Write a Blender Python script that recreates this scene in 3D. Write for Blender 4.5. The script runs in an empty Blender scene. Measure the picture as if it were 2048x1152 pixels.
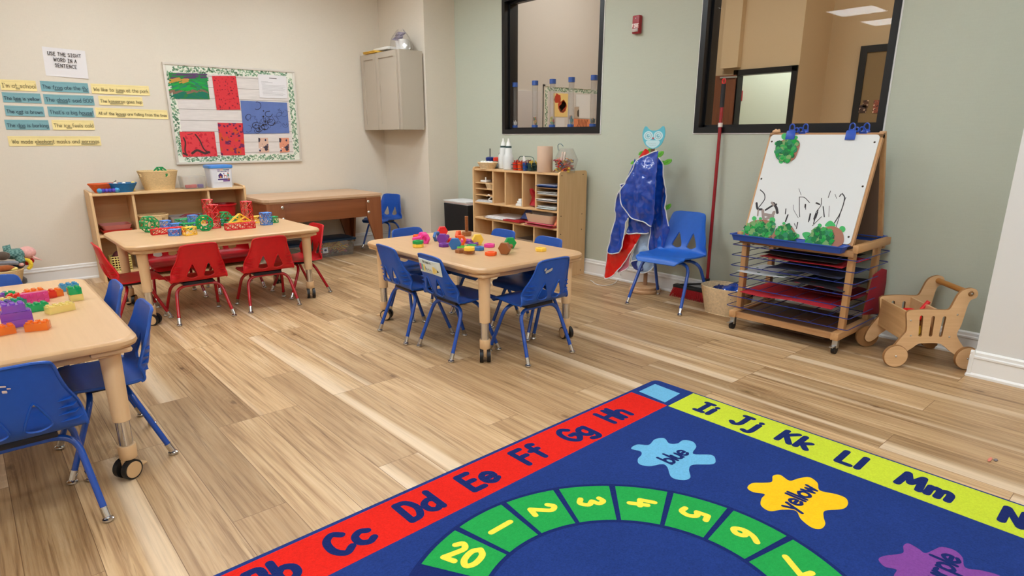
import bpy, bmesh, math, random
from mathutils import Vector, Matrix, geometry
random.seed(7)
SC = bpy.context.scene
COL = SC.collection
PI = math.pi
# ------------------------------------------------------------------ camera (image frame 2048 x 1152)
F, PX0, PY0, CH = 1243.5, 1024.0, 623.3, 1.24
YAW, PIT = math.radians(41.153), math.radians(15.768)
_cy, _sy, _cp, _sp = math.cos(YAW), math.sin(YAW), math.cos(PIT), math.sin(PIT)
FW = Vector((_sy*_cp, _cy*_cp, -_sp)); RT = Vector((_cy, -_sy, 0)); UP = RT.cross(FW)
CAM = Vector((0, 0, CH))
def ray(x, y): return FW + RT*((x-PX0)/F) - UP*((y-PY0)/F)
def Pz(x, y, z): d = ray(x, y); return CAM + d*((z-CH)/d.z)
def Py(x, y, Y): d = ray(x, y); return CAM + d*(Y/d.y)
def Px(x, y, X): d = ray(x, y); return CAM + d*(X/d.x)
def Pp(x, y, p0, n): d = ray(x, y); return CAM + d*((Vector(p0)-CAM).dot(n)/d.dot(n))
cd = bpy.data.cameras.new('camera'); cam = bpy.data.objects.new('camera', cd); COL.objects.link(cam)
cam.location = CAM; cam.rotation_euler = (PI/2-PIT, 0, -YAW)
cd.sensor_width = 36; cd.lens = F/2048*36; cd.shift_y = (PY0-576)/2048; cd.clip_start = .05
SC.camera = cam
# ------------------------------------------------------------------ materials
def lin(c):
    return tuple((v/12.92 if v <= .04045 else ((v+.055)/1.055)**2.4) for v in (x/255 for x in c))
MATS = {}
def newmat(name):
    m = bpy.data.materials.new(name); m.use_nodes = True
    return m, m.node_tree, m.node_tree.nodes['Principled BSDF']
def tc(nt, scale=(1, 1, 1), rot=(0, 0, 0), src='Object'):
    t = nt.nodes.new('ShaderNodeTexCoord'); mp = nt.nodes.new('ShaderNodeMapping')
    mp.inputs['Scale'].default_value = scale; mp.inputs['Rotation'].default_value = rot
    nt.links.new(t.outputs[src], mp.inputs['Vector']); return mp.outputs['Vector']
def noise(nt, vec, scale, detail=3, rough=.55):
    n = nt.nodes.new('ShaderNodeTexNoise'); n.inputs['Scale'].default_value = scale
    n.inputs['Detail'].default_value = detail; n.inputs['Roughness'].default_value = rough
    nt.links.new(vec, n.inputs['Vector']); return n.outputs['Fac']
def ramp(nt, fac, stops):
    r = nt.nodes.new('ShaderNodeValToRGB'); e = r.color_ramp.elements
    while len(e) < len(stops): e.new(.5)
    for k, (p, c) in enumerate(stops):
        e[k].position = p; e[k].color = (*c, 1)
    nt.links.new(fac, r.inputs['Fac']); return r.outputs['Color']
def mixc(nt, fac, a, b, mode='MIX'):
    n = nt.nodes.new('ShaderNodeMix'); n.data_type = 'RGBA'; n.blend_type = mode
    for s, v in ((n.inputs[0], fac), (n.inputs[6], a), (n.inputs[7], b)):
        if isinstance(v, (int, float)): s.default_value = v
        elif isinstance(v, tuple): s.default_value = (*v, 1) if len(v) == 3 else v
        else: nt.links.new(v, s)
    return n.outputs[2]
def bump(nt, b, fac, strength, dist=.002):
    n = nt.nodes.new('ShaderNodeBump'); n.inputs['Strength'].default_value = strength; n.inputs['Distance'].default_value = dist
    nt.links.new(fac, n.inputs['Height']); nt.links.new(n.outputs['Normal'], b.inputs['Normal'])
def sc_(c, k): return tuple(min(1, v*k) for v in c)
def M(name, rgb=None, rough=.5, metal=0, var=0, vs=8, bmp=0, bs=60, bd=.002, trans=0, coat=0, alpha=1, stretch=(1, 1, 1), ior=1.45, spec=.5, sheen=0):
    if name in MATS: return MATS[name]
    m, nt, b = newmat(name); c = lin(rgb)
    b.inputs['Base Color'].default_value = (*c, 1); b.inputs['Roughness'].default_value = rough
    b.inputs['Metallic'].default_value = metal; b.inputs['Transmission Weight'].default_value = trans
    b.inputs['Coat Weight'].default_value = coat; b.inputs['Alpha'].default_value = alpha; b.inputs['IOR'].default_value = ior
    b.inputs['Specular IOR Level'].default_value = spec; b.inputs['Sheen Weight'].default_value = sheen
    if var or bmp: v = tc(nt, stretch)
    if var:
        f = noise(nt, v, vs, 4)
        nt.links.new(ramp(nt, f, [(.3, sc_(c, 1-var)), (.7, sc_(c, 1+var))]), b.inputs['Base Color'])
    if bmp: bump(nt, b, noise(nt, v, bs, 2), bmp, bd)
    MATS[name] = m; return m
def W(name, light, dark, axis=0, sc=1.0, rough=.42, contrast=(.35, .7)):
    if name in MATS: return MATS[name]
    m, nt, b = newmat(name)
    s = [14*sc]*3; s[axis] = 1.2*sc
    v = tc(nt, tuple(s)); f = noise(nt, v, 2.2, 5, .6)
    s2 = [60*sc]*3; s2[axis] = 2*sc
    f2 = noise(nt, tc(nt, tuple(s2)), 2.0, 2)
    col = ramp(nt, f, [(contrast[0], lin(dark)), (contrast[1], lin(light))])
    col = mixc(nt, .22, col, ramp(nt, f2, [(.3, sc_(lin(dark), .9)), (.7, lin(light))]))
    nt.links.new(col, b.inputs['Base Color']); b.inputs['Roughness'].default_value = rough
    bump(nt, b, f2, .05)
    MATS[name] = m; return m
def DOTS(name, base, dots, scale=14, thr=.3, base2=None):
    """painted paper: base colour with blots of other colours"""
    if name in MATS: return MATS[name]
    m, nt, b = newmat(name); v = tc(nt)
    col = lin(base)
    if base2: col = ramp(nt, noise(nt, v, 5, 4), [(.4, lin(base)), (.6, lin(base2))])
    for k, (dc, s, t) in enumerate(dots):
        vo = nt.nodes.new('ShaderNodeTexVoronoi'); vo.inputs['Scale'].default_value = s; vo.inputs['Randomness'].default_value = 1
        mp = nt.nodes.new('ShaderNodeVectorMath'); mp.operation = 'ADD'; mp.inputs[1].default_value = (k*3.7, k*1.3, k*2.1)
        nt.links.new(v, mp.inputs[0])
        nz = nt.nodes.new('ShaderNodeTexNoise'); nz.inputs['Scale'].default_value = s*1.7
        nt.links.new(mp.outputs[0], nz.inputs['Vector'])
        ad = nt.nodes.new('ShaderNodeVectorMath'); ad.operation = 'MULTIPLY_ADD'; ad.inputs[1].default_value = (.5/s,)*3
        nt.links.new(nz.outputs['Color'], ad.inputs[0]); nt.links.new(mp.outputs[0], ad.inputs[2])
        nt.links.new(ad.outputs[0], vo.inputs['Vector'])
        lt = nt.nodes.new('ShaderNodeMath'); lt.operation = 'LESS_THAN'; lt.inputs[1].default_value = t
        nt.links.new(vo.outputs['Distance'], lt.inputs[0])
        col = mixc(nt, lt.outputs[0], col, lin(dc))
    nt.links.new(col, b.inputs['Base Color']); b.inputs['Roughness'].default_value = .8
    MATS[name] = m; return m
def GLASS(name, tint=(1, 1, 1), refl=1.0, dens=0.0, rough=0.0, col=(200, 200, 200)):
    """thin clear sheet: lets light straight through, mirrors by Fresnel, optional milky share"""
    if name in MATS: return MATS[name]
    m = bpy.data.materials.new(name); m.use_nodes = True; nt = m.node_tree; nt.nodes.clear()
    o = nt.nodes.new('ShaderNodeOutputMaterial'); t = nt.nodes.new('ShaderNodeBsdfTransparent'); t.inputs[0].default_value = (*tint, 1)
    g = nt.nodes.new('ShaderNodeBsdfGlossy'); g.inputs['Roughness'].default_value = rough
    fr = nt.nodes.new('ShaderNodeLayerWeight'); fr.inputs['Blend'].default_value = .5
    pw = nt.nodes.new('ShaderNodeMath'); pw.operation = 'POWER'; pw.inputs[1].default_value = 5; nt.links.new(fr.outputs['Facing'], pw.inputs[0])
    ml = nt.nodes.new('ShaderNodeMath'); ml.operation = 'MULTIPLY_ADD'; ml.inputs[1].default_value = .95*refl; ml.inputs[2].default_value = .04*refl; nt.links.new(pw.outputs[0], ml.inputs[0])
    mx = nt.nodes.new('ShaderNodeMixShader'); nt.links.new(ml.outputs[0], mx.inputs[0]); nt.links.new(g.outputs[0], mx.inputs[2])
    if dens:
        d = nt.nodes.new('ShaderNodeBsdfDiffuse'); d.inputs[0].default_value = (*lin(col), 1)
        m2 = nt.nodes.new('ShaderNodeMixShader'); m2.inputs[0].default_value = dens
        nt.links.new(t.outputs[0], m2.inputs[1]); nt.links.new(d.outputs[0], m2.inputs[2]); nt.links.new(m2.outputs[0], mx.inputs[1])
    else: nt.links.new(t.outputs[0], mx.inputs[1])
    nt.links.new(mx.outputs[0], o.inputs[0]); MATS[name] = m; return m
# ------------------------------------------------------------------ mesh builder
def catmull(pts, n=6, closed=False):
    pts = [Vector(p) for p in pts]; out = []; L = len(pts)
    rng = range(L) if closed else range(L-1)
    for i in rng:
        p1, p2 = pts[i], pts[(i+1) % L]
        p0 = pts[i-1] if (closed or i > 0) else p1*2-p2
        p3 = pts[(i+2) % L] if (closed or i+2 < L) else p2*2-p1
        for k in range(n):
            t = k/n
            out.append(.5*((2*p1)+(p2-p0)*t+(2*p0-5*p1+4*p2-p3)*t*t+(3*p1-p0-3*p2+p3)*t*t*t))
    if not closed: out.append(pts[-1])
    return out
def fillet(pts, r, n=5):
    pts = [Vector(p) for p in pts]; out = [pts[0]]
    for i in range(1, len(pts)-1):
        a, b, c = pts[i-1], pts[i], pts[i+1]
        d1 = (a-b); d2 = (c-b); rr = min(r, d1.length*.48, d2.length*.48)
        s = b+d1.normalized()*rr; e = b+d2.normalized()*rr
        for k in range(n+1):
            t = k/n; out.append(s*(1-t)**2+b*2*t*(1-t)+e*t*t)
    out.append(pts[-1]); return out
def rrect(sx, sy, r, n=5):
    out = []
    for cx, cy, a0 in ((sx/2-r, sy/2-r, 0), (-sx/2+r, sy/2-r, 90), (-sx/2+r, -sy/2+r, 180), (sx/2-r, -sy/2+r, 270)):
        for k in range(n+1):
            a = math.radians(a0+90*k/n); out.append((cx+r*math.cos(a), cy+r*math.sin(a)))
    return out
def ell(cx, cy, rx, ry, n=24, a0=0):
    return [(cx+rx*math.cos(a0+2*PI*k/n), cy+ry*math.sin(a0+2*PI*k/n)) for k in range(n)]
def inside(p, poly):
    x, y = p; c = False; j = len(poly)-1
    for i in range(len(poly)):
        xi, yi = poly[i][0], poly[i][1]; xj, yj = poly[j][0], poly[j][1]
        if (yi > y) != (yj > y) and x < (xj-xi)*(y-yi)/(yj-yi)+xi: c = not c
        j = i
    return c
def frame(o, x, y):
    """matrix with columns x, y, x*y at origin o"""
    x = Vector(x).normalized(); y = Vector(y); y = (y-x*y.dot(x)).normalized(); z = x.cross(y)
    m = Matrix((x, y, z)).transposed().to_4x4(); m.translation = Vector(o); return m
def TR(x=0, y=0, z=0, rz=0, rx=0, ry=0, s=1):
    return Matrix.Translation((x, y, z)) @ Matrix.Rotation(rz, 4, 'Z') @ Matrix.Rotation(ry, 4, 'Y') @ Matrix.Rotation(rx, 4, 'X') @ Matrix.Diagonal((s, s, s, 1) if not isinstance(s, tuple) else (*s, 1))
class MB:
    def __init__(s): s.v = []; s.f = []; s.m = []
    def add(s, vs, fs, m=0, T=None):
        b = len(s.v)
        for v in vs:
            v = Vector(v); s.v.append(T @ v if T else v)
        for f in fs: s.f.append([b+i for i in f]); s.m.append(m)
        return s
    def box(s, c, d, m=0, T=None, r=0, seg=2):
        x, y, z = d[0]/2, d[1]/2, d[2]/2; c = Vector(c)
        vs = [c+Vector((a*x, b*y, e*z)) for e in (-1, 1) for b in (-1, 1) for a in (-1, 1)]
        fs = [(0, 2, 3, 1), (4, 5, 7, 6), (0, 1, 5, 4), (2, 6, 7, 3), (0, 4, 6, 2), (1, 3, 7, 5)]
        if r:
            bm = bmesh.new(); bv = [bm.verts.new(v) for v in vs]
            for f in fs: bm.faces.new([bv[i] for i in f])
            bmesh.ops.bevel(bm, geom=bm.edges[:], offset=min(r, .49*min(d)), segments=seg, profile=.5, affect='EDGES')
            bm.verts.index_update()
            vs = [v.co.copy() for v in bm.verts]; fs = [[v.index for v in f.verts] for f in bm.faces]; bm.free()
        return s.add(vs, fs, m, T)
    def bx(s, x0, x1, y0, y1, z0, z1, m=0, T=None, r=0):
        return s.box(((x0+x1)/2, (y0+y1)/2, (z0+z1)/2), (abs(x1-x0), abs(y1-y0), abs(z1-z0)), m, T, r)
    def prism(s, poly, z0, z1, m=0, T=None, cap=True, mside=None):
        n = len(poly)
        a = sum(poly[i][0]*poly[(i+1) % n][1]-poly[(i+1) % n][0]*poly[i][1] for i in range(n))
        if a < 0: poly = poly[::-1]
        vs = [(p[0], p[1], z0) for p in poly]+[(p[0], p[1], z1) for p in poly]
        fs = [(i, (i+1) % n, n+(i+1) % n, n+i) for i in range(n)]
        s.add(vs, fs, m if mside is None else mside, T)
        if cap:
            b = len(s.v)-2*n
            s.f.append([b+i for i in range(n-1, -1, -1)]); s.m.append(m)
            s.f.append([b+n+i for i in range(n)]); s.m.append(m)
        return s
    def loft(s, rings, m=0, T=None, closed=True, caps=True):
        n = len(rings[0]); vs = [p for r in rings for p in r]; fs = []
        for i in range(len(rings)-1):
            for j in range(n if closed else n-1):
                k = (j+1) % n; fs.append((i*n+j, i*n+k, (i+1)*n+k, (i+1)*n+j))
        if caps and closed:
            fs.append(list(range(n-1, -1, -1))); fs.append([(len(rings)-1)*n+j for j in range(n)])
        return s.add(vs, fs, m, T)
    def lathe(s, prof, n=20, m=0, T=None, caps=True):
        return s.loft([[(r*math.cos(2*PI*k/n), r*math.sin(2*PI*k/n), z) for k in range(n)] for r, z in prof], m, T, True, caps)
    def tube(s, pts, r, n=8, m=0, T=None, closed=False):
        pts = [Vector(p) for p in pts]; L = len(pts); rings = []; up = None
        for i, p in enumerate(pts):
            if closed: d = pts[(i+1) % L]-pts[i-1]
            else: d = pts[min(i+1, L-1)]-pts[max(i-1, 0)]
            d = d.normalized() if d.length > 1e-9 else Vector((0, 0, 1))
            if up is None:
                up = Vector((0, 0, 1)) if abs(d.z) < .9 else Vector((1, 0, 0))
            up = (up-d*up.dot(d)); up = up.normalized() if up.length > 1e-6 else d.orthogonal().normalized()
            q = d.cross(up); rr = r[i] if isinstance(r, (list, tuple)) else r
            rings.append([p+(up*math.cos(2*PI*k/n)+q*math.sin(2*PI*k/n))*rr for k in range(n)])
        if closed: rings.append(rings[0])
        return s.loft(rings, m, T, True, not closed)
    def cyl(s, a, b, r, r2=None, n=16, m=0, T=None):
        return s.tube([a, b], [r, r if r2 is None else r2], n, m, T)
    def ball(s, c, r, m=0, T=None, nu=14, nv=9):
        r = (r,)*3 if isinstance(r, (int, float)) else r; c = Vector(c); rings = []
        for i in range(nv+1):
            a = PI*(i+.02)/(nv+.04)
            rings.append([c+Vector((r[0]*math.sin(a)*math.cos(2*PI*k/nu), r[1]*math.sin(a)*math.sin(2*PI*k/nu), -r[2]*math.cos(a))) for k in range(nu)])
        return s.loft(rings, m, T)
    def sheet(s, outline, holes=(), step=.02, th=.004, fn=None, m=0, T=None, mside=None):
        """flat outline with holes, meshed, mapped through fn, thickened"""
        outline = [Vector(p[:2]) for p in outline]; holes = [[Vector(p[:2]) for p in h] for h in holes]
        vs = list(outline); ed = [(i, (i+1) % len(outline)) for i in range(len(outline))]
        for h in holes:
            b = len(vs); vs += h; ed += [(b+i, b+(i+1) % len(h)) for i in range(len(h))]
        xs = [p.x for p in outline]; ys = [p.y for p in outline]
        bnd = list(vs)
        if step:
            y = min(ys)+step*.5; row = 0
            while y < max(ys):
                x = min(xs)+step*(.25+.5*(row % 2))
                while x < max(xs):
                    p = Vector((x, y))
                    if inside(p, outline) and not any(inside(p, h) for h in holes) and all((p-q).length > step*.45 for q in bnd): vs.append(p)
                    x += step
                y += step*.87; row += 1
        ov, oe, of, *_ = geometry.delaunay_2d_cdt(vs, ed, [], 0, 1e-6)
        fs = []
        for f in of:
            c = sum((ov[i] for i in f), Vector((0, 0)))/len(f)
            if inside(c, outline) and not any(inside(c, h) for h in holes): 
                a, b, c2 = [ov[i] for i in f][:3]
                if (b-a).cross(c2-a) < 0: f = list(f)[::-1]
                fs.append(list(f))
        P = [Vector(fn(p.x, p.y)) if fn else Vector((p.x, p.y, 0)) for p in ov]
        if not th:
            return s.add(P, fs, m, T)
        N = [Vector((0, 0, 0)) for _ in P]
        for f in fs:
            nn = (P[f[1]]-P[f[0]]).cross(P[f[2]]-P[f[0]])
            for i in f: N[i] += nn
        N = [n.normalized() if n.length > 1e-12 else Vector((0, 0, 1)) for n in N]
        n0 = len(P); allv = [P[i]+N[i]*th/2 for i in range(n0)]+[P[i]-N[i]*th/2 for i in range(n0)]
        cnt = {}
        for f in fs:
            for i in range(len(f)):
                e = (f[i], f[(i+1) % len(f)]); cnt[e] = 1
        side = [(a, a+n0, b+n0, b) for (a, b) in cnt if (b, a) not in cnt]
        b0 = len(s.v)
        s.add(allv, fs+[[i+n0 for i in f[::-1]] for f in fs], m, T)
        for q in side: s.f.append([b0+i for i in q]); s.m.append(m if mside is None else mside)
        return s
    def ribbon(s, pts, w, m=0, T=None, cap=True):
        """flat stroke with round ends in the xy plane; successive pieces lie a hair apart"""
        s.k = (getattr(s, 'k', 0)+1) % 9; e = s.k*2.5e-5
        pts = [(p[0], p[1], (p[2] if len(p) > 2 else 0)+e+i*3e-6) for i, p in enumerate(pts)]
        pts = [Vector((p[0], p[1], p[2] if len(p) > 2 else 0)) for p in pts]
        L = len(pts); l = []; r = []
        for i in range(L):
            d = pts[min(i+1, L-1)]-pts[max(i-1, 0)]; d.z = 0
            d = d.normalized() if d.length > 1e-9 else Vector((1, 0, 0))
            q = Vector((-d.y, d.x, 0)); ww = (w[i] if isinstance(w, (list, tuple)) else w)/2
            l.append(pts[i]+q*ww); r.append(pts[i]-q*ww)
        fs = [(L+i, L+i+1, i+1, i) for i in range(L-1)]
        s.add(l+r, fs, m, T)
        if cap:
            for p in (pts[0], pts[-1]):
                ww = (w[0] if p is pts[0] else w[-1]) if isinstance(w, (list, tuple)) else w
                s.add([p+Vector((math.cos(2*PI*k/10)*ww/2, math.sin(2*PI*k/10)*ww/2, -1.2e-5)) for k in range(10)], [list(range(10))], m, T)
        return s
    def text(s, txt, size, w, T, m=0, sp=.14, align='L', bold_join=False):
        adv = 0; items = []
        for ch in txt:
            if ch == ' ': adv += .42; continue
            st = GL[ch]; items.append((adv, st)); mx = max(p[0] for q in st for p in q[1]); adv += mx+sp
        off = -adv/2 if align == 'C' else 0
        for a, st in items:
            for sm, pts in st:
                pp = [((p[0]+a+off)*size, p[1]*size) for p in pts]
                if len(pp) == 1: pp = [pp[0], (pp[0][0]+.001*size, pp[0][1])]
                if sm and len(pp) > 2: pp = [(q.x, q.y) for q in catmull([(x, y, 0) for x, y in pp], 5)]
                if len(pp) > 2 and not sm:
                    for i in range(len(pp)-1): s.ribbon(pp[i:i+2], w, m, T)
                else: s.ribbon(pp, w, m, T)
        return adv*size
    def build(s, name, mats, parent=None, smooth=38, loc=None, world=True):
        me = bpy.data.meshes.new(name); vs = s.v
        if parent is not None:
            off = Vector(parent['_o']) if (world and '_o' in parent) else Vector((0, 0, 0))
        elif loc is not None: off = Vector(loc)
        else:
            xs = [v.x for v in vs]; ys = [v.y for v in vs]; zs = [v.z for v in vs]
            off = Vector(((min(xs)+max(xs))/2, (min(ys)+max(ys))/2, min(zs)))
        me.from_pydata([v-off for v in vs], [], s.f)
        if not isinstance(mats, (list, tuple)): mats = [mats]
        for mt in mats: me.materials.append(mt)
        if len(mats) > 1: me.polygons.foreach_set('material_index', s.m)
        if smooth:
            me.polygons.foreach_set('use_smooth', [True]*len(me.polygons)); me.set_sharp_from_angle(angle=math.radians(smooth))
        me.validate(); me.update()
        o = bpy.data.objects.new(name, me); COL.objects.link(o)
        if parent is not None:
            o.parent = parent
            if world: o['_o'] = tuple(off)
        else: o.location = off; o['_o'] = tuple(off)
        return o
def tag(o, label, cat, group=None):
    o['label'] = label; o['category'] = cat
    if group: o['group'] = group
    return o
def thing(name, label, cat, loc=(0, 0, 0), rz=0, group=None):
    o = bpy.data.objects.new(name, None); COL.objects.link(o); o.location = loc; o.rotation_euler = (0, 0, rz)
    o.empty_display_size = .05; o['_o'] = tuple(loc); return tag(o, label, cat, group)
def struct(o): o['kind'] = 'structure'; return o
def stuff(o): o['kind'] = 'stuff'; return o
def dup(o, label=None, group=None, loc=None, rz=None, parent=None):
    c = o.copy(); COL.objects.link(c)
    if parent is not None: c.parent = parent
    if label: c['label'] = label
    if group: c['group'] = group
    if loc is not None: c.location = loc
    if rz is not None: c.rotation_euler = (0, 0, rz)
    for ch in list(o.children): dup(ch, parent=c)
    return c
# ------------------------------------------------------------------ stroke lettering
_G = {
'a': '~.5,.5 .3,.6 .08,.45 .08,.15 .28,0 .5,.15;.5,.6 .5,0', 'b': '.08,1 .08,0;~.08,.15 .28,0 .5,.15 .5,.45 .28,.6 .08,.45',
'c': '~.5,.5 .3,.6 .08,.45 .08,.15 .3,0 .5,.1', 'd': '.5,1 .5,0;~.5,.5 .3,.6 .08,.45 .08,.15 .28,0 .5,.15',
'e': '.08,.3 .5,.3;~.5,.3 .48,.48 .28,.6 .08,.45 .08,.15 .28,0 .5,.1', 'f': '~.45,.95 .3,1 .22,.85 .22,0;.05,.6 .42,.6',
'g': '~.5,.5 .3,.6 .08,.45 .08,.15 .28,0 .5,.15;~.5,.6 .5,-.15 .35,-.32 .1,-.25', 'h': '.08,1 .08,0;~.08,.4 .28,.6 .48,.45 .48,0',
'i': '.1,.6 .1,0;.1,.84', 'j': '~.3,.6 .3,-.1 .2,-.3 .02,-.25;.3,.84', 'k': '.08,1 .08,0;.45,.6 .08,.25;.2,.36 .48,0', 'l': '.1,1 .1,0',
'm': '.08,.6 .08,0;~.08,.42 .22,.6 .37,.45 .37,0;~.37,.42 .52,.6 .67,.45 .67,0', 'n': '.08,.6 .08,0;~.08,.4 .28,.6 .48,.45 .48,0',
'o': '~.3,.6 .08,.45 .08,.15 .3,0 .52,.15 .52,.45 .3,.6', 'p': '.08,.6 .08,-.35;~.08,.15 .28,0 .5,.15 .5,.45 .28,.6 .08,.45',
'r': '.08,.6 .08,0;~.08,.38 .22,.58 .4,.56', 's': '~.44,.5 .26,.6 .1,.47 .28,.31 .46,.15 .28,0 .07,.1',
't': '~.22,.95 .22,.12 .32,0 .42,.05;.05,.62 .42,.62', 'u': '~.08,.6 .08,.15 .28,0 .48,.15;.48,.6 .48,0', 'v': '.05,.6 .27,0 .5,.6',
'w': '.04,.6 .2,0 .36,.5 .52,0 .68,.6', 'y': '.05,.6 .28,.05;.5,.6 .15,-.35',
'A': '.04,0 .32,1 .6,0;.15,.36 .5,.36', 'B': '.08,0 .08,1;~.08,1 .42,.95 .42,.56 .08,.54;~.08,.54 .5,.5 .5,.03 .08,0',
'C': '~.58,.82 .36,1 .1,.78 .08,.3 .32,0 .58,.16', 'D': '.08,0 .08,1;~.08,1 .4,.93 .56,.5 .4,.07 .08,0', 'E': '.5,1 .08,1;.08,1 .08,0;.08,0 .5,0;.08,.52 .44,.52',
'F': '.5,1 .08,1;.08,1 .08,0;.08,.52 .44,.52', 'G': '~.58,.82 .36,1 .1,.78 .08,.3 .32,0 .58,.16;.58,.16 .58,.44;.58,.44 .36,.44', 'H': '.08,1 .08,0;.56,1 .56,0;.08,.52 .56,.52',
'I': '.22,1 .22,0;.05,1 .4,1;.05,0 .4,0', 'J': '~.4,1 .4,.2 .22,0 .04,.14;.22,1 .56,1', 'K': '.08,1 .08,0;.52,1 .08,.45;.2,.58 .56,0', 'L': '.08,1 .08,0;.08,0 .5,0',
'M': '.06,0 .14,1;.14,1 .38,.3;.38,.3 .62,1;.62,1 .7,0', 'N': '.08,0 .08,1;.08,1 .54,0;.54,0 .54,1', 'O': '~.34,1 .08,.75 .08,.25 .34,0 .6,.25 .6,.75 .34,1',
'R': '.08,0 .08,1;~.08,1 .46,.95 .46,.52 .08,.48;.26,.48 .52,0', 'S': '~.5,.84 .3,1 .08,.8 .28,.54 .52,.28 .3,0 .05,.15', 'T': '.3,1 .3,0;.03,1 .58,1',
'U': '~.08,1 .08,.25 .32,0 .56,.25 .56,1', 'W': '.04,1 .22,0 .42,.8 .62,0 .8,1', 'Y': '.04,1 .3,.5;.56,1 .3,.5;.3,.5 .3,0', '!': '.1,1 .1,.28;.1,.02', "'": '.08,1 .06,.82', '.': '.08,.02', '"': '.06,1 .06,.82;.2,1 .2,.82',
'0': '~.3,1 .08,.75 .08,.25 .3,0 .52,.25 .52,.75 .3,1', '1': '.12,1 .12,0', '2': '~.07,.8 .28,1 .48,.78 .3,.4 .07,.02;.07,.02 .52,.02', '3': '~.08,.88 .3,1 .46,.78 .26,.54;~.26,.54 .5,.34 .36,.02 .06,.1',
'4': '.14,1 .06,.42;.06,.42 .5,.42;.4,.72 .38,0', '5': '.48,1 .14,1;.14,1 .1,.56;~.1,.56 .36,.62 .5,.32 .34,.02 .06,.08', '6': '~.4,1 .16,.7 .08,.28 .28,0 .48,.2 .4,.46 .2,.46 .09,.3', '7': '.05,1 .5,1;.5,1 .22,0',
}
GL = {}
for ch, sdef in _G.items():
    GL[ch] = [(q.startswith('~'), [tuple(float(a) for a in p.split(',')) for p in q.lstrip('~').split()]) for q in sdef.split(';')]
LAMP_W = 22.0; LOBBY_W = 19.0; EXPO = 0.0
# ================================================================== the room
GX, BY = 4.295, 6.673            # green wall plane, back wall plane
PXF, PYF = 3.905, 5.848          # corner pillar: left face / front face
PX2, NX, NY = 3.84, 3.919, .73   # right pillar corner
CZ = 2.9; LX, FY_ = -3.6, -3.4
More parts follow.
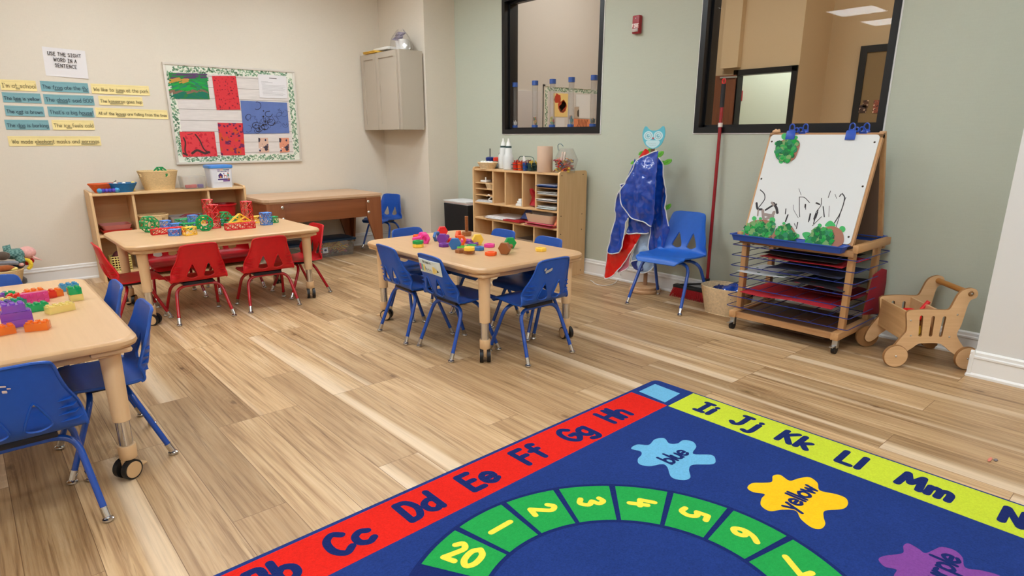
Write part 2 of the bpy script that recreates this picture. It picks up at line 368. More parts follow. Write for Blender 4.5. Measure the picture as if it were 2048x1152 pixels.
# floor: wide vinyl oak planks running along Y
def floor_mat():
    m, nt, b = newmat('oak_planks'); t = nt.nodes.new('ShaderNodeTexCoord')
    mp = nt.nodes.new('ShaderNodeMapping'); mp.inputs['Rotation'].default_value = (0, 0, PI/2); mp.inputs['Location'].default_value = (.3, .06, 0)
    nt.links.new(t.outputs['Object'], mp.inputs['Vector'])
    def bricks(mort):
        br = nt.nodes.new('ShaderNodeTexBrick'); br.offset = .37; br.offset_frequency = 3; br.squash = 1
        br.inputs['Color1'].default_value = (0, 0, 0, 1); br.inputs['Color2'].default_value = (1, 1, 1, 1); br.inputs['Mortar'].default_value = (.5, .5, .5, 1)
        br.inputs['Scale'].default_value = 1; br.inputs['Mortar Size'].default_value = mort; br.inputs['Mortar Smooth'].default_value = .1
        br.inputs['Bias'].default_value = 0; br.inputs['Brick Width'].default_value = 1.22; br.inputs['Row Height'].default_value = .182
        nt.links.new(mp.outputs[0], br.inputs['Vector']); return br
    br = bricks(.0012)
    sep = nt.nodes.new('ShaderNodeSeparateColor'); nt.links.new(br.outputs['Color'], sep.inputs[0])
    # per plank offset of the grain
    cb = nt.nodes.new('ShaderNodeCombineXYZ'); mu = nt.nodes.new('ShaderNodeMath'); mu.operation = 'MULTIPLY'; mu.inputs[1].default_value = 37
    nt.links.new(sep.outputs[0], mu.inputs[0]); nt.links.new(mu.outputs[0], cb.inputs[0]); nt.links.new(mu.outputs[0], cb.inputs[2])
    def grain(sx, sy, sc, det, rg=.6, dist=0):
        mp2 = nt.nodes.new('ShaderNodeMapping'); mp2.inputs['Scale'].default_value = (sx, sy, 1)
        nt.links.new(t.outputs['Object'], mp2.inputs['Vector'])
        ad = nt.nodes.new('ShaderNodeVectorMath'); ad.operation = 'ADD'; nt.links.new(mp2.outputs[0], ad.inputs[0]); nt.links.new(cb.outputs[0], ad.inputs[1])
        n = nt.nodes.new('ShaderNodeTexNoise'); n.inputs['Scale'].default_value = sc; n.inputs['Detail'].default_value = det; n.inputs['Roughness'].default_value = rg; n.inputs['Distortion'].default_value = dist
        nt.links.new(ad.outputs[0], n.inputs['Vector']); return n.outputs['Fac']
    g1 = grain(8, .5, 1.5, 6, .66, .9); g2 = grain(70, 1.6, 1.5, 3); g3 = grain(4, .5, 1.3, 2)
    c = ramp(nt, g1, [(.26, lin((128, 94, 60))), (.42, lin((172, 136, 96))), (.56, lin((192, 158, 116))), (.72, lin((216, 188, 152)))])
    c2 = ramp(nt, g2, [(.36, lin((120, 86, 54))), (.5, lin((186, 151, 110))), (.66, lin((206, 177, 138)))])
    c = mixc(nt, .36, c, c2)
    tone = ramp(nt, sep.outputs[0], [(.0, (.74, .71, .67)), (.3, (.90, .88, .86)), (.65, (1.0, 1.0, 1.0)), (1, (1.17, 1.19, 1.22))])
    c = mixc(nt, 1.0, c, tone, 'MULTIPLY')
    strk = ramp(nt, grain(30, .7, 1.0, 4, .72, 1.4), [(.34, (.55, .48, .41)), (.44, (1, 1, 1)), (.62, (1, 1, 1)), (.72, (1.12, 1.13, 1.15))]); c = mixc(nt, .85, c, strk, 'MULTIPLY')
    # knots
    pale = ramp(nt, grain(8, .11, 1.0, 1, .5), [(.60, (0, 0, 0)), (.68, (1, 1, 1))]); c = mixc(nt, pale, c, mixc(nt, .55, c, lin((236, 214, 184))))
    vo = nt.nodes.new('ShaderNodeTexVoronoi'); vo.voronoi_dimensions = '2D'; vo.inputs['Scale'].default_value = 1; mp3 = nt.nodes.new('ShaderNodeMapping'); mp3.inputs['Scale'].default_value = (1.9, .85, 1)
    nt.links.new(t.outputs['Object'], mp3.inputs['Vector']); nt.links.new(mp3.outputs[0], vo.inputs['Vector'])
    kn = ramp(nt, vo.outputs['Distance'], [(.008, (.42, .36, .3)), (.035, (1, 1, 1))]); c = mixc(nt, .85, c, kn, 'MULTIPLY')
    wb = nt.nodes.new('ShaderNodeMath'); wb.operation = 'MULTIPLY_ADD'; wb.inputs[1].default_value = 150; nt.links.new(vo.outputs['Distance'], wb.inputs[0])
    w8 = nt.nodes.new('ShaderNodeMath'); w8.operation = 'MULTIPLY'; w8.inputs[1].default_value = 22; nt.links.new(g1, w8.inputs[0]); nt.links.new(w8.outputs[0], wb.inputs[2])
    sn = nt.nodes.new('ShaderNodeMath'); sn.operation = 'SINE'; nt.links.new(wb.outputs[0], sn.inputs[0])
    rg_ = ramp(nt, sn.outputs[0], [(.45, (.80, .75, .69)), (.9, (1, 1, 1))]); msk = ramp(nt, vo.outputs['Distance'], [(.02, (.75, .75, .75)), (.17, (0, 0, 0))]); c = mixc(nt, msk, c, mixc(nt, 1.0, c, rg_, 'MULTIPLY'))
    c = mixc(nt, br.outputs['Fac'], c, lin((120, 88, 58)))
    nt.links.new(c, b.inputs['Base Color']); b.inputs['Roughness'].default_value = .42; b.inputs['Specular IOR Level'].default_value = .4
    bump(nt, b, g2, .06, .001); return m
FLM = floor_mat()
mb = MB(); mb.bx(LX, 12.5, FY_, 9.6, -.1, 0); struct(mb.build('floor', FLM, loc=(0, 0, 0)))
def wall_mat(name, rgb, k=.03):
    m, nt, b = newmat(name); c = lin(rgb)
    v = tc(nt, (3, 3, 60)); f = noise(nt, v, 5, 3); v2 = tc(nt, (60, 60, 8)); f2 = noise(nt, v2, 6, 2)
    col = ramp(nt, f, [(.3, sc_(c, 1-k)), (.7, sc_(c, 1+k))]); col = mixc(nt, .5, col, ramp(nt, f2, [(.3, sc_(c, 1-k)), (.7, sc_(c, 1+k))]))
    nt.links.new(col, b.inputs['Base Color']); b.inputs['Roughness'].default_value = .62; b.inputs['Specular IOR Level'].default_value = .3
    bump(nt, b, f, .12, .001); return m
CREAM = wall_mat('cream_wallcovering', (216, 206, 190)); SAGE = wall_mat('sage_wallcovering', (184, 189, 173)); TAN = wall_mat('tan_wallcovering', (206, 182, 146)); GREY = wall_mat('warm_grey_wallcovering', (205, 196, 186))
WHITE = M('white_paint', (232, 232, 230), .4); BLACK = M('black_metal', (16, 18, 22), .35); CEIL = M('ceiling_tile', (235, 233, 228), .8)
PALEW = M('pale_pillar_wall', (220, 219, 216), .6)
mb = MB(); mb.bx(LX, 9.2, BY, BY+.12, 0, CZ); struct(mb.build('wall_back', CREAM, loc=(0, 0, 0)))
# green wall with two window openings
W1 = (3.745, 5.055, 1.262, 2.53); W2 = (1.482, 2.803, 1.262, 2.53)
mb = MB(); TH = .16
ys = [NY-.03, W2[0], W2[1], W1[0], W1[1], BY]
for a, b_ in ((0, 1), (2, 3), (4, 5)): mb.bx(GX, GX+TH, ys[a], ys[b_], 0, CZ)
for w in (W1, W2): mb.bx(GX, GX+TH, w[0], w[1], 0, w[2]); mb.bx(GX, GX+TH, w[0], w[1], w[3], CZ)
struct(mb.build('wall_right', SAGE, loc=(0, 0, 0)))
# corner pillar, near pillar
mb = MB(); mb.prism([(PXF, PYF), (GX, PYF), (GX, BY), (PX2+.01, BY)], 0, CZ); struct(mb.build('wall_corner', CREAM, loc=(0, 0, 0)))
mb = MB(); mb.bx(NX, GX+TH, FY_, NY, 0, CZ); struct(mb.build('wall_near', PALEW, loc=(0, 0, 0)))
mb = MB(); mb.bx(LX-.12, LX, FY_, BY, 0, CZ); struct(mb.build('wall_left', CREAM, loc=(0, 0, 0)))
mb = MB(); mb.bx(LX, NX, FY_-.12, FY_, 0, CZ); struct(mb.build('wall_front', CREAM, loc=(0, 0, 0)))
mb = MB(); mb.bx(LX, GX+TH, FY_, BY+.12, CZ, CZ+.1); struct(mb.build('ceiling', CEIL, loc=(0, 0, 0)))
CZL = 3.9; mb = MB(); mb.bx(GX+TH, 12.5, FY_, 9.6, CZL, CZL+.1); mb.bx(GX+.1, GX+TH, FY_, 9.6, CZ+.1, CZL); struct(mb.build('ceiling_lobby', CEIL, loc=(0, 0, 0)))
# baseboards (profile: shoe, face, bead)
BBP = [(0, 0), (.024, 0), (.024, .012), (.016, .022), (.014, .10), (.019, .105), (.019, .114), (.012, .119), (.012, .134), (.005, .142), (0, .142)]
def baseboard(name, p0, p1, nrm):
    mb = MB(); p0 = Vector((*p0, 0)); p1 = Vector((*p1, 0)); n = Vector((*nrm, 0))
    mb.loft([[p0+n*a+Vector((0, 0, z)) for a, z in BBP], [p1+n*a+Vector((0, 0, z)) for a, z in BBP]])
    struct(mb.build(name, WHITE, loc=(0, 0, 0), smooth=20))
baseboard('baseboard_back', (LX, BY), (PX2, BY), (0, -1))
baseboard('baseboard_right', (GX, NY), (GX, PYF), (-1, 0))
baseboard('baseboard_corner', (PXF-.02, PYF), (GX, PYF), (0, -1))
baseboard('baseboard_corner_side', (PXF, PYF-.02), (PX2, BY), (-1, 0))
baseboard('baseboard_near', (NX, FY_), (NX, NY+.02), (-1, 0))
baseboard('baseboard_near_end', (NX-.02, NY), (GX, NY), (0, 1))
# windows: deep black frames with a thin white bead, a clear pane
PANE = GLASS('window_glass', (1, 1, 1), .25)
def window(n, w):
    y0, y1, z0, z1 = w; fw = .042; x0, x1 = GX-.012, GX+TH+.004
    mb = MB()
    for a in ((y0, y0+fw, z0, z1), (y1-fw, y1, z0, z1), (y0+fw, y1-fw, z0, z0+fw), (y0+fw, y1-fw, z1-fw, z1)): mb.bx(x0, x1, *a)
    g = .018
    for a in ((y0+fw, y0+fw+g, z0+fw, z1-fw), (y1-fw-g, y1-fw, z0+fw, z1-fw), (y0+fw, y1-fw, z0+fw, z0+fw+g), (y0+fw, y1-fw, z1-fw-g, z1-fw)): mb.bx(GX+.045, GX+.075, *a)
    o = struct(mb.build('window_%d' % n, BLACK, loc=(GX, (y0+y1)/2, z0), smooth=0))
    mb = MB(); mb.bx(GX+.057, GX+.063, y0+fw+.002, y1-fw-.002, z0+fw+.002, z1-fw-.002); p = mb.build('pane', PANE, o, smooth=0)
    mb = MB(); e = .008
    for a in ((y0-e, y0, z0-e, z1), (y1, y1+e, z0-e, z1), (y0, y1, z0-e, z0)): mb.bx(GX-.006, GX+.01, *a)
    mb.build('bead', WHITE, o, smooth=0)
window(1, W1); window(2, W2)
# ------------------------------------------------------------------ beyond window 1: next classroom's end wall with its own board
AY = 6.673
mb = MB(); mb.bx(GX+TH, 9.2, AY-.012, AY, 0, CZL); struct(mb.build('wall_next_room', GREY, loc=(0, 0, 0)))
# ------------------------------------------------------------------ beyond window 2: lobby
AX, BX_ = 8.9, 9.75
dy0, dy1, dz = Px(1586, 142, AX).y, Px(1477, 157, AX).y, 2.1
yb = Px(1602, 100, AX).y
mb = MB()
mb.bx(AX, AX+.1, yb, dy0-.07, 0, CZL); mb.bx(AX, AX+.1, dy0-.07, dy1+.07, dz+.06, CZL); mb.bx(AX, AX+.1, dy1+.07, 9.2, 0, CZL)
struct(mb.build('wall_lobby', TAN, loc=(0, 0, 0)))
mb = MB(); mb.bx(AX-.16, AX, dy1+.55, dy1+.95, 0, CZL); mb.bx(AX-.10, AX, dy1-.02, dy1+.25, dz+.1, CZL); struct(mb.build('trim_1', TAN, loc=(0, 0, 0)))
mb = MB(); mb.bx(AX+.1, BX_+.1, yb, yb+.1, 0, CZL); struct(mb.build('wall_lobby_return', TAN, loc=(0, 0, 0)))
mb = MB(); mb.bx(BX_, BX_+.1, -1, yb, 0, CZL); struct(mb.build('wall_lobby_far', TAN, loc=(0, 0, 0)))
mb = MB(); mb.bx(GX+TH, BX_, -1.1, -1, 0, CZL); struct(mb.build('wall_lobby_end', TAN, loc=(0, 0, 0)))
mb = MB(); mb.bx(AX+1.7, AX+1.8, yb+.12, 9.2, 0, CZL); struct(mb.build('wall_hallway', M('mint_wall', (208, 226, 220), .7), loc=(0, 0, 0)))
mb = MB()
fy0, fy1 = dy0-.07, dy1+.07
mb.bx(AX-.03, AX+.12, fy0, fy0+.075, 0, dz+.07); mb.bx(AX-.03, AX+.12, fy1-.075, fy1, 0, dz+.07); mb.bx(AX-.03, AX+.12, fy0, fy1, dz-.005, dz+.07)
dr = struct(mb.build('door_1', BLACK, loc=(AX, (fy0+fy1)/2, 0), smooth=0))
WDOOR = W('red_oak_door', (128, 72, 36), (92, 46, 20), 2, .6)
mb = MB(); T = TR(AX-.04, fy1-.06, 0, math.radians(14)); mb.bx(-.045, 0, 0, .95, .01, dz, 0, T); mb.build('door_leaf', WDOOR, dr)
STEEL = M('brushed_steel', (190, 190, 188), .3, 1)
mb = MB(); mb.box((-.06, .55, 1.78), (.02, .1, .07), 0, T, .006); mb.box((-.06, .1, dz-.03), (.02, .24, .02), 0, T); mb.build('door_closer', STEEL, dr)  # steel door closer, body and arm
# far glazed frame at the right
ey1, ez = Px(1725, 93, BX_).y, Px(1725, 93, BX_).z
mb = MB(); mb.bx(BX_-.05, BX_, ey1-.09, ey1, 0, ez); mb.bx(BX_-.05, BX_, ey1-1.5, ey1-.09, ez-.09, ez); mb.bx(BX_-.05, BX_, ey1-1.5, ey1-1.41, 0, ez)
d2 = struct(mb.build('door_2', BLACK, loc=(BX_, ey1-.7, 0), smooth=0))
mb = MB(); mb.bx(BX_-.03, BX_-.02, ey1-1.41, ey1-.09, 0, ez-.09); mb.build('pane', M('dim_door_glass', (140, 116, 80), .25), d2)
for k, (px, py, w, h, c) in enumerate(((1731, 208, .07, .10, (90, 60, 45)), (1725, 218, .1, .1, (70, 45, 40)), (1755, 213, .11, .17, (150, 80, 60)))):
    p = Px(px, py, BX_-.04); mb = MB(); mb.box(p, (.006, w, h)); o = mb.build('snapshot', DOTS('snap%d' % k, c, [((225, 190, 160), 22, .3), ((40, 30, 35), 30, .28)]))
    tag(o, ['upper of the small snapshots on the far dim door', 'lower left snapshot on the far dim door', 'orange toned snapshot nearest the frame on the far dim door'][k], 'photograph', 'snapshots on the far door')
def strobe(name, o, nrm_axis, label, sc=1, letters=True):
    """wall fire alarm; local x right, y up, z out of wall"""
    RED = M('alarm_red', (150, 28, 38), .4); T = o
    t = thing(name, label, 'fire alarm', T.translation)
    mb = MB(); mb.box((0, 0, .02*sc), (.07*sc, .135*sc, .04*sc), 0, T, .008*sc); mb.ball((0, .045*sc, .04*sc), .005*sc, 1, T)
    if letters:
        mb.text('FIRE', .026*sc, .0055*sc, T @ TR(0, -.022*sc, .0405*sc), 1, .18, 'C')
    mb.build('housing', [RED, M('alarm_letter', (245, 235, 230), .5)], t)
    mb = MB(); mb.box((0, -.042*sc, .042*sc), (.055*sc, .026*sc, .016*sc), 0, T, .004*sc); mb.build('strobe_lens', M('strobe_lens', (225, 205, 200), .15, trans=.3), t)
p = Px(1277.5, 50, GX); strobe('fire_alarm', frame((GX-.001, p.y, p.z), (0, -1, 0), (0, 0, 1)), 0, 'red wall fire alarm lettered FIRE between the two windows')
p = Px(1481, 192, AX+1.7); strobe('fire_alarm', frame((AX+1.699, p.y, p.z), (0, -1, 0), (0, 0, 1)), 0, 'tiny red fire alarm on the pale hallway wall through the open door', 1.3, False)
# ------------------------------------------------------------------ ceiling troffers
LAMP = bpy.data.materials.new('lamp_diffuser'); LAMP.use_nodes = True
_nt = LAMP.node_tree; _nt.nodes.clear(); _e = _nt.nodes.new('ShaderNodeEmission'); _o = _nt.nodes.new('ShaderNodeOutputMaterial'); _nt.links.new(_e.outputs[0], _o.inputs[0])
_e.inputs['Color'].default_value = (.92, 1, 1.05, 1); _e.inputs['Strength'].default_value = LAMP_W
def troffer(x, y, k, lx=.6, ly=1.2, mat=LAMP, cz=CZ):
    t = thing('ceiling_light', 'recessed ceiling light, %s' % k, 'ceiling light', (x, y, cz-.02), group='ceiling light panels')
    mb = MB(); f = .03
    for a in ((-lx/2-f, lx/2+f, -ly/2-f, -ly/2), (-lx/2-f, lx/2+f, ly/2, ly/2+f), (-lx/2-f, -lx/2, -ly/2, ly/2), (lx/2, lx/2+f, -ly/2, ly/2)): mb.bx(*a, 0, .019)
    mb.build('frame', WHITE, t, world=False); mb = MB(); mb.bx(-lx/2, lx/2, -ly/2, ly/2, .006, .016); mb.build('diffuser', mat, t, world=False)
# ================================================================== shared furniture
MAPLE = W('maple_laminate', (208, 169, 126), (197, 156, 112), 0, .7, .38, (.2, .8))
MAPLE_Y = W('maple_laminate_long', (208, 169, 126), (197, 156, 112), 1, .7, .38, (.2, .8))
EDGE = M('maple_edge_band', (198, 158, 114), .4, var=.04, vs=20)
BEIGE = M('beige_powder_coat', (222, 186, 142), .45); CHROME = M('chrome', (205, 205, 205), .12, 1); TYRE = M('caster_black', (22, 22, 24), .45); DISC = M('caster_disc', (206, 170, 126), .5)
def table(label, cx, cy, sx, sy, h, ins=.1, wheel_rz=(0, 0, 0, 0), wood=None):
    t = thing('activity_table', label, 'table', (cx, cy, 0))
    mb = MB(); R = .085; rings = []
    for off, z in ((-.006, h-.034), (.004, h-.03), (.008, h-.02), (.006, h-.009), (.0, h-.003), (-.008, h)):
        rings.append([(x, y, z) for x, y in rrect(sx-.016+2*off, sy-.016+2*off, R, 8)])
    mb.loft(rings[:4], 1, None, True, False); mb.loft(rings[3:], 1, None, True, False)
    mb.add(rings[-1], [list(range(len(rings[-1])))], 0); mb.add(rings[0], [list(range(len(rings[0])-1, -1, -1))], 1)
    mb.build('tabletop', [wood or MAPLE, EDGE], t, world=False)
    mb = MB(); rr = []
    for w in (0, 1):
        a = rrect(sx-.08-w*.04, sy-.08-w*.04, .07, 6); rr.append([(x, y, h-.033) for x, y in a]); rr.append([(x, y, h-.062) for x, y in a])
    mb.loft([rr[0], rr[1], rr[3], rr[2], rr[0]], 0, None, True, False); mb.build('apron', EDGE, t, world=False)
    k = 0
    for sx_ in (-1, 1):
        for sy_ in (-1, 1):
            x, y = sx_*(sx/2-ins), sy_*(sy/2-ins)
            mb = MB(); mb.box((0, 0, h-.045), (.13, .13, .022), 0, TR(x, y), .01); mb.lathe([(.036, h-.055), (.034, h-.08), (.030, .232), (.028, .23), (.0, .23)], 20, 0, TR(x, y), False)
            leg = mb.build('leg', BEIGE, t, world=False)
            mb = MB(); mb.lathe([(.0235, .245), (.0235, .12)], 20, 0, TR(x, y)); mb.build('leg_post', CHROME, leg, world=False)
            mb = MB(); mb.lathe([(.0235, .132), (.030, .132), (.031, .125), (.030, .08), (.027, .076), (0, .076)], 20, 0, TR(x, y)); mb.build('leg_collar', BEIGE, leg, world=False)
            mb = MB(); T = TR(x, y, 0, wheel_rz[k]); k += 1
            for s in (-1, 1):
                for (r, a, b, m) in ((.038, .011, .031, 0), (.031, .031, .0335, 1)):
                    mb.cyl((s*a, -.012, .038), (s*b, -.012, .038), r, None, 24, m, T)
            mb.box((0, -.004, .055), (.022, .05, .05), 1, T, .006); mb.cyl((0, 0, .06), (0, 0, .09), .012, None, 10, 1, T); mb.box((0, .045, .03), (.03, .03, .008), 1, T, .003)
            mb.build('caster', [TYRE, DISC], leg, world=False)
    return t
# ------------------------------------------------------------------ stacking chair
PROF = [(.184, .312, .135), (.172, .331, .156), (.13, .338, .165), (.05, .334, .171), (-.04, .330, .176), (-.095, .333, .181), (-.130, .350, .183), (-.150, .385, .178), (-.162, .43, .168), (-.172, .48, .146), (-.182, .53, .130), (-.190, .572, .121), (-.194, .590, .108), (-.195, .597, .070)]
PC = catmull([Vector(p) for p in PROF], 6); PA = [0]
for i in range(1, len(PC)): PA.append(PA[-1]+math.hypot(PC[i].x-PC[i-1].x, PC[i].y-PC[i-1].y))
def prof(v):
    v = max(0, min(PA[-1], v))
    for i in range(1, len(PA)):
        if v <= PA[i]:
            t = (v-PA[i-1])/(PA[i]-PA[i-1]); return PC[i-1].lerp(PC[i], t)
    return PC[-1]
def v_at_z(z):
    for i in range(len(PC)-1, 0, -1):
        if PC[i-1].y <= z <= PC[i].y and PC[i].x < -.1: return PA[i-1]+(PA[i]-PA[i-1])*(z-PC[i-1].y)/(PC[i].y-PC[i-1].y)
def shell_pt(u, v):
    p = prof(v); y, z = p.x, p.y
    back = max(0, min(1, (z-.335)/.06)) if y < 0 else 0
    y += back*(.55*u*u+.75*max(0, abs(u)-.105)**1.15)
    if y > -.12 and not back: z += (.25*u*u if y < .12 else -.15*u*u)
    return Vector((u, y, z))
def make_shell(s=1.0, dz=0.0):
    mb = MB(); left = [(-PC[i].z, PA[i]) for i in range(len(PC))]; right = [(PC[i].z, PA[i]) for i in range(len(PC))]
    out = right+left[::-1]
    holes = []
    v0, v1 = v_at_z(.358), v_at_z(.462)
    for sg in (-1, 1):
        pts = [(.052, v1), (.034, v0*.35+v1*.65), (.020, v0*.72+v1*.28), (.022, v0+.010), (.052, v0), (.085, v0+.013), (.090, v0*.72+v1*.28), (.073, v0*.35+v1*.65)]
        holes.append([(sg*p.x, p.y) for p in catmull([Vector((a, b, 0)) for a, b in pts], 5, True)])
    S = lambda p: Vector((p.x*s, p.y*s, p.z*s+dz))
    mb.sheet(out, holes, .019, .006, lambda u, v: S(shell_pt(u, v)))
    edge = [S(shell_pt(u*.985, v)+Vector((0, -.003 if prof(v).y > .36 else 0, -.003))) for u, v in out]
    mb.tube(edge, .0052*s, 6, 0, None, True)
    for h in holes: mb.tube([S(shell_pt(u, v)+Vector((0, -.004, 0))) for u, v in h[::2]], .004*s, 5, 0, None, True)
    # gusset fins in the hollow behind the forward-wrapped side flanges
    for sg in (-1, 1):
        for z in (.372, .397, .422, .447):
            v = v_at_z(z); w = prof(v).z; a = shell_pt(sg*.108, v)+Vector((0, -.003, 0)); b = shell_pt(sg*w*.985, v); c = Vector((a.x+(b.x-a.x)*.72, a.y+(b.y-a.y)*.2, a.z-.002)); q = Vector((0, 0, .003))
            mb.add([S(a), S(b), S(c), S(a+q), S(b+q), S(c+q)], [(0, 1, 2), (5, 4, 3), (0, 3, 4, 1), (1, 4, 5, 2), (2, 5, 3, 0)])
    return mb
def make_chair(label, plastic, frame_m, s=1.0, dz=0.0, fx=.178, fy=.17, group=None, r=.0108):
    t = thing('stacking_chair', label, 'chair', group=group)
    make_shell(s, dz).build('seat_shell', plastic, t, world=False, smooth=45)
    zb = .300*s+dz; D = M('chair_bracket', (20, 24, 36), .5)
    mb = MB(); mb.box((0, -.005, zb+.012), (.2*s, .15*s, .022), 0, None, .005); mb.build('seat_bracket', D, t, world=False)
    for sy in (-1, 1):
        yb = sy*.06*s; z = zb-.004 if sy < 0 else zb+.002
        for sx in (-1, 1):
            pts = fillet([(0, yb, z), (sx*(fx-.035), yb, z-.002), (sx*fx, sy*(fy-.0), .012)], .075, 8)
            mb = MB(); mb.tube(pts, r, 10); leg = mb.build('leg', frame_m, t, world=False)
            d = (pts[-1]-pts[-2]).normalized(); e = pts[-1]; mb = MB()
            mb.cyl(e-d*.040, e-d*.004, r*1.18, None, 12); mb.ball((e.x, e.y, .012), .011); mb.lathe([(.008, .016), (.018, .011), (.019, .006), (.016, .001), (0, .001)], 16, 0, TR(e.x, e.y))
            mb.build('glide', CHROME, leg, world=False)
    return t
BLUE = M('blue_plastic', (24, 78, 166), .42, var=.05, vs=40, bmp=.08, bs=300, bd=.001); BLUEF = M('blue_enamel', (26, 74, 162), .22, coat=.3)
RED = M('red_plastic', (196, 14, 26), .42, var=.05, vs=40, bmp=.08, bs=300, bd=.001); REDF = M('red_enamel', (164, 14, 26), .22, coat=.3)
bc = make_chair('proto', BLUE, BLUEF); rc = make_chair('proto', RED, REDF, 1.0, -.05, .18, .165)
used = set()
def place(proto, x, y, rz, label, group=None):
    if proto.name not in used: used.add(proto.name); o = proto
    else: o = dup(proto)
    o.location = (x, y, 0); o.rotation_euler = (0, 0, rz); o['label'] = label
    if group: o['group'] = group
    o['_o'] = (x, y, 0); return o
H = PI/2
# three tables
HT = .555
table('beige maple table by the wall with red chairs and lattice toys', 1.395, 5.02, 1.33, .88, HT, .1, (.85, 2.6, -.3, 0))
table('beige maple table with blue chairs and giant nuts and bolts', 2.418, 3.185, .835, 1.30, HT, .09, (-.66, .7, -.25, 0), MAPLE_Y)
table('beige maple table nearest the camera with translucent bricks', -.045, 3.10, .87, 1.32, HT, .092, (0, 0, -1.05, 0), MAPLE_Y)
g = 'red chairs at the back table'
place(rc, 1.135, 4.69, 0.02, 'red chair seen from behind, nearer of two at the long table front', g)
place(rc, 1.617, 4.68, -.03, 'red chair seen from behind, beside the table leg with a caster', g)
place(rc, .80, 4.955, -H, 'red chair at the left end of the table, seen from the side', g)
place(rc, 1.975, 4.91, H+.05, 'red chair at the right end of the table, beside the brown table', g)
place(rc, 1.15, 5.40, PI, 'red chair behind the table, on the left, facing the camera', g)
place(rc, 1.62, 5.42, PI, 'red chair behind the table, on the right, facing the camera', g)
g = 'blue chairs at the nuts and bolts table'
chB = place(bc, 2.108, 2.906, -H-.04, 'blue chair with a pencil name tag taped on its back', g)
place(bc, 2.083, 3.34, -H-.06, 'blue chair beside the tagged one, nearer the far table end', g)
chE = place(bc, 2.39, 2.565, 0, 'blue chair at the table end with a worn silver sticker on its back', g)
place(bc, 2.385, 3.715, PI-.05, 'blue chair at the far end of the bolts table, mostly hidden', g)
place(bc, 2.69, 3.375, H, 'blue chair tucked in on the shelf side, its back top beyond the standing bolt', g)
place(bc, 2.69, 2.915, H, 'blue chair tucked in on the shelf side, nearest the table corner', g)
g = 'blue chairs at the brick table'
chN = place(bc, -.002, 2.425, 0, 'large blue chair back at the lower left with worn tape marks', g)
place(bc, .29, 2.79, H, 'blue chair at the right side of the brick table, beside its leg', g)
place(bc, .275, 3.28, H, 'blue chair at the right side of the brick table, further back', g)
place(bc, .02, 3.63, PI, 'blue chair behind the brick table, only its back top showing', g)
place(bc, 3.575, 6.33, H+.4, 'blue chair standing in the corner beside the brown table')
BLUE2 = M('bright_blue_plastic', (36, 98, 192), .4, var=.04, vs=40, bmp=.08, bs=300, bd=.001)
wc = make_chair('larger blue chair standing alone by the green wall under the aprons', BLUE2, BLUEF, 1.15, 0, .228, .215, None, .012)
wc.location = (3.925, 2.675, 0); wc.rotation_euler = (0, 0, H+.06)
# stickers that belong to chair backs
def back_pt(x, z, off=.005): p = shell_pt(x, v_at_z(z)); return p+Vector((0, -off, 0))
mb = MB(); mb.sheet(rrect(.235, .082, .003, 2), (), .02, .001, lambda u, v: back_pt(u*.98, .525+v, .009))
o1 = back_pt(0, .484, .0115); o2 = back_pt(0, .566, .0115); TT = frame(o1, (-1, 0, 0), o2-o1)
def tagp(u, v):  # u across (viewed from behind), v up, on the tag
    p = back_pt(u, .484+v, .0105); return p
def tagpoly(pts, m): mb.sheet(pts, (), 0, 0, lambda u, v: tagp(u, v), m)
tagpoly([(-.06, .012), (.055, .010), (.095, .028), (.06, .05), (-.055, .052)], 1)
tagpoly([(.055, .011), (.095, .028), (.06, .05), (.05, .03)], 2); tagpoly([(.082, .021), (.1, .027), (.083, .036)], 3)
tagpoly([(-.085, .014), (-.06, .012), (-.057, .052), (-.08, .052)], 4); tagpoly([(-.104, .016), (-.085, .014), (-.08, .052), (-.1, .05)], 5)
T2_ = Matrix.Identity(4)
sub = MB(); sub.text('My name is', .015, .0022, Matrix.Translation((-.055, .062, 0))); sub.ribbon(catmull([(-.04, .02), (-.035, .042), (-.03, .02), (-.02, .034), (-.012, .02), (0, .032), (.01, .02), (.02, .03), (.03, .021)], 4), .002)
mb.add([tagp(v.x, v.y) for v in sub.v], sub.f, 3)
o = mb.build('name_tag', [M('tag_paper', (214, 222, 216), .6), M('tag_yellow', (226, 204, 120), .6), M('tag_tan', (214, 160, 110), .6), M('tag_ink', (30, 30, 34), .6), M('tag_teal', (120, 170, 160), .6), M('tag_pink', (196, 60, 120), .6)], chB, world=False); o['label'] = 'paper name tag with a drawn yellow pencil'
SIL = M('worn_silver_tape', (190, 196, 200), .3, .6)
mb = MB()
for a, b, w in ((-.03, .535, .012), (-.045, .53, .012), (-.058, .527, .01), (-.07, .54, .008)): mb.sheet(ell(0, 0, w, .009, 7, a*30), (), 0, .0008, lambda u, v: back_pt(a+u, b+v+u*.4, .0075))
o = mb.build('sticker', SIL, chE, world=False); o['label'] = 'worn silver sticker remnant'
mb = MB()
for x, z, w, h in ((-.012, .541, .024, .005), (-.006, .522, .012, .008), (.005, .53, .01, .004)): mb.sheet(rrect(w, h, .002, 2), (), 0, .0008, lambda u, v: back_pt(x+u, z+v-u*.2, .0075))
o = mb.build('tape', M('tape_remnant', (206, 186, 176), .5), chN, world=False); o['label'] = 'torn pale tape remnants'
# ================================================================== storage and what is on it
BIRCH = W('birch_ply', (226, 190, 142), (206, 164, 114), 2, .5, .45, (.25, .75)); BIRCHX = W('birch_ply_flat', (226, 190, 142), (208, 168, 118), 0, .5, .45, (.25, .75)); BIRCHY = W('birch_ply_deep', (224, 186, 138), (206, 164, 114), 1, .5, .45, (.25, .75))
BACKP = W('birch_back', (212, 170, 118), (196, 152, 100), 0, .4)
SCREW = M('screw_head', (70, 58, 46), .4, .7)
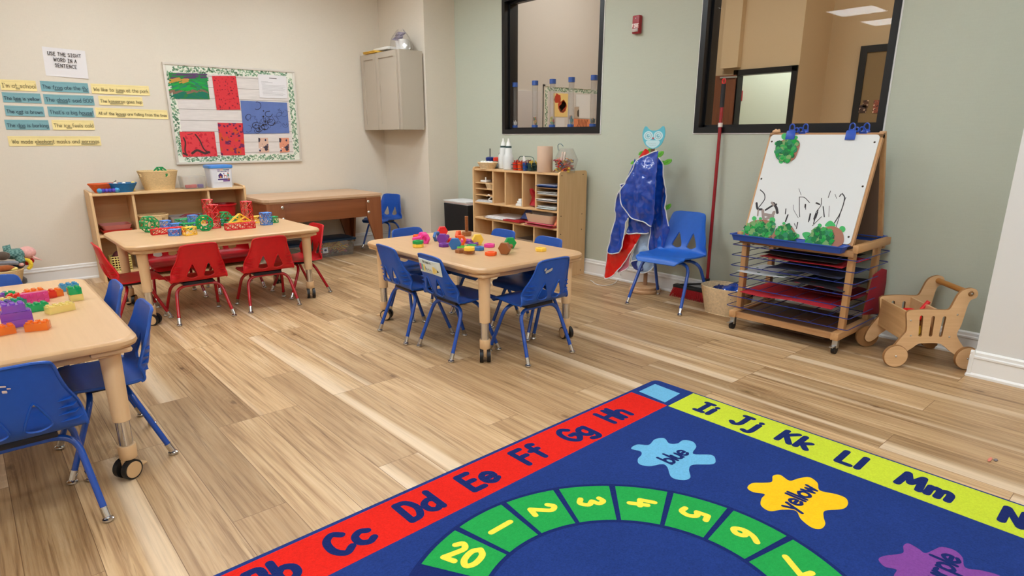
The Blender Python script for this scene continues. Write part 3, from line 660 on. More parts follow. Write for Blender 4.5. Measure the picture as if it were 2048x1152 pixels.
# ---- low bookcase on the left wall
x0, x1, yf, yb, zt, t_ = .815, 2.105, 6.366, 6.645, .775, .02
s1 = thing('low_bookcase', 'low open maple bookcase behind the red chairs table', 'bookcase', ((x0+x1)/2, (yf+yb)/2, 0))
def side_poly(yf, yb, zt, lean): return [(yb, 0), (yf, 0), (yf+lean*.5, zt*.5), (yf+lean, zt-.02), (yf+lean+.02, zt), (yb, zt+.012)]
for a in (x0, x1-t_):
    mb = MB(); mb.prism([(y, z) for y, z in side_poly(yf-.01, yb, zt, .012)], 0, t_, 0, Matrix(((0, 0, 1, a), (1, 0, 0, 0), (0, 1, 0, 0), (0, 0, 0, 1))))
    mb.build('side_panel', BIRCH, s1)
for nm, z in (('top', zt-.03), ('shelf', .388), ('shelf', .06)):
    mb = MB(); mb.bx(x0+t_, x1-t_, yf+.004, yb, z, z+t_, 0, None, .003); mb.build(nm, BIRCHX, s1)
mb = MB(); mb.bx(x0+t_, x1-t_, yb-.012, yb, .06, zt-.02); mb.build('back_panel', BACKP, s1)
for a in (1.128, 1.754):
    mb = MB(); mb.bx(a, a+.02, yf+.02, yb-.012, .40, zt-.03); mb.build('divider', BIRCH, s1)
    mb = MB(); mb.bx(a+.1, a+.12, yf+.03, yb-.012, .08, .388); mb.build('divider', BIRCH, s1)
ZT = zt-.01
# ---- woven baskets
def basket(name, label, cat, T, h, wb, db, wt, dt, rows, cols, mat, n=3.2, amp=.0022, holes=(), loc=None, group=None, th=.006, flare=1.0, parent=None):
    """flared woven basket; superellipse plan, alternating weave; holes: (angle, half width, z0, z1) fractions"""
    mb = MB()
    def pt(a, f, off):
        k = f**flare; w = (wb+(wt-wb)*k)/2+off; d = (db+(dt-db)*k)/2+off
        ca, sa = math.cos(a), math.sin(a)
        return Vector((w*abs(ca)**(2/n)*(1 if ca >= 0 else -1), d*abs(sa)**(2/n)*(1 if sa >= 0 else -1), h*f))
    def hole(a, f):
        for ha, hw, z0, z1 in holes:
            da = (a-ha+PI) % (2*PI)-PI
            if abs(da) < hw and z0 < f < z1: return True
        return False
    for side in (0, 1):
        vs = []; fs = []
        for i in range(rows+1):
            for j in range(cols):
                o = (amp*(1 if (i+j) % 2 else -1) if side == 0 else -th)
                vs.append(pt(2*PI*(j+.5)/cols, max(i/rows, .0001), o))
        for i in range(rows):
            for j in range(cols):
                if hole(2*PI*(j+1)/cols, (i+.5)/rows): continue
                q = (i*cols+j, i*cols+(j+1) % cols, (i+1)*cols+(j+1) % cols, (i+1)*cols+j)
                fs.append(q if side == 0 else q[::-1])
        mb.add(vs, fs, 0, T)
    mb.add([pt(2*PI*j/40, 0, -.001)+Vector((0, 0, .004)) for j in range(40)], [list(range(40))], 0, T)
    rt = th*.9
    for kk in range(3):
        mb.tube([pt(2*PI*j/60, 1, -.003+rt*.5*math.cos(j*2.1+kk*2.1))+Vector((0, 0, rt*.5*math.sin(j*2.1+kk*2.1))) for j in range(60)], rt*.62, 5, 0, T, True)
    mb.tube([pt(2*PI*j/48, .01, .001) for j in range(48)], rt*.7, 5, 0, T, True)
    o = mb.build(name, mat, parent)
    if parent is None: tag(o, label, cat, group)
    return o
WICK = M('wicker_straw', (222, 190, 138), .6, var=.18, vs=60, stretch=(1, 1, 6)); WICKL = M('wicker_pale', (226, 200, 160), .6, var=.14, vs=60); WICKO = M('wicker_orange', (214, 92, 34), .5, var=.12, vs=60); WICKB = M('wicker_blue', (36, 106, 156), .5, var=.12, vs=60)
ym = (yf+yb)/2
def on_top(px, py, z): return Pz(px, py, z)
basket('basket', 'small orange plastic-weave bread basket on the low bookcase', 'basket', TR(.945, ym+.0, ZT), .075, .13, .10, .225, .16, 7, 44, WICKO, 2.2)
basket('basket', 'small blue woven basket beside the orange one on the bookcase', 'basket', TR(1.085, ym-.045, ZT), .075, .14, .10, .225, .15, 7, 44, WICKB, 2.2)
basket('basket', 'tall straw wicker basket with cut-out handles on the low bookcase', 'basket', TR(1.385, ym+.0, ZT), .17, .23, .17, .315, .245, 17, 84, WICK, 3.2, .0025, ((-1.3, .17, .70, .90), (PI, .3, .7, .9)))
# things in those baskets
mb = MB(); mb.ball((.92, ym, ZT+.035), (.06, .04, .03)); tag(mb.build('toy_tongs_heap', M('tan_wood', (200, 160, 110), .6)), 'wooden pieces inside the orange basket', 'wooden pieces'); 
mb = MB(); mb.cyl((1.0, ym-.02, ZT+.06), (1.045, ym-.03, ZT+.1), .005); tag(mb.build('wooden_stick', M('grey_stick', (120, 110, 96), .5)), 'thin grey stick poking out of the orange basket', 'stick')
for (a, b, c, col, lb) in ((1.03, -.05, .085, (232, 232, 226), 'white knob in the blue basket, left end'), (1.10, -.03, .082, (236, 236, 230), 'white knob in the blue basket, middle'), (1.168, -.05, .086, (226, 200, 90), 'yellow knob in the blue basket, right end')):
    mb = MB(); mb.ball((a, ym+b, ZT+c-.012), (.017, .017, .014)); mb.cyl((a, ym+b, ZT+.008), (a, ym+b, ZT+c-.012), .008); tag(mb.build('wooden_peg', M('knob%d' % col[2], col, .4)), lb, 'knob')
def bead_toy():
    t = thing('bead_rattle', 'blue and violet bead rattle in front of the orange basket', 'rattle', (.965, yf+.045, ZT))
    mb = MB(); mb.cyl((.9, yf+.045, ZT+.022), (1.03, yf+.045, ZT+.022), .006); mb.build('rod', M('rod_navy', (40, 50, 110), .4), t)
    for k in range(6):
        c = [(70, 150, 200), (60, 60, 170), (90, 70, 180), (60, 60, 170), (90, 70, 180), (70, 150, 200)][k]
        mb = MB(); mb.ball((.9+.026*k, yf+.045, ZT+.022), .0215 if k in (0, 5) else .018); mb.build('bead', M('bead%d' % c[0], c, .35), t)
bead_toy()
def lattice_ball(mb, c, r, m=0, T=None, b=.0035, n=8, thick=.6):
    """octagonal see-through wheel block: two octagon rings joined by bars"""
    for s in (-1, 1):
        for rr in (1, .55):
            P = [Vector(c)+Vector((r*rr*math.cos(PI/8+2*PI*k/n), s*r*thick*.5, r*rr*math.sin(PI/8+2*PI*k/n))) for k in range(n)]
            mb.tube(P, b, 4, m, T, True)
        for k in range(n):
            a = PI/8+2*PI*k/n; q = a+PI/8
            mb.tube([Vector(c)+Vector((r*.55*math.cos(a), s*r*thick*.5, r*.55*math.sin(a))), Vector(c)+Vector((r*math.cos(a), s*r*thick*.5, r*math.sin(a)))], b, 4, m, T)
            mb.tube([Vector(c)+Vector((r*.55*math.cos(a), s*r*thick*.5, r*.55*math.sin(a))), Vector(c)+Vector((r*.97*math.cos(q), s*r*thick*.5, r*.97*math.sin(q)))], b*.8, 4, m, T)
    for k in range(n):
        a = PI/8+2*PI*k/n
        for rr in (1, .55): mb.tube([Vector(c)+Vector((r*rr*math.cos(a), -r*thick*.5, r*rr*math.sin(a))), Vector(c)+Vector((r*rr*math.cos(a), r*thick*.5, r*rr*math.sin(a)))], b, 4, m, T)
LG, LR, LB, LY = M('toy_green', (20, 150, 80), .35), M('toy_red', (212, 36, 36), .35), M('toy_blue', (84, 134, 206), .35), M('toy_yellow', (240, 190, 50), .35)
mb = MB(); lattice_ball(mb, (1.41, ym, ZT+.15), .055); tag(mb.build('lattice_octagon', LG), 'green lattice wheel sticking out of the tall wicker basket', 'lattice toy')
# clear tubs
CLEAR = GLASS('clear_plastic', (.97, .97, .97), 1.0, .10, .05, (220, 214, 204)); MILKY = M('milky_plastic', (228, 228, 234), .35, trans=.12, ior=1.1)
def tub(mb, T, w, d, h, tw, td, m=0, th=.003, r=.02, bottom=True):
    a = [rrect(w+(tw-w)*f-2*o, d+(td-d)*f-2*o, r, 4) for f, o in ((0, 0), (1, 0), (1, th), (0, th))]
    R = [[(x, y, z) for x, y in p] for p, z in zip(a, (0, h, h, .004))]
    mb.loft(R, m, T, True, False)
    if bottom: mb.add(R[0], [list(range(len(R[0])-1, -1, -1))], m, T); mb.add(R[3], [list(range(len(R[3])))], m, T)
    return mb
T = TR(1.66, ym-.03, ZT)
b1 = thing('clear_bin', 'low clear bin with red and violet pieces, between basket and lidded tub', 'bin', (1.66, ym-.03, ZT)); mb = MB(); tub(mb, T, .19, .17, .115, .205, .185); mb.build('body', CLEAR, b1)
for k, (a, b, c, l) in enumerate(((-.05, -.04, (200, 50, 60), 'red piece at the front left of the clear bin'), (.0, -.03, (205, 60, 70), 'red piece in the middle of the clear bin'), (.055, -.04, (90, 60, 150), 'violet piece at the right of the clear bin'))):
    mb = MB(); mb.box((1.66+a, ym-.03+b, ZT+.022), (.05, .04, .032), 0, None, .006); tag(mb.build('building_brick', M('piece%d' % k, c, .4)), l, 'brick')
# lidded tub with label
t = thing('lidded_tub', 'translucent tub with a blue lid and a crystal blocks label', 'storage tub', (1.905, ym-.025, ZT))
mb = MB(); tub(mb, TR(1.905, ym-.025, ZT), .185, .17, .185, .205, .19); mb.build('body', MILKY, t)
mb = MB(); mb.loft([[(x, y, z) for x, y in rrect(.215+o, .20+o, .025, 4)] for o, z in ((-.012, .180), (.004, .182), (.008, .192), (.004, .206), (-.02, .212))], 0, TR(1.905, ym-.025, ZT)); mb.build('lid', M('lid_blue', (74, 140, 214), .35), t)
fr = frame((1.862, ym-.115, ZT+.05), (1, 0, 0), (0, -.05, 1)); L = MB()
L.prism(rrect(.118, .118, .004, 2), 0, .0008, 0, fr @ TR(.06, .06, 0))
for k, m_ in enumerate((3, 2, 4, 5)): L.bx(.003+.028*k, .031+.028*k, .112, .119, .0008, .0012, m_, fr)
for k, w_ in enumerate(('CRYSTAL', 'BUILDING', 'BLOCKS')): L.text(w_, .0085, .0018, fr @ TR(.006+.0375*k, .098, .0011), 5, .1)
hz = .0012
def fl(pts, m): L.add([(x, y, hz) for x, y in pts], [list(range(len(pts)))], m, fr)
fl([(.012, .04), (.05, .04), (.05, .066), (.012, .066)], 5); fl([(.008, .064), (.031, .088), (.054, .064)], 5); fl([(.024, .04), (.038, .04), (.038, .058), (.024, .058)], 2)
fl([(.062, .04), (.066, .04), (.066, .08), (.062, .08)], 6); fl([(.062, .06), (.085, .06), (.085, .066), (.062, .066)], 6); fl([(.08, .04), (.084, .04), (.084, .064), (.08, .064)], 6); fl([(.056, .078), (.067, .076), (.067, .086), (.058, .086)], 7)
fl([(.094, .04), (.098, .04), (.098, .06), (.094, .06)], 5); fl([(.103, .04), (.107, .04), (.107, .06), (.103, .06)], 5); fl([(.093, .058), (.108, .058), (.106, .076), (.095, .076)], 4); fl(ell(.1005, .083, .006, .007, 10), 6)
fl([(.004, .02), (.114, .02), (.114, .034), (.004, .034)], 5); fl([(.05, .006), (.112, .006), (.112, .018), (.05, .018)], 3); fl(ell(.102, .026, .011, .011, 14), 2)
L.build('label', [M('label_white', (236, 236, 238), .4), M('x', (0, 0, 0)), M('l_orange', (224, 140, 50), .4), M('l_violet', (110, 60, 140), .4), M('l_green', (40, 130, 110), .4), M('l_navy', (70, 40, 110), .4), M('l_rust', (180, 70, 40), .4), M('l_blue', (50, 90, 170), .4)], t, smooth=0)
# inside the bookcase
REDP = M('red_tray', (186, 40, 30), .4)
for k, (z, l) in enumerate(((.408, 'lower red tray in the left bay of the low bookcase'), (.448, 'clear-walled red lid stacked in the left bay of the bookcase'))):
    mb = MB(); tub(mb, TR(.985, ym, z), .2, .2, .04, .23, .22); tag(mb.build('tray', REDP if k == 0 else M('pink_clear', (190, 110, 100), .4)), l, 'tray')
basket('basket', 'straw wicker basket in the middle bay of the low bookcase', 'basket', TR(1.29, ym, .408), .135, .2, .17, .25, .21, 12, 64, WICK, 3.5, .002, ((-1.2, .16, .55, .85),))
t = thing('clear_bin', 'wide clear bin in the middle bay of the low bookcase', 'bin', (1.58, ym, .408)); mb = MB(); tub(mb, TR(1.58, ym, .408), .28, .2, .11, .32, .23); mb.build('body', GLASS('hazy_plastic', (.9, .9, .92), .8, .45, .2, (190, 180, 172)), t)
mb = MB(); mb.bx(1.45, 1.71, ym-.08, ym+.08, .413, .47, 0, None, .01); tag(mb.build('fabric_heap', M('violet_grey', (96, 92, 130), .8, var=.3)), 'blue grey pieces inside the wide clear bin', 'pieces')
mb = MB(); mb.tube(catmull([(1.5, ym-.06, .50), (1.56, ym-.05, .522), (1.64, ym-.04, .518), (1.69, ym-.03, .505)], 5), .012, 8); tag(mb.build('jump_rope_handle', M('maroon', (110, 20, 30), .4)), 'dark red handle lying on the wide clear bin', 'handle')
t = thing('bucket', 'red plastic bucket in the right bay of the low bookcase', 'bucket', (1.92, ym, .408)); mb = MB(); mb.lathe([(.085, 0), (.112, .18), (.122, .182), (.122, .196), (.108, .196), (.082, .006), (0, .006)], 28, 0, TR(1.92, ym, .408), False); mb.lathe([(.084, .001), (0, .001)], 28, 0, TR(1.92, ym, .408)); mb.build('body', M('bucket_red', (186, 22, 32), .3), t)
basket('basket', 'pale basket on the bottom shelf, seen through the red chair back', 'basket', TR(1.68, ym, .08), .1, .24, .18, .28, .21, 9, 60, WICKL, 3.5)
mb = MB(); mb.ball((1.68, ym, .185), (.09, .06, .03)); tag(mb.build('toy_heap', M('dark_olive', (70, 60, 50), .7, var=.4)), 'dark stuff heaped in the pale bottom shelf basket', 'heap')
mb = MB(); tub(mb, TR(1.20, ym-.04, .08), .2, .18, .15, .22, .2); tag(mb.build('clear_bin', GLASS('hazy_plastic')), 'pale see-through bin on the bottom shelf behind the table leg', 'bin')
def lattice_tub(mb, x, y, z, w, d, h, nx, nz, b=.003, m=0):
    for s in (-1, 1):
        for k in range(nx+1): mb.cyl((x-w/2+w*k/nx, y+s*d/2, z), (x-w/2+w*k/nx, y+s*d/2, z+h), b, None, 4, m)
        for k in range(nz+1): mb.cyl((x-w/2, y+s*d/2, z+h*k/nz), (x+w/2, y+s*d/2, z+h*k/nz), b, None, 4, m); mb.cyl((x+s*w/2, y-d/2, z+h*k/nz), (x+s*w/2, y+d/2, z+h*k/nz), b, None, 4, m)
        for k in range(nx+1): mb.cyl((x+s*w/2, y-d/2+d*k/nx, z), (x+s*w/2, y-d/2+d*k/nx, z+h), b, None, 4, m)
    mb.box((x, y, z+.003), (w, d, .006), m)
mb = MB(); lattice_tub(mb, .97, ym-.05, .08, .15, .13, .13, 7, 6, .004); tag(mb.build('crate', M('crate_yellow', (220, 200, 120), .5)), 'small yellow open-weave crate on the bottom shelf of the bookcase', 'crate')
mb = MB(); mb.ball((.97, ym-.03, .17), (.06, .05, .085)); tag(mb.build('soft_toy', M('dark_maroon', (80, 30, 34), .9)), 'dark maroon soft toy in the yellow crate', 'soft toy')
# ---- brown sensory table
t = thing('sand_table', 'brown lidded play table with tapered slab legs by the back wall', 'table', (2.76, 6.27, 0))
bx0, bx1, by0, by1 = 2.10, 3.335, 5.90, 6.635
BRN = W('walnut_stain', (142, 84, 50), (124, 70, 38), 0, .5, .4); BRNZ = W('walnut_stain_upright', (146, 90, 56), (126, 72, 42), 2, .5, .4)
TOPW = W('bleached_lid', (214, 180, 148), (198, 162, 128), 0, .6, .5)
mb = MB(); mb.prism([(bx0, by1), (bx0, by0+.06), (bx0+.045, by0), (bx1, by0), (bx1, by1)], .640, .665); mb.build('lid', TOPW, t, smooth=0)
mb = MB(); mb.prism([(bx0+.01, by1), (bx0+.01, by0+.06), (bx0+.05, by0+.01), (bx1-.01, by0+.01), (bx1-.01, by1)], .625, .640); mb.build('lid_rim', M('rim_tan', (190, 150, 112), .5), t, smooth=0)
for nm, a in (('apron', (bx0+.14, bx1-.16, by0+.02, by0+.045)), ('apron', (bx0+.1, bx1-.1, by1-.05, by1-.025))):
    mb = MB(); mb.bx(*a, .43, .625, 0, None, .004); mb.build(nm, BRN, t)
mb = MB(); mb.bx(bx1-.045, bx1-.02, by0+.04, by1-.04, .43, .625); mb.build('apron', BRN, t); mb = MB(); mb.bx(bx0+.02, bx0+.045, by0+.09, by1-.04, .43, .625); mb.build('apron', BRN, t)
mb = MB(); mb.bx(bx0+.03, bx1-.04, by0+.04, by1-.04, .43, .45); mb.build('floor_board', BRN, t)
BOLT = M('bolt_head', (214, 208, 200), .25, .9)
for i, (cx, sx) in enumerate(((bx0+.02, 1), (bx1-.01, -1))):
    for j, y in enumerate((by0+.018, by1-.02)):
        mb = MB(); prof_ = [(cx, .625), (cx+sx*.17, .625), (cx+sx*.165, .43), (cx+sx*.06, .075), (cx, .075)]
        mb.prism([(a, b) for a, b in prof_], -.011, .011, 0, Matrix(((1, 0, 0, 0), (0, 0, -1, y-.0), (0, 1, 0, 0), (0, 0, 0, 1))))
        mb.prism([(y+(.0 if j == 0 else -.17), .625), (y+(.17 if j == 0 else 0), .625), (y+(.06 if j == 0 else 0), .075), (y+(0 if j == 0 else -.06), .075)], -.011, .011, 0, Matrix(((0, 0, 1, cx+sx*.008), (1, 0, 0, 0), (0, 1, 0, 0), (0, 0, 0, 1))))
        lg = mb.build('leg', BRNZ, t, smooth=0)
        mb = MB()
        if j == 0:
            for zz in (.585, .475): mb.ball((cx+sx*.15, by0+.004, zz), (.016, .008, .016))
            mb.build('bolt', BOLT, lg)
        mb = MB(); xx, yy = cx+sx*.035, y+(.02 if j == 0 else -.02)
        for s in (-1, 1): mb.cyl((xx+s*.008, yy, .03), (xx+s*.02, yy, .03), .03, None, 18)
        mb.cyl((xx, yy, .03), (xx, yy, .085), .01); mb.build('caster', TYRE, lg)
def store_bin(x, y, w, d, h, lidc, label, fill, rz=0):
    t = thing('storage_bin', label, 'storage bin', (x, y, 0)); T = TR(x, y, 0, rz)
    mb = MB(); tub(mb, T, w*.9, d*.9, h-.015, w, d); mb.build('body', GLASS('clear_plastic'), t)
    mb = MB(); mb.loft([[(a, b, z) for a, b in rrect(w+o, d+o, .02, 3)] for o, z in ((.0, h-.03), (.02, h-.028), (.02, h-.008), (-.02, h))], 0, T); mb.build('lid', lidc, t)
    mb = MB(); mb.sheet(rrect(.06, .06, .004, 2), (), 0, .001, None, 0, T @ TR(-w*.34, -d*.475, h*.42, 0, PI/2)); mb.sheet(ell(0, 0, .015, .012, 12), (), 0, .001, None, 1, T @ TR(-w*.34, -d*.475-.001, h*.42, 0, PI/2)); mb.build('label', [M('label_grey', (190, 190, 194), .4), M('label_ink', (60, 70, 90), .5)], t)
    return T
T = store_bin(2.93, 6.33, .42, .30, .19, M('lid_navy', (30, 62, 92), .4), 'clear bin of yellow stuff with a dark blue lid under the brown table', None, .02)
mb = MB(); rr = random.Random(3)
for k in range(60):
    a, b = rr.uniform(-.1, .12), rr.uniform(-.1, .09); z = .03+rr.random()*.10; q = rr.uniform(0, 6.3)
    mb.tube(catmull([(a, b, z), (a+.04*math.cos(q), b+.04*math.sin(q), z+.02), (a+.07*math.cos(q+.8), b+.05*math.sin(q+.8), z)], 3), .005, 4, k % 3, T)
stuff(tag(mb.build('straw_filling', [M('straw_y', (226, 170, 60), .7), M('straw_o', (200, 130, 50), .7), M('straw_l', (230, 200, 80), .7)]), 'yellow straw filling inside the clear bin under the brown table', 'straw'))
mb = MB()
for k in range(30):
    mb.ball((rr.uniform(-.16, .17), rr.uniform(-.11, .11), rr.uniform(.02, .05)), (.02, .02, .016), k % 2, T, 8, 6)
stuff(tag(mb.build('toy_filling', [M('fill_pink', (140, 60, 90), .6), M('fill_brown', (110, 70, 60), .6)]), 'dark pink toys at the bottom of the straw bin', 'toys'))
T = store_bin(2.46, 6.36, .36, .28, .17, M('lid_navy', (30, 62, 92), .4), 'bin with a dark lid and green contents under the brown table, left', None)
mb = MB(); mb.bx(-.12, .12, -.09, .09, .01, .09, 0, T, .02); tag(mb.build('green_filling', M('fill_green', (50, 110, 80), .7, var=.4)), 'green contents of the left bin under the brown table', 'contents')
# ---- wall cabinet
GREYC = M('cabinet_grey', (180, 169, 153), .5)
cx0, cx1, cy0, cy1, cz0, cz1 = 3.605, 3.88, 5.868, 6.64, 1.306, 2.092
t = thing('wall_cabinet', 'grey two-door wall cabinet hung on the corner pillar', 'cabinet', (3.74, 6.25, cz0))
mb = MB(); mb.bx(cx0+.02, cx1, cy0, cy1, cz0, cz1); mb.bx(cx0, cx0+.02, cy0, cy1, cz0, cz1, 0, None, .002); mb.build('body', GREYC, t, smooth=0)
def shaker(ya, yb_):
    mb = MB(); x0_, x1_ = cx0-.02, cx0-.002; w = .058
    mb.bx(x0_, x1_, ya, ya+w, cz0, cz1-.002); mb.bx(x0_, x1_, yb_-w, yb_, cz0, cz1-.002); mb.bx(x0_, x1_, ya+w, yb_-w, cz0, cz0+w); mb.bx(x0_, x1_, ya+w, yb_-w, cz1-w, cz1-.002); mb.bx(x0_+.010, x1_, ya+w, yb_-w, cz0+w, cz1-w)
    mb.build('door', GREYC, t, smooth=0)
ysplit = 6.32
shaker(cy0+.035, ysplit-.003); shaker(ysplit+.003, cy1)
# on the cabinet
mb = MB(); T = TR(3.68, 6.42, cz1); mb.box((0, 0, .01), (.22, .26, .014), 0, T, .004); mb.box((-.02, .0, .02), (.2, .24, .006), 0, T, .002); tag(mb.build('folder', M('folder_yellow', (222, 178, 70), .5)), 'yellow folder lying over the cabinet edge', 'folder')
mb = MB(); mb.box((3.72, 6.27, cz1+.038), (.2, .3, .028), 0, None, .008); tag(mb.build('white_tray', M('tray_white', (226, 222, 214), .4)), 'flat white tray on the wall cabinet', 'tray'); 
t = thing('plastic_bag', 'clear plastic bag of white cups and folded cloth on the wall cabinet', 'bag', (3.72, 5.99, cz1))
mb = MB()
def bagpt(a, f):
    r = (.125+.02*math.sin(3*a+1)+.008*math.sin(7*a+2*f))*(1-f**2.2*.75); return Vector((3.73+r*.9*math.cos(a), 5.99+r*1.15*math.sin(a)+.03*f, cz1+.004+.2*f+.012*math.sin(5*a+4*f)*f))
mb.loft([[bagpt(2*PI*k/30, i/9) for k in range(30)] for i in range(10)], 0, None, True, False); mb.build('film', GLASS('bag_film', (.97, .97, .98), 1.6, .06, .12), t)
mb = MB()
for a, b, r in ((3.70, 5.93, .05), (3.73, 6.045, .05), (3.76, 5.98, .05)): mb.lathe([(r*.8, .005), (r, .095), (r*1.05, .1), (0, .1)], 18, 0, TR(a, b, cz1)); 
o = mb.build('cups', M('cup_white', (235, 233, 228), .4), t)
mb = MB(); rr = random.Random(5)
for k in range(7): mb.sheet(rrect(.17, .05, .01, 2), (), .02, .003, lambda u, v, k=k: (3.72+v*.6+.008*k-.03, 6.03+u, cz1+.115+.010*k+.012*math.sin(20*u+k)+v*.5), k % 2)
mb.build('cloth', [M('cloth_lilac', (150, 140, 160), .8), M('cloth_greyv', (110, 100, 120), .8)], t)
# ---- black bin with papers
t = thing('black_crate', 'tall black box beside the cubby shelf, papers on top', 'box', (4.12, 5.46, 0)); mb = MB(); tub(mb, TR(4.1, 5.44, 0), .30, .42, .54, .31, .43, 0, .01, .02); mb.build('body', M('matte_black', (26, 26, 28), .55, bmp=.2, bs=120), t)
for k in range(4):
    mb = MB(); mb.box((4.09-.005*k, 5.43+.006*k, .545+.008*k), (.27, .40, .007), 0, TR(0, 0, 0)); tag(mb.build('paper_sheet', M('paper%d' % k, [(226, 224, 220), (216, 190, 190), (232, 230, 226), (222, 222, 224)][k], .7)), ['lowest paper on the tall black box', 'pinkish paper in the pile on the tall black box', 'white paper second from top on the black box', 'topmost paper on the tall black box'][k], 'paper')
# ---- cubby shelf on the sage wall
fx, bx, y0, y1, zt = 3.915, 4.268, 3.858, 5.085, .945
s2 = thing('cubby_shelf', 'tall maple cubby shelf with upright slots against the sage wall', 'shelf', ((fx+bx)/2, (y0+y1)/2, 0))
for a, nm in ((y0, 'side_panel'), (y1-.02, 'side_panel')):
    mb = MB(); P = [(fx, 0), (bx, 0), (bx, zt-.03)]+[(bx-.03+.03*math.cos(q), zt-.03+.03*math.sin(q)) for q in (.4, .8, 1.2)]+[(bx-.03, zt), (fx+.03, zt)]+[(fx+.03-.03*math.sin(q), zt-.03+.03*math.cos(q)) for q in (.4, .8, 1.2)]+[(fx, zt-.03)]
    mb.prism([(p, q) for p, q in P], 0, .02, 0, Matrix(((1, 0, 0, 0), (0, 0, 1, a), (0, 1, 0, 0), (0, 0, 0, 1))))
    if a == y0:
        for px_, pz_ in ((.03, .91), (.3, .91), (.03, .56), (.3, .56), (.03, .40), (.3, .42), (.3, .04), (.03, .04)): mb.cyl((fx+px_, y0-.0015, pz_), (fx+px_, y0+.004, pz_), .005, None, 10, 1)
    mb.build(nm, [BIRCH, SCREW], s2)
Z1, Z2, Z3 = .585, .43, .06
for z, nm in ((zt-.035, 'top'), (Z1, 'shelf'), (Z2, 'shelf'), (Z3, 'shelf')):
    mb = MB(); mb.bx(fx+.008, bx-.01, y0+.02, y1-.02, z, z+.018, 0, None, .002); mb.build(nm, BIRCHY, s2)
mb = MB(); mb.bx(bx-.01, bx, y0+.02, y1-.02, .06, zt-.02); mb.build('back_panel', BACKP, s2)
def sY(px): return Px(px, 390, fx).y
dv = [984, 1008.5, 1043, 1069.5]
DY = [sY(p) for p in dv]
for a in DY:
    mb = MB(); mb.bx(fx+.012, bx-.01, a-.009, a+.009, Z1+.018, zt-.035); mb.build('divider', BIRCH, s2)
for a in (y0+.33, y0+.62, y0+.93):
    mb = MB(); mb.bx(fx+.014, bx-.01, a-.009, a+.009, Z3+.018, Z2); mb.build('divider', BIRCH, s2)
LZ = [.667, .727, .785]; LZ2 = [.668, .728, .79]
for z in LZ: 
    mb = MB(); mb.bx(fx+.02, bx-.01, DY[0]+.009, y1-.02, z, z+.008); mb.build('slot_shelf', BIRCHY, s2)
for z in LZ2:
    mb = MB(); mb.bx(fx+.02, bx-.01, y0+.02, DY[3]-.009, z, z+.008); mb.build('slot_shelf', BIRCHY, s2)
# contents
ya, yb2 = (DY[0]+y1-.02)/2, (y0+.02+DY[3])/2
def papers(name, x, y, z, w, d, n, cols, label, seed=0, cat='papers', skew=.02):
    r_ = random.Random(seed)
    for k in range(n):
        mb = MB(); T = TR(x+r_.uniform(-skew, skew), y+r_.uniform(-skew, skew)*.6, z+.0045*k+.002, r_.uniform(-.08, .08)); c = cols[k % len(cols)]
        mb.sheet(rrect(w, d, .003, 1), (), .06, .003, lambda u, v, k=k: (u, v, .003*math.sin(9*u+k)+.003*math.cos(7*v)), 0, T)
        o = mb.build(name, M('sheet_%d_%d_%d' % c, c, .75)); tag(o, label % (['bottom', 'second', 'third', 'fourth', 'fifth', 'sixth'][k] if k < n-1 else 'top'), cat, None)
WP = (228, 226, 222)
papers('paper_sheet', 4.07, ya, Z1+.018, .26, min(.26, y1-.04-DY[0]), 3, [WP, (216, 214, 212)], '%s white paper in the lowest left slot of the cubby shelf', 1)
basket('basket', 'tiny pale basket in the left slots of the cubby shelf', 'basket', TR(4.0, ya-.05, LZ[1]+.008), .048, .1, .08, .14, .10, 6, 36, WICKL, 3)
mb = MB(); mb.box((4.0, ya+.05, LZ[2]+.02), (.08, .09, .02), 0, None, .004); mb.cyl((3.98, ya+.03, LZ[2]+.03), (3.98, ya+.03, LZ[2]+.06), .008); tag(mb.build('white_clip', M('clip_white', (224, 222, 218), .4)), 'white plastic piece in the top left slot', 'plastic piece')
mb = MB(); mb.ball((4.05, ya-.05, LZ[2]+.03), (.06, .06, .02)); tag(mb.build('twig_heap', M('twig_brown', (96, 66, 46), .8, var=.4)), 'brown scraps beside the white piece in the top left slot', 'scraps')
mb = MB(); mb.tube(catmull([(3.95, ya-.02, .66), (3.95, ya-.05, .68), (3.95, ya-.08, .655), (3.95, ya-.05, .63), (3.96, ya-.10, .62), (3.96, ya-.12, .65), (3.95, ya-.09, .66)], 5), .006, 6); tag(mb.build('cord_loop', M('cord_white', (230, 226, 220), .5)), 'white and red looped cord in the lower left slot', 'cord')
yc = DY[2]+.05
for k, (a, b, w) in enumerate(((.0, .024, .08), (.01, .048, .06), (.015, .068, .04))): mb = MB(); mb.box((3.99+a, yc+.02, Z1+.018+b-.012), (.1, w, .022), 0, None, .002); tag(mb.build('white_box', M('boxes_white', (230, 228, 224), .5)), ['lowest small white box in the middle slot', 'second small white box in the middle slot', 'topmost small white box in the middle slot'][k], 'box')
mb = MB(); mb.box((3.97, DY[2]+.018, Z1+.17), (.05, .01, .13), 0, None, .002); tag(mb.build('white_strip', M('boxes_white', (230, 228, 224), .5)), 'upright white strip leaning in the middle slot', 'strip')
yc = (DY[2]+DY[3])/2-.02
mb = MB(); mb.sheet([(0, 0), (.09, .0), (.08, .07), (.05, .15), (.03, .16), (.02, .08)], (), .02, .03, lambda u, v: (3.98+.02*math.sin(v*30), yc+.06-u, Z1+.03+v)); tag(mb.build('red_pouch', M('pouch_red', (168, 30, 40), .4)), 'red pouch with white lines standing in a cubby slot', 'pouch')
papers('paper_sheet', 4.06, yb2, Z1+.02, .27, .25, 6, [WP, (206, 214, 210), (216, 214, 212)], '%s paper of the pile in the lowest right slot', 2)
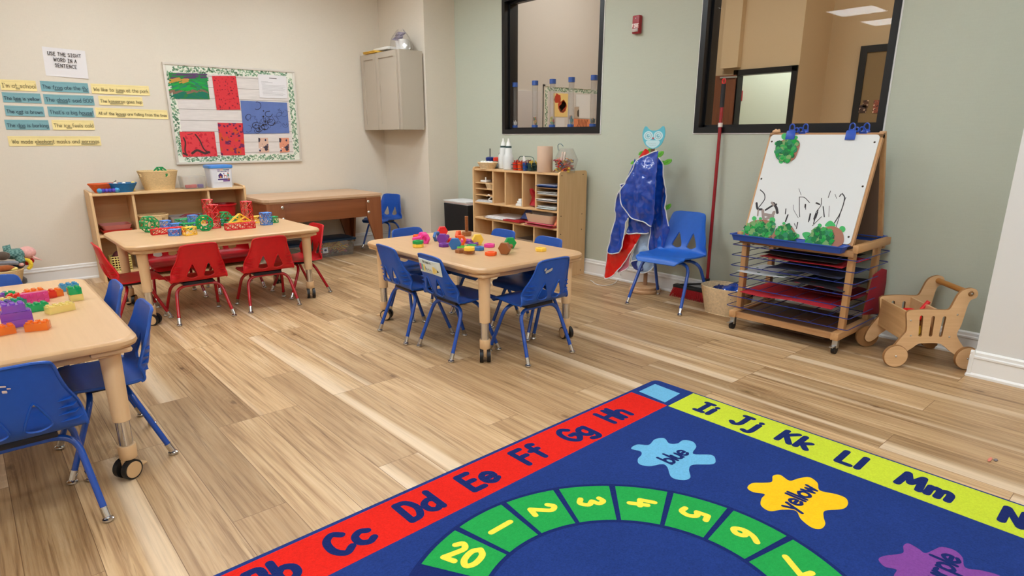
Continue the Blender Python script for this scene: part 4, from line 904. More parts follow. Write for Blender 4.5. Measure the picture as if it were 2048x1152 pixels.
papers('paper_sheet', 4.06, yb2, LZ2[0]+.009, .26, .25, 3, [WP, (180, 186, 186)], '%s paper in the second right slot', 3); papers('paper_sheet', 4.06, yb2, LZ2[1]+.009, .26, .25, 4, [(206, 206, 200), WP, (150, 160, 160)], '%s paper in the third right slot', 4)
papers('paper_sheet', 4.05, yb2, LZ2[2]+.009, .26, .25, 5, [(40, 70, 130), (30, 60, 120), (44, 76, 136), (200, 200, 206), (150, 156, 180)], '%s sheet of the blue and pale pile in the top right slot', 5)
papers('paper_sheet', 4.07, y1-.38, Z2+.019, .28, .4, 6, [WP, (220, 218, 216), (232, 230, 228)], '%s paper of the white stack on the lower cubby shelf', 6, skew=.035)
mb = MB(); mb.box((4.0, y0+.62, Z2+.03), (.2, .24, .012), 0, TR()); tag(mb.build('folder', M('folder_red', (170, 30, 40), .5)), 'red folder beside the white paper stack', 'folder')
mb = MB(); mb.sheet([(-.1, 0), (.1, 0), (.06, .1), (0, .12), (-.07, .1)], (), .03, .003, lambda u, v: (4.0+.5*v-.02+abs(u)*.4, y0+.52+u, Z2+.045+v*.8)); tag(mb.build('folded_paper', M('folded_blue', (66, 90, 150), .6)), 'folded blue paper leaning on the lower cubby shelf', 'paper')
papers('coloured_paper', 4.06, y0+.24, Z2+.019, .3, .38, 5, [(196, 90, 110), (206, 70, 60), (120, 100, 160), (214, 110, 70), (200, 80, 100)], '%s coloured paper under the tan tray', 8)
t = thing('tan_tray', 'tan plastic tray on coloured papers in the cubby shelf', 'tray', (4.05, y0+.27, Z2+.045)); mb = MB(); tub(mb, TR(4.06, y0+.27, Z2+.046), .26, .32, .075, .29, .36, 0, .006, .03); mb.build('body', M('tray_tan', (206, 176, 146), .45), t)
mb = MB(); tub(mb, TR(4.1, y0+.28, Z2+.055), .22, .28, .09, .24, .30, 0, .003); tag(mb.build('clear_bin', GLASS('hazy_plastic')), 'smoky clear tray nested in the tan tray', 'tray')
mb = MB(); mb.sheet([(0, 0), (.03, 0), (.03, .1), (0, .11)], (), .02, .002, lambda u, v: (3.94+.05*math.sin(v*16), y0+.06+u, Z2+.03+v)); tag(mb.build('coloured_paper', M('curl_orange', (206, 120, 80), .6)), 'curled orange paper at the right end of the lower cubby shelf', 'paper')
for k, (a, c, l) in enumerate(((y0+.78, (60, 90, 120), 'dark teal bin low in the cubby shelf'), (y0+.47, (150, 130, 110), 'hazy grey bin low in the cubby shelf'), (y0+.17, (60, 70, 66), 'dark bin low at the right of the cubby shelf'))):
    mb = MB(); tub(mb, TR(4.07, a, Z3+.019), .24, .22, .22, .27, .25); tag(mb.build('storage_bin', M('lowbin%d' % k, c, .5)), l, 'bin')
# on the cubby shelf
ZS = zt-.016
def at2(px, X): p = Px(px, 300, X); return p.y
basket('basket', 'small white-lined woven basket on the cubby shelf, left end', 'basket', TR(3.98, at2(975, 3.98), ZS), .06, .13, .13, .18, .22, 6, 44, WICKL, 2.2)
for k in range(4): mb = MB(); mb.ball((3.97, at2(966+6*k, 3.98), ZS+.055), (.026, .02, .02), 0, None, 10, 6); tag(mb.build('cotton_ball', M('cotton', (238, 236, 230), .9)), ['leftmost white cotton ball in the small basket', 'second cotton ball from the left in the small basket', 'third cotton ball from the left in the small basket', 'rightmost cotton ball in the small basket'][k], 'cotton ball')
def cup(y, X, col, label, brushes):
    t = thing('paint_cup', label, 'cup', (X, y, ZS)); mb = MB(); mb.lathe([(.034, .002), (.037, .07), (.039, .072), (0, .07)], 18, 0, TR(X, y, ZS)); mb.build('body', M('cup_clear', (150, 160, 160), .3), t); mb = MB(); mb.lathe([(.042, .07), (.045, .085), (.045, .1), (.03, .108), (0, .109)], 18, 0, TR(X, y, ZS)); mb.build('lid', M('cuplid_%d' % col[0], col, .35), t)
    for b in brushes: mb = MB(); mb.cyl((X, y, ZS+.02), (X+b[0], y+b[1], ZS+b[2]), .005); mb.build('brush', M('brush_dark', (40, 46, 50), .4), t)
cup(at2(980, 4.12), 4.12, (30, 50, 120), 'no-spill paint cup with a blue lid and upright brush', [(0, 0, .19)]); cup(at2(995, 4.13), 4.13, (214, 60, 44), 'no-spill paint cup with a red lid, brush leaning', [(0, -.05, .19), (0, -.03, .15)])
WB = M('white_bottle', (226, 228, 226), .3, trans=.15); BC = M('bottle_collar', (40, 70, 70), .4)
for k, (px, X) in enumerate(((1006.5, 4.09), (1017, 3.985))):
    y = at2(px, X); t = thing('squeeze_bottle', ['white spray-shaped bottle, the left one behind its twin', 'white spray-shaped bottle with marked front, the right one in front'][k], 'bottle', (X, y, ZS))
    T = TR(X, y, ZS); mb = MB(); mb.lathe([(.0, .001), (.046, .001), (.050, .006), (.050, .118), (.047, .13), (.037, .15), (.033, .195), (.029, .205)], 22, 0, T); mb.build('body', WB, t)
    mb = MB(); mb.lathe([(.030, .203), (.030, .22), (.0, .22)], 18, 0, T); mb.build('collar', BC, t); mb = MB(); mb.lathe([(.024, .22), (.018, .25), (.009, .265), (.007, .29), (.0, .29)], 14, 0, T); mb.build('nozzle', M('nozzle_white', (232, 232, 228), .4), t)
cx_, cyy = 4.0, (at2(1033, 4.0)+at2(1068, 4.0))/2
t = thing('cup_caddy', 'wire caddy with two rows of coloured paint cups', 'caddy', (cx_, cyy, ZS))
mb = MB(); WIRE = M('wire_green', (50, 80, 80), .4, .5); w2 = abs(at2(1031, 4.0)-at2(1073, 4.0))/2
for z in (.02, .055): mb.tube([(cx_+a, cyy+b, ZS+z) for a, b in rrect(.11, 2*w2, .02, 4)], .0028, 6, 0, None, True)
mb.tube(fillet([(cx_, cyy-w2, ZS+.02), (cx_, cyy-w2*.8, ZS+.12), (cx_, cyy-w2*.5, ZS+.13), (cx_, cyy+w2*.5, ZS+.13), (cx_, cyy+w2*.8, ZS+.07), (cx_, cyy+w2, ZS+.02)], .02), .003, 6); mb.build('rack', WIRE, t)
for k, c in enumerate(((214, 48, 30), (228, 88, 30), (36, 74, 150), (30, 60, 60))):
    y = cyy+w2*(.72-.48*k)
    for r_, xx in ((0, cx_-.026), (1, cx_+.028)):
        tt = thing('paint_cup', ['red', 'orange', 'blue', 'dark green'][k]+(' cup in the front row of the wire caddy' if r_ == 0 else ' cup in the back row of the wire caddy'), 'cup', (xx, y, ZS+.003))
        mb = MB(); mb.loft([[(a, b, z) for a, b in rrect(w, w, .01, 3)] for w, z in ((.038, 0), (.046, .07), (.042, .07), (.036, .005))], 0, TR(xx, y, ZS+.003)); mb.build('body', M('pc%d' % k, c, .35), tt)
        mb = MB(); rq = random.Random(k*2+r_)
        for q in range(4): a, b = rq.uniform(-.012, .012), rq.uniform(-.012, .012); mb.cyl((xx+a, y+b, ZS+.01), (xx+a*2.2, y+b*2.2, ZS+.082+rq.random()*.02), .005, None, 8)
        stuff(mb.build('crayons', M('cr%d' % k, [(170, 30, 30), (190, 60, 30), (120, 40, 50), (200, 170, 60)][k], .5), tt))
y = at2(1049.5, 3.99); mb = MB(); mb.sheet(ell(0, 0, .018, .035, 14), (), .02, .004, lambda u, v: (3.985, y+u+v*.2, ZS+.10+v)); tag(mb.build('white_spoon', M('clip_white', (224, 222, 218), .4)), 'white spoon end standing up in the cup caddy', 'spoon')
y = at2(1090, 3.985); mb = MB(); mb.lathe([(.022, .0), (.068, .0), (.07, .004), (.07, .22), (.068, .224), (.022, .224), (.02, .22)], 32, 0, TR(3.985, y, ZS), False); mb.lathe([(.0675, .222), (.022, .222)], 32, 0, TR(3.985, y, ZS), False)
tag(mb.build('paper_towel_roll', M('kraft_paper', (206, 176, 152), .85, bmp=.5, bs=220)), 'brown paper towel roll standing on the cubby shelf', 'paper towel roll')
y = at2(1128, 4.03); t = thing('clear_bucket', 'clear octagonal bucket of coloured craft bits with a wire handle', 'bucket', (4.03, y, ZS)); mb = MB()
oc = lambda r, z: [(4.06+r*1.25*math.cos(PI/8+k*PI/4)*.8, y+r*1.25*math.sin(PI/8+k*PI/4), ZS+z*1.25) for k in range(8)]
mb.loft([oc(.07, .0), oc(.095, .09), oc(.085, .11), oc(.055, .165), oc(.052, .165), oc(.08, .11), oc(.09, .09), oc(.067, .004)], 0, None, True, False); mb.add(oc(.07, 0), [list(range(8))[::-1]]); mb.build('body', GLASS('clear_plastic'), t, smooth=0)
mb = MB(); mb.tube(catmull([(4.03, y+.07, ZS+.19), (4.02, y+.065, ZS+.235), (4.02, y+.03, ZS+.245), (4.02, y+.0, ZS+.225)], 5), .003, 6); mb.build('handle', M('handle_teal', (60, 96, 110), .4), t)
rq = random.Random(11); mb = MB()
for k in range(130):
    a = rq.uniform(0, 6.28); r_ = .085*math.sqrt(rq.random()); z = rq.uniform(.014, .12); mb.box((0, 0, 0), (.04, .018, .004), k % 6, TR(4.03+r_*math.cos(a)*.8, y+r_*math.sin(a), ZS+z, rq.uniform(0, 6), rq.uniform(-.8, .8), rq.uniform(-.8, .8)))
stuff(tag(mb.build('craft_bits', [M('cb%d' % i, c, .5) for i, c in enumerate(((190, 40, 40), (214, 120, 40), (200, 170, 60), (120, 40, 60), (90, 100, 120), (226, 90, 60)))]), 'coloured craft bits filling the clear octagonal bucket', 'craft bits'))
for k, q in enumerate((-.02, .01)): mb = MB(); mb.box((0, 0, .05), (.008, .016, .1), 0, TR(4.0, y+q, ZS+.08, 0, .25)); tag(mb.build('craft_stick', M('stick_pale', (226, 204, 190), .5)), ['left pale craft stick in the clear bucket', 'right pale craft stick in the clear bucket'][k], 'craft stick')
# ================================================================== toys on the tables
# ---- T1: see-through lattice blocks
def lattice_box(mb, T, lx, ly, lz, nx=1, ny=1, nz=1, b=.0032, m=0):
    """open box frame, every face cell braced with an X"""
    def bar(p, q): mb.tube([p, q], b, 4, m, T)
    X = [lx*(i/nx-.5) for i in range(nx+1)]; Y = [ly*(i/ny-.5) for i in range(ny+1)]; Z = [b+(lz-2*b)*i/nz for i in range(nz+1)]
    for y in (Y[0], Y[-1]):
        for z in Z: bar((X[0], y, z), (X[-1], y, z))
        for x in X: bar((x, y, Z[0]), (x, y, Z[-1]))
        for i in range(nx):
            for k in range(nz): bar((X[i], y, Z[k]), (X[i+1], y, Z[k+1])); bar((X[i+1], y, Z[k]), (X[i], y, Z[k+1]))
    for x in (X[0], X[-1]):
        for z in Z: bar((x, Y[0], z), (x, Y[-1], z))
        for y in Y: bar((x, y, Z[0]), (x, y, Z[-1]))
        for j in range(ny):
            for k in range(nz): bar((x, Y[j], Z[k]), (x, Y[j+1], Z[k+1])); bar((x, Y[j+1], Z[k]), (x, Y[j], Z[k+1]))
    for z in (Z[0], Z[-1]):
        for x in X: bar((x, Y[0], z), (x, Y[-1], z))
        for i in range(nx):
            for j in range(ny): bar((X[i], Y[j], z), (X[i+1], Y[j+1], z)); bar((X[i+1], Y[j], z), (X[i], Y[j+1], z))
G1 = 'lattice building blocks on the back table'
def lbx(px, py, d, n, rz, mat, label, z=HT, b=.0026):
    d = [d[0]*(1 if n[0] > 3 else .84), d[1]*.86, d[2]*.86]; p = Pz(px, py, z); mb = MB(); lattice_box(mb, TR(p.x, p.y+d[1]/2, z+.0005, rz), *d, *n, b); return tag(mb.build('lattice_block', mat, smooth=30), label, 'lattice toy', G1)
def lwh(px, py, r, rz, label, z=HT):
    p = Pz(px, py, z); mb = MB(); lattice_ball(mb, (0, 0, r*math.cos(PI/8)+.004), r, 0, TR(p.x, p.y+.03, z, rz), .004, 8, 1.0); return tag(mb.build('lattice_octagon', LG, smooth=30), label, 'lattice toy', G1)
lwh(303, 465, .058, .3, 'green octagonal lattice wheel at the left end of the toys'); lwh(413.5, 462, .058, -.2, 'green octagonal lattice wheel in front of the two red towers'); lwh(452, 452, .055, .5, 'green octagonal lattice wheel behind the red towers, near the bucket')
lbx(338, 468, (.215, .05, .05), (4, 1, 1), .06, LR, 'long red lattice bar lying beside the left green wheel')
lbx(352.5, 472, (.085, .06, .055), (2, 1, 1), -.5, LB, 'small blue lattice block at the very front of the toys'); lbx(334, 455, (.075, .06, .062), (1, 1, 1), .2, LB, 'blue lattice cube behind the long red bar'); lbx(354, 456, (.1, .06, .04), (2, 1, 1), .1, LB, 'low blue lattice block between the red bar and the green frames')
lbx(372, 449, (.14, .08, .05), (2, 1, 1), .3, LG, 'green lattice frame behind, left of the small blue tower'); lbx(382, 460, (.14, .07, .058), (2, 1, 1), .1, LG, 'green lattice frame just behind the front yellow block')
lbx(382, 471, (.095, .06, .07), (1, 1, 1), .2, LY, 'yellow lattice block at the front of the toys'); lbx(390, 455, (.07, .06, .11), (1, 1, 2), .1, LB, 'blue lattice tower behind the front green wheel'); lbx(404, 448, (.06, .05, .06), (1, 1, 1), .3, LY, 'yellow lattice piece half hidden behind the front green wheel')
lbx(422, 446, (.07, .07, .22), (1, 1, 3), .25, LR, 'red lattice tower, the rear of the twin towers'); lbx(432.5, 457, (.075, .07, .21), (1, 1, 3), .15, LR, 'red lattice tower, the front of the twin towers')
lbx(446, 450, (.05, .05, .05), (1, 1, 1), .2, LB, 'small blue lattice cube left of the rear green wheel'); lbx(474, 444, (.085, .07, .05), (1, 1, 1), -.2, LG, 'green lattice frame right of the rear green wheel')
o = lbx(483, 459, (.215, .055, .058), (4, 1, 1), .05, LR, 'long red lattice bar carrying the yellow triangle'); lbx(500, 452.5, (.075, .07, .225), (1, 1, 3), .1, LR, 'red lattice tower standing alone at the right')
p = Pz(483, 459, HT); mb = MB()
for s in (-.012, .012):
    A, B, C_ = (-.08, s, .004), (.08, s, .004), (0, s, .066); 
    for a, b in ((A, B), (B, C_), (C_, A), ((-.045, s, .04), (.03, s, .004)), ((.045, s, .04), (-.03, s, .004)), ((0, s, .066), (0, s, .004))): mb.tube([a, b], .0036, 4, 0, TR(p.x+.005, p.y+.03, HT+.0515, .05))
for a in ((-.08, .004), (.08, .004), (0, .066)): mb.tube([(a[0], -.012, a[1]), (a[0], .012, a[1])], .0036, 4, 0, TR(p.x+.005, p.y+.03, HT+.0515, .05))
tag(mb.build('lattice_triangle', LY), 'yellow lattice triangle resting on a long red bar', 'lattice toy', G1)
lbx(517, 446, (.09, .06, .065), (1, 1, 1), .1, LY, 'yellow lattice block to the right of the lone red tower'); lbx(536, 450.5, (.085, .07, .115), (2, 1, 2), .15, LB, 'blue lattice tower at the right end of the toys'); lbx(549.5, 446, (.07, .06, .06), (2, 1, 1), .15, LG, 'green lattice block at the far right end of the toys')
# ---- T2: giant nuts and bolts
NC = {}
for k, c in dict(pink=(232, 60, 150), red=(220, 40, 44), purple=(116, 54, 150), orange=(240, 92, 28), blue=(52, 108, 172), brown=(148, 90, 48), green=(16, 150, 70), yellow=(244, 200, 70), lime=(96, 186, 56), magenta=(226, 60, 150)).items(): NC[k] = M('nut_'+k, c, .38)
def hexa(r): return [(r*math.cos(PI/6+k*PI/3), r*math.sin(PI/6+k*PI/3)) for k in range(6)]
def nut_mb(T, r=.036, th=.021, hole=.017):
    mb = MB(); h = ell(0, 0, hole, hole, 18); o = hexa(r); inr = hexa(r*.93)
    N = 36
    def ho(a, rr): # hexagon radius at angle
        q = (a-PI/6) % (PI/3); return rr*math.cos(PI/6)/math.cos(q-PI/6)
    ring = lambda rr, z, c: [((ho(2*PI*k/N, rr) if not c else rr)*math.cos(2*PI*k/N), (ho(2*PI*k/N, rr) if not c else rr)*math.sin(2*PI*k/N), z) for k in range(N)]
    mb.loft([ring(hole, 0, 1), ring(r*.94, 0, 0), ring(r, .003, 0), ring(r, th-.003, 0), ring(r*.94, th, 0), ring(hole*1.15, th, 1), ring(hole, th-.004, 1), ring(hole, 0, 1)], 0, T, True, False); return mb
G2 = 'giant plastic nuts and bolts on the centre table'
def nut(px, py, col, label, rz=0, z=HT, up=None, r=.036):
    p = Pz(px, py, HT)
    if up is None: T = TR(p.x, p.y+.02, z+.0005, rz)
    else: T = TR(p.x, p.y+.01, z+r*.866+.0005, up) @ Matrix.Rotation(PI/2, 4, 'X') @ Matrix.Rotation(PI/6, 4, 'Z')
    return tag(nut_mb(T, r).build('hex_nut', NC[col], smooth=25), label, 'toy nut', G2)
def bolt(px, py, col, label, rz, L=.085, r=.038, stand=False, z=HT, rr=.012, pitch=None):
    """lying bolt: head faces along -y of rz, shaft behind"""
    p = Pz(px, py, z); t = thing('toy_bolt', label, 'toy bolt', (p.x, p.y, z), 0, G2); hh = .03
    if stand: T = TR(p.x, p.y+.02, z+.0005, rz)
    else:
        a = math.atan2(r*.866-rr*1.2, L+hh) if pitch is None else pitch
        T = TR(p.x, p.y+.012, z+r*.866+.001, rz) @ Matrix.Rotation(-PI/2+a*.0, 4, 'X') @ Matrix.Rotation(PI/6, 4, 'Z')
    mb = MB(); e = .003
    mb.loft([[(x, y, zz) for x, y in hexa(q)] for q, zz in ((r*.92, 0), (r, e), (r, hh-e), (r*.92, hh))], 0, T); mb.build('head', NC[col], t, smooth=25)
    mb = MB(); P = [(rr, hh)]; k = 0; zz = hh
    while zz < hh+L: P += [(rr*.82, zz+.002), (rr*1.12, zz+.005)]; zz += .006
    P += [(rr*.8, hh+L+.003), (0, hh+L+.004)]; mb.lathe(P, 16, 0, T); mb.build('threaded_shaft', NC[col], t, smooth=25)
nut(839, 476, 'orange', 'orange nut mostly hidden behind the pink bolt head', .3)
bolt(851, 484, 'pink', 'pink bolt lying at the left with a shaft towards the camera', 1.95, .09, .038); 
pp = Pz(857, 486, HT); T = TR(pp.x+.012, pp.y+.01, HT+.038*.866, 1.95) @ Matrix.Rotation(-PI/2, 4, 'X') @ Matrix.Rotation(PI/6, 4, 'Z'); tag(nut_mb(T @ TR(0, 0, .034), .0375).build('hex_nut', NC['pink'], smooth=25), 'pink nut screwed onto the lying pink bolt', 'toy nut', G2)
nut(840, 495, 'yellow', 'yellow nut lying under the green nut at the left of the pile', .1); nut(840, 495, 'green', 'green nut stacked on a yellow nut at the left', .2, HT+.022)
nut(873, 482, 'blue', 'blue nut standing on edge beside the pink bolt', 0, HT, .35)
bolt(888, 473, 'red', 'red bolt with its hexagon head up behind the purple bolt', -.4, .05, .038, False); bolt(886, 489, 'purple', 'purple bolt with its large head towards the camera', -.95, .085, .038); nut(892, 494, 'purple', 'purple nut lying in front of the purple bolt head', .2)
nut(916, 480, 'orange', 'orange nut standing on edge, the rear of two', 0, HT, .5); nut(925, 490, 'orange', 'orange nut standing on edge, the front of two', 0, HT, -.9); nut(906, 484, 'red', 'red nut lying under the purple bolt shaft', .5)
bolt(937, 472, 'brown', 'brown bolt standing upright on its head', .2, .105, .036, True)
bolt(912, 500, 'blue', 'blue bolt with its round-cornered head facing the camera', -.75, .07, .040)
nut(936, 486, 'magenta', 'pink nut behind the front orange nut', .2); nut(944, 487, 'purple', 'dark purple nut lying left of the yellow hexagon', .4); nut(950, 492, 'purple', 'small purple nut just in front of the dark purple one', .1)
bolt(959, 491, 'yellow', 'yellow bolt with its hexagon head facing the camera', -.35, .06, .039)
nut(947, 497, 'green', 'green nut with a visible hole in the middle of the pile', .3); nut(928, 500, 'lime', 'light green nut right beside the blue bolt head', .5); nut(942, 508, 'brown', 'brown nut underneath the yellow nut, front of the pile', 0); nut(943, 509, 'yellow', 'yellow nut stacked on a brown nut in front', .3, HT+.022); nut(926, 506, 'brown', 'small brown nut at the left front of the pile', .1); nut(962, 501, 'blue', 'blue nut lying flat at the right of the pile', .4); nut(983, 495, 'magenta', 'pink nut lying alone, behind the orange one', .1); nut(986, 511.5, 'orange', 'orange nut lying alone at the front of the table', 0)
bolt(1010, 510, 'brown', 'brown bolt lying with its shaft to the right', -1.15, .075, .040); bolt(1024, 498, 'green', 'green bolt with its hexagon head facing the camera', -.45, .06, .039); nut(1086, 503, 'yellow', 'yellow nut lying alone near the right table corner', .5)
# ---- T3: translucent bricks
BR = {}
for k, c in dict(blue=(80, 170, 214), green=(40, 190, 120), yellow=(250, 232, 150), red=(244, 70, 56), orange=(250, 140, 50), pink=(240, 90, 176), purple=(160, 100, 214), teal=(70, 180, 150)).items(): BR[k] = GLASS('brick_'+k, tuple(min(1, x**.45) for x in lin(c)), 1.0, .5, .08, c)
G3 = 'translucent bricks on the nearest table'
def brick(px, py, nx, ny, col, rz, label, z=HT, side=False, u=.0238, h=.0275):
    p = Pz(px, py, HT); lx, ly = nx*u-.001, ny*u-.001
    T = TR(p.x, p.y, z+.0006, rz)
    if side: T = T @ TR(0, 0, ly/2) @ Matrix.Rotation(PI/2, 4, 'X') @ TR(0, 0, -h/2)
    mb = MB()
    mb.loft([[(x, y, zz) for x, y in rrect(lx-2*o, ly-2*o, .002, 2)] for o, zz in ((.003, .001), (0, 0), (0, h), (.0035, h), )][1:3], 0, T)
    for i in range(nx):
        for j in range(ny): mb.lathe([(.0078, h-.001), (.0078, h+.0055), (.0068, h+.0063), (0, h+.0063)], 14, 0, T @ TR((i-(nx-1)/2)*u, (j-(ny-1)/2)*u, 0))
    if side:
        for i in range(nx-1): mb.lathe([(.010, -.0006), (.010, .0015), (.0078, .0015), (.0078, -.0006), (.010, -.0006)], 16, 1, T @ TR((i-(nx-2)/2)*u, 0, -.0005), False)
    o = mb.build('toy_brick', [BR[col], M('ring_dark', (120, 30, 90), .4)], smooth=30); return tag(o, label, 'toy brick', G3)
brick(139, 580, 3, 2, 'blue', .15, 'light blue translucent brick at the far corner of the brick group'); brick(153, 600, 2, 2, 'yellow', .1, 'pale yellow brick carrying a green brick'); brick(152, 600, 2, 2, 'green', .1, 'green brick stacked on the pale yellow one', HT+.0282)
brick(121, 623, 4, 2, 'yellow', .32, 'clear yellow brick lying alone in the middle of the table')
brick(36, 602, 3, 2, 'red', -.25, 'red brick left of the pink brick'); brick(93, 596, 3, 2, 'red', .15, 'red brick in the row behind the pink brick'); brick(112, 592, 2, 2, 'orange', .3, 'orange brick at the right end of the row behind'); brick(70, 592, 3, 2, 'orange', .1, 'orange brick with visible studs, left in the back row')
brick(72, 606, 4, 2, 'pink', .1, 'pink brick lying on its side showing round hollows', HT, True); brick(69, 622, 4, 2, 'green', .18, 'long green brick in front of the pink one'); brick(31, 613, 3, 2, 'teal', .35, 'teal brick left of the long green brick'); brick(20, 598, 2, 2, 'green', .35, 'green studded brick at the rear left')
brick(4, 600, 2, 2, 'purple', -.2, 'purple brick cut by the picture edge, rear left'); brick(12, 617, 2, 2, 'purple', .3, 'purple brick just left of the teal one'); brick(7, 611, 3, 1, 'yellow', .1, 'pale yellow brick peeking out at the left')
brick(10, 634, 3, 2, 'orange', .15, 'orange brick behind the purple stack at the left'); brick(37, 652, 4, 2, 'purple', .02, 'lowest purple brick of the stack'); brick(37, 652, 4, 2, 'purple', .0, 'middle purple brick of the stack', HT+.0282); brick(34, 652, 3, 2, 'purple', .05, 'topmost purple brick of the stack', HT+.0564)
brick(77, 659, 3, 2, 'orange', -.35, 'orange brick alone in front, studs facing up'); brick(7, 668, 3, 2, 'orange', .1, 'orange brick at the left front edge of the group'); 
# ================================================================== easel with drying rack
EW = W('easel_ash', (206, 160, 110), (178, 130, 84), 2, .6, .45); EWX = W('easel_ash_x', (206, 160, 110), (178, 130, 84), 0, .6, .45); EWY = W('easel_ash_y', (204, 158, 110), (150, 104, 66), 1, .6, .45)
ea = thing('easel', 'double-sided whiteboard easel with a drying rack on casters', 'easel', (3.98, 1.70, 0))
ey0, ey1 = 1.345, 2.045
for nm, y in (('base_rail', ey0), ('base_rail', ey1-.045)):
    mb = MB(); mb.bx(3.70, 4.245, y, y+.045, .085, .13, 0, None, .004); mb.build(nm, EWX, ea)
mb = MB(); mb.bx(3.735, 4.215, ey0+.045, ey1-.045, .10, .118); mb.build('base_board', W('stained_base', (120, 84, 58), (70, 46, 34), 1, .5, .5), ea)
mb = MB(); mb.bx(3.72, 3.738, ey0+.045, ey1-.045, .085, .122); mb.build('base_trim', EWY, ea)
for X in (3.775, 4.145):
    for y in (ey0+.006, ey1-.039):
        mb = MB(); mb.bx(X, X+.045, y, y+.033, .13, .615, 0, None, .003); mb.build('post', EW, ea)
for y in (ey0-.022, ey1-.010):
    mb = MB(); mb.bx(3.745, 4.245, y, y+.032, .60, .645, 0, None, .004); mb.build('side_rail', EWX, ea)
for X in (3.745, 4.20):
    mb = MB(); mb.bx(X, X+.035, ey0, ey1, .575, .612, 0, None, .003); mb.build('cross_rail', EWY, ea)
NAVY = M('navy_wire', (34, 50, 120), .35)
for k in range(7):
    z = .155+.068*k; mb = MB(); a, b = 3.722, 4.225
    mb.tube([(x, y, z) for x, y in [(p[0]+(a+b)/2, p[1]+1.695) for p in rrect(b-a, .77, .015, 3)]], .0028, 6, 0, None, True)
    for q in range(1, 7): y = 1.31+.11*q; mb.cyl((a, y, z+.003), (b, y, z+.003), .002, None, 5)
    mb.build('wire_shelf', NAVY, ea)
for X, y in ((3.725, ey0+.02), (3.725, ey1-.02), (4.215, ey0+.02), (4.215, ey1-.02)):
    mb = MB(); mb.cyl((X-.0, y-.011, .026), (X, y+.011, .026), .026, None, 20, 0); mb.box((X+.005, y, .06), (.03, .034, .05), 1, None, .005); mb.box((X-.03, y, .05), (.05, .022, .006), 1, TR(0, 0, 0)); mb.build('caster', [TYRE, STEEL], ea)
# boards
P0 = Vector((3.775, 1.7, .635)); P1 = Vector((3.985, 1.7, 1.252)); U_ = (P1-P0).normalized(); N_ = Vector((-U_.z, 0, U_.x)); BL = (P1-P0).length
by0, by1 = 1.372, 2.035
FB = frame((P0.x, by1, P0.z), (0, -1, 0), U_)   # x to the right, y up the board, z towards the viewer
BWD = by1-by0
mb = MB(); mb.prism([(x+BWD/2, y+BL/2) for x, y in rrect(BWD-.02, BL-.012, .02, 4)], 0, .006, 0, FB); WBM = mb
for x in (-.004, BWD-.026):
    mb = MB(); mb.bx(x, x+.03, 0, BL, -.024, -.0005, 0, FB); mb.build('stile', EW, ea)
mb = MB(); mb.bx(-.004, BWD+.004, BL-.02, BL+.008, -.024, -.0005, 0, FB); mb.build('top_rail', EWY, ea)
FR_ = frame((4.215, by1, .635), (0, -1, 0), (4.005-4.215, 0, 1.252-.635))
mb = MB(); mb.bx(.02, BWD-.02, 0, BL-.01, .0, .006, 0, FR_); mb.build('rear_board', M('hardboard_back', (112, 92, 78), .6), ea)
for x in (-.004, BWD-.03):
    mb = MB(); mb.bx(x, x+.034, -.0, BL+.008, -.024, 0, 0, FR_); mb.build('stile', EW, ea)
for x, y in ((.025, BL-.05), (BWD-.03, BL-.05), (.022, BL*.55), (BWD-.028, .05), (BWD-.028, BL*.53)):
    mb = MB(); mb.ball((x, y, .006), (.006, .006, .003), 0, FB, 10, 6); mb.build('screw', SCREW, ea)
TRAYB = M('tray_blue', (36, 78, 170), .35)
def paint_tray(x0, x1, y0, y1, z, nm):
    mb = MB(); rings = []
    for o, zz in ((-.012, z), (0, z+.038), (.006, z+.038), (.006, z+.034), (0, z+.034)): pass
    R = lambda o, zz: [(x+(x0+x1)/2, y+(y0+y1)/2, zz) for x, y in rrect(x1-x0+2*o, y1-y0+2*o, .012, 3)]
    mb.loft([R(-.010, z), R(0, z+.036), R(.008, z+.036), R(.008, z+.041), R(-.004, z+.041), R(-.013, z+.005)], 0, None, True, False); mb.add(R(-.010, z), [list(range(16))[::-1]]); mb.add(R(-.013, z+.005), [list(range(16))]); return mb.build(nm, TRAYB, ea)
paint_tray(3.675, 3.772, 1.385, 2.07, .598, 'paint_tray'); paint_tray(4.212, 4.268, 1.36, 2.0, .606, 'paint_tray')
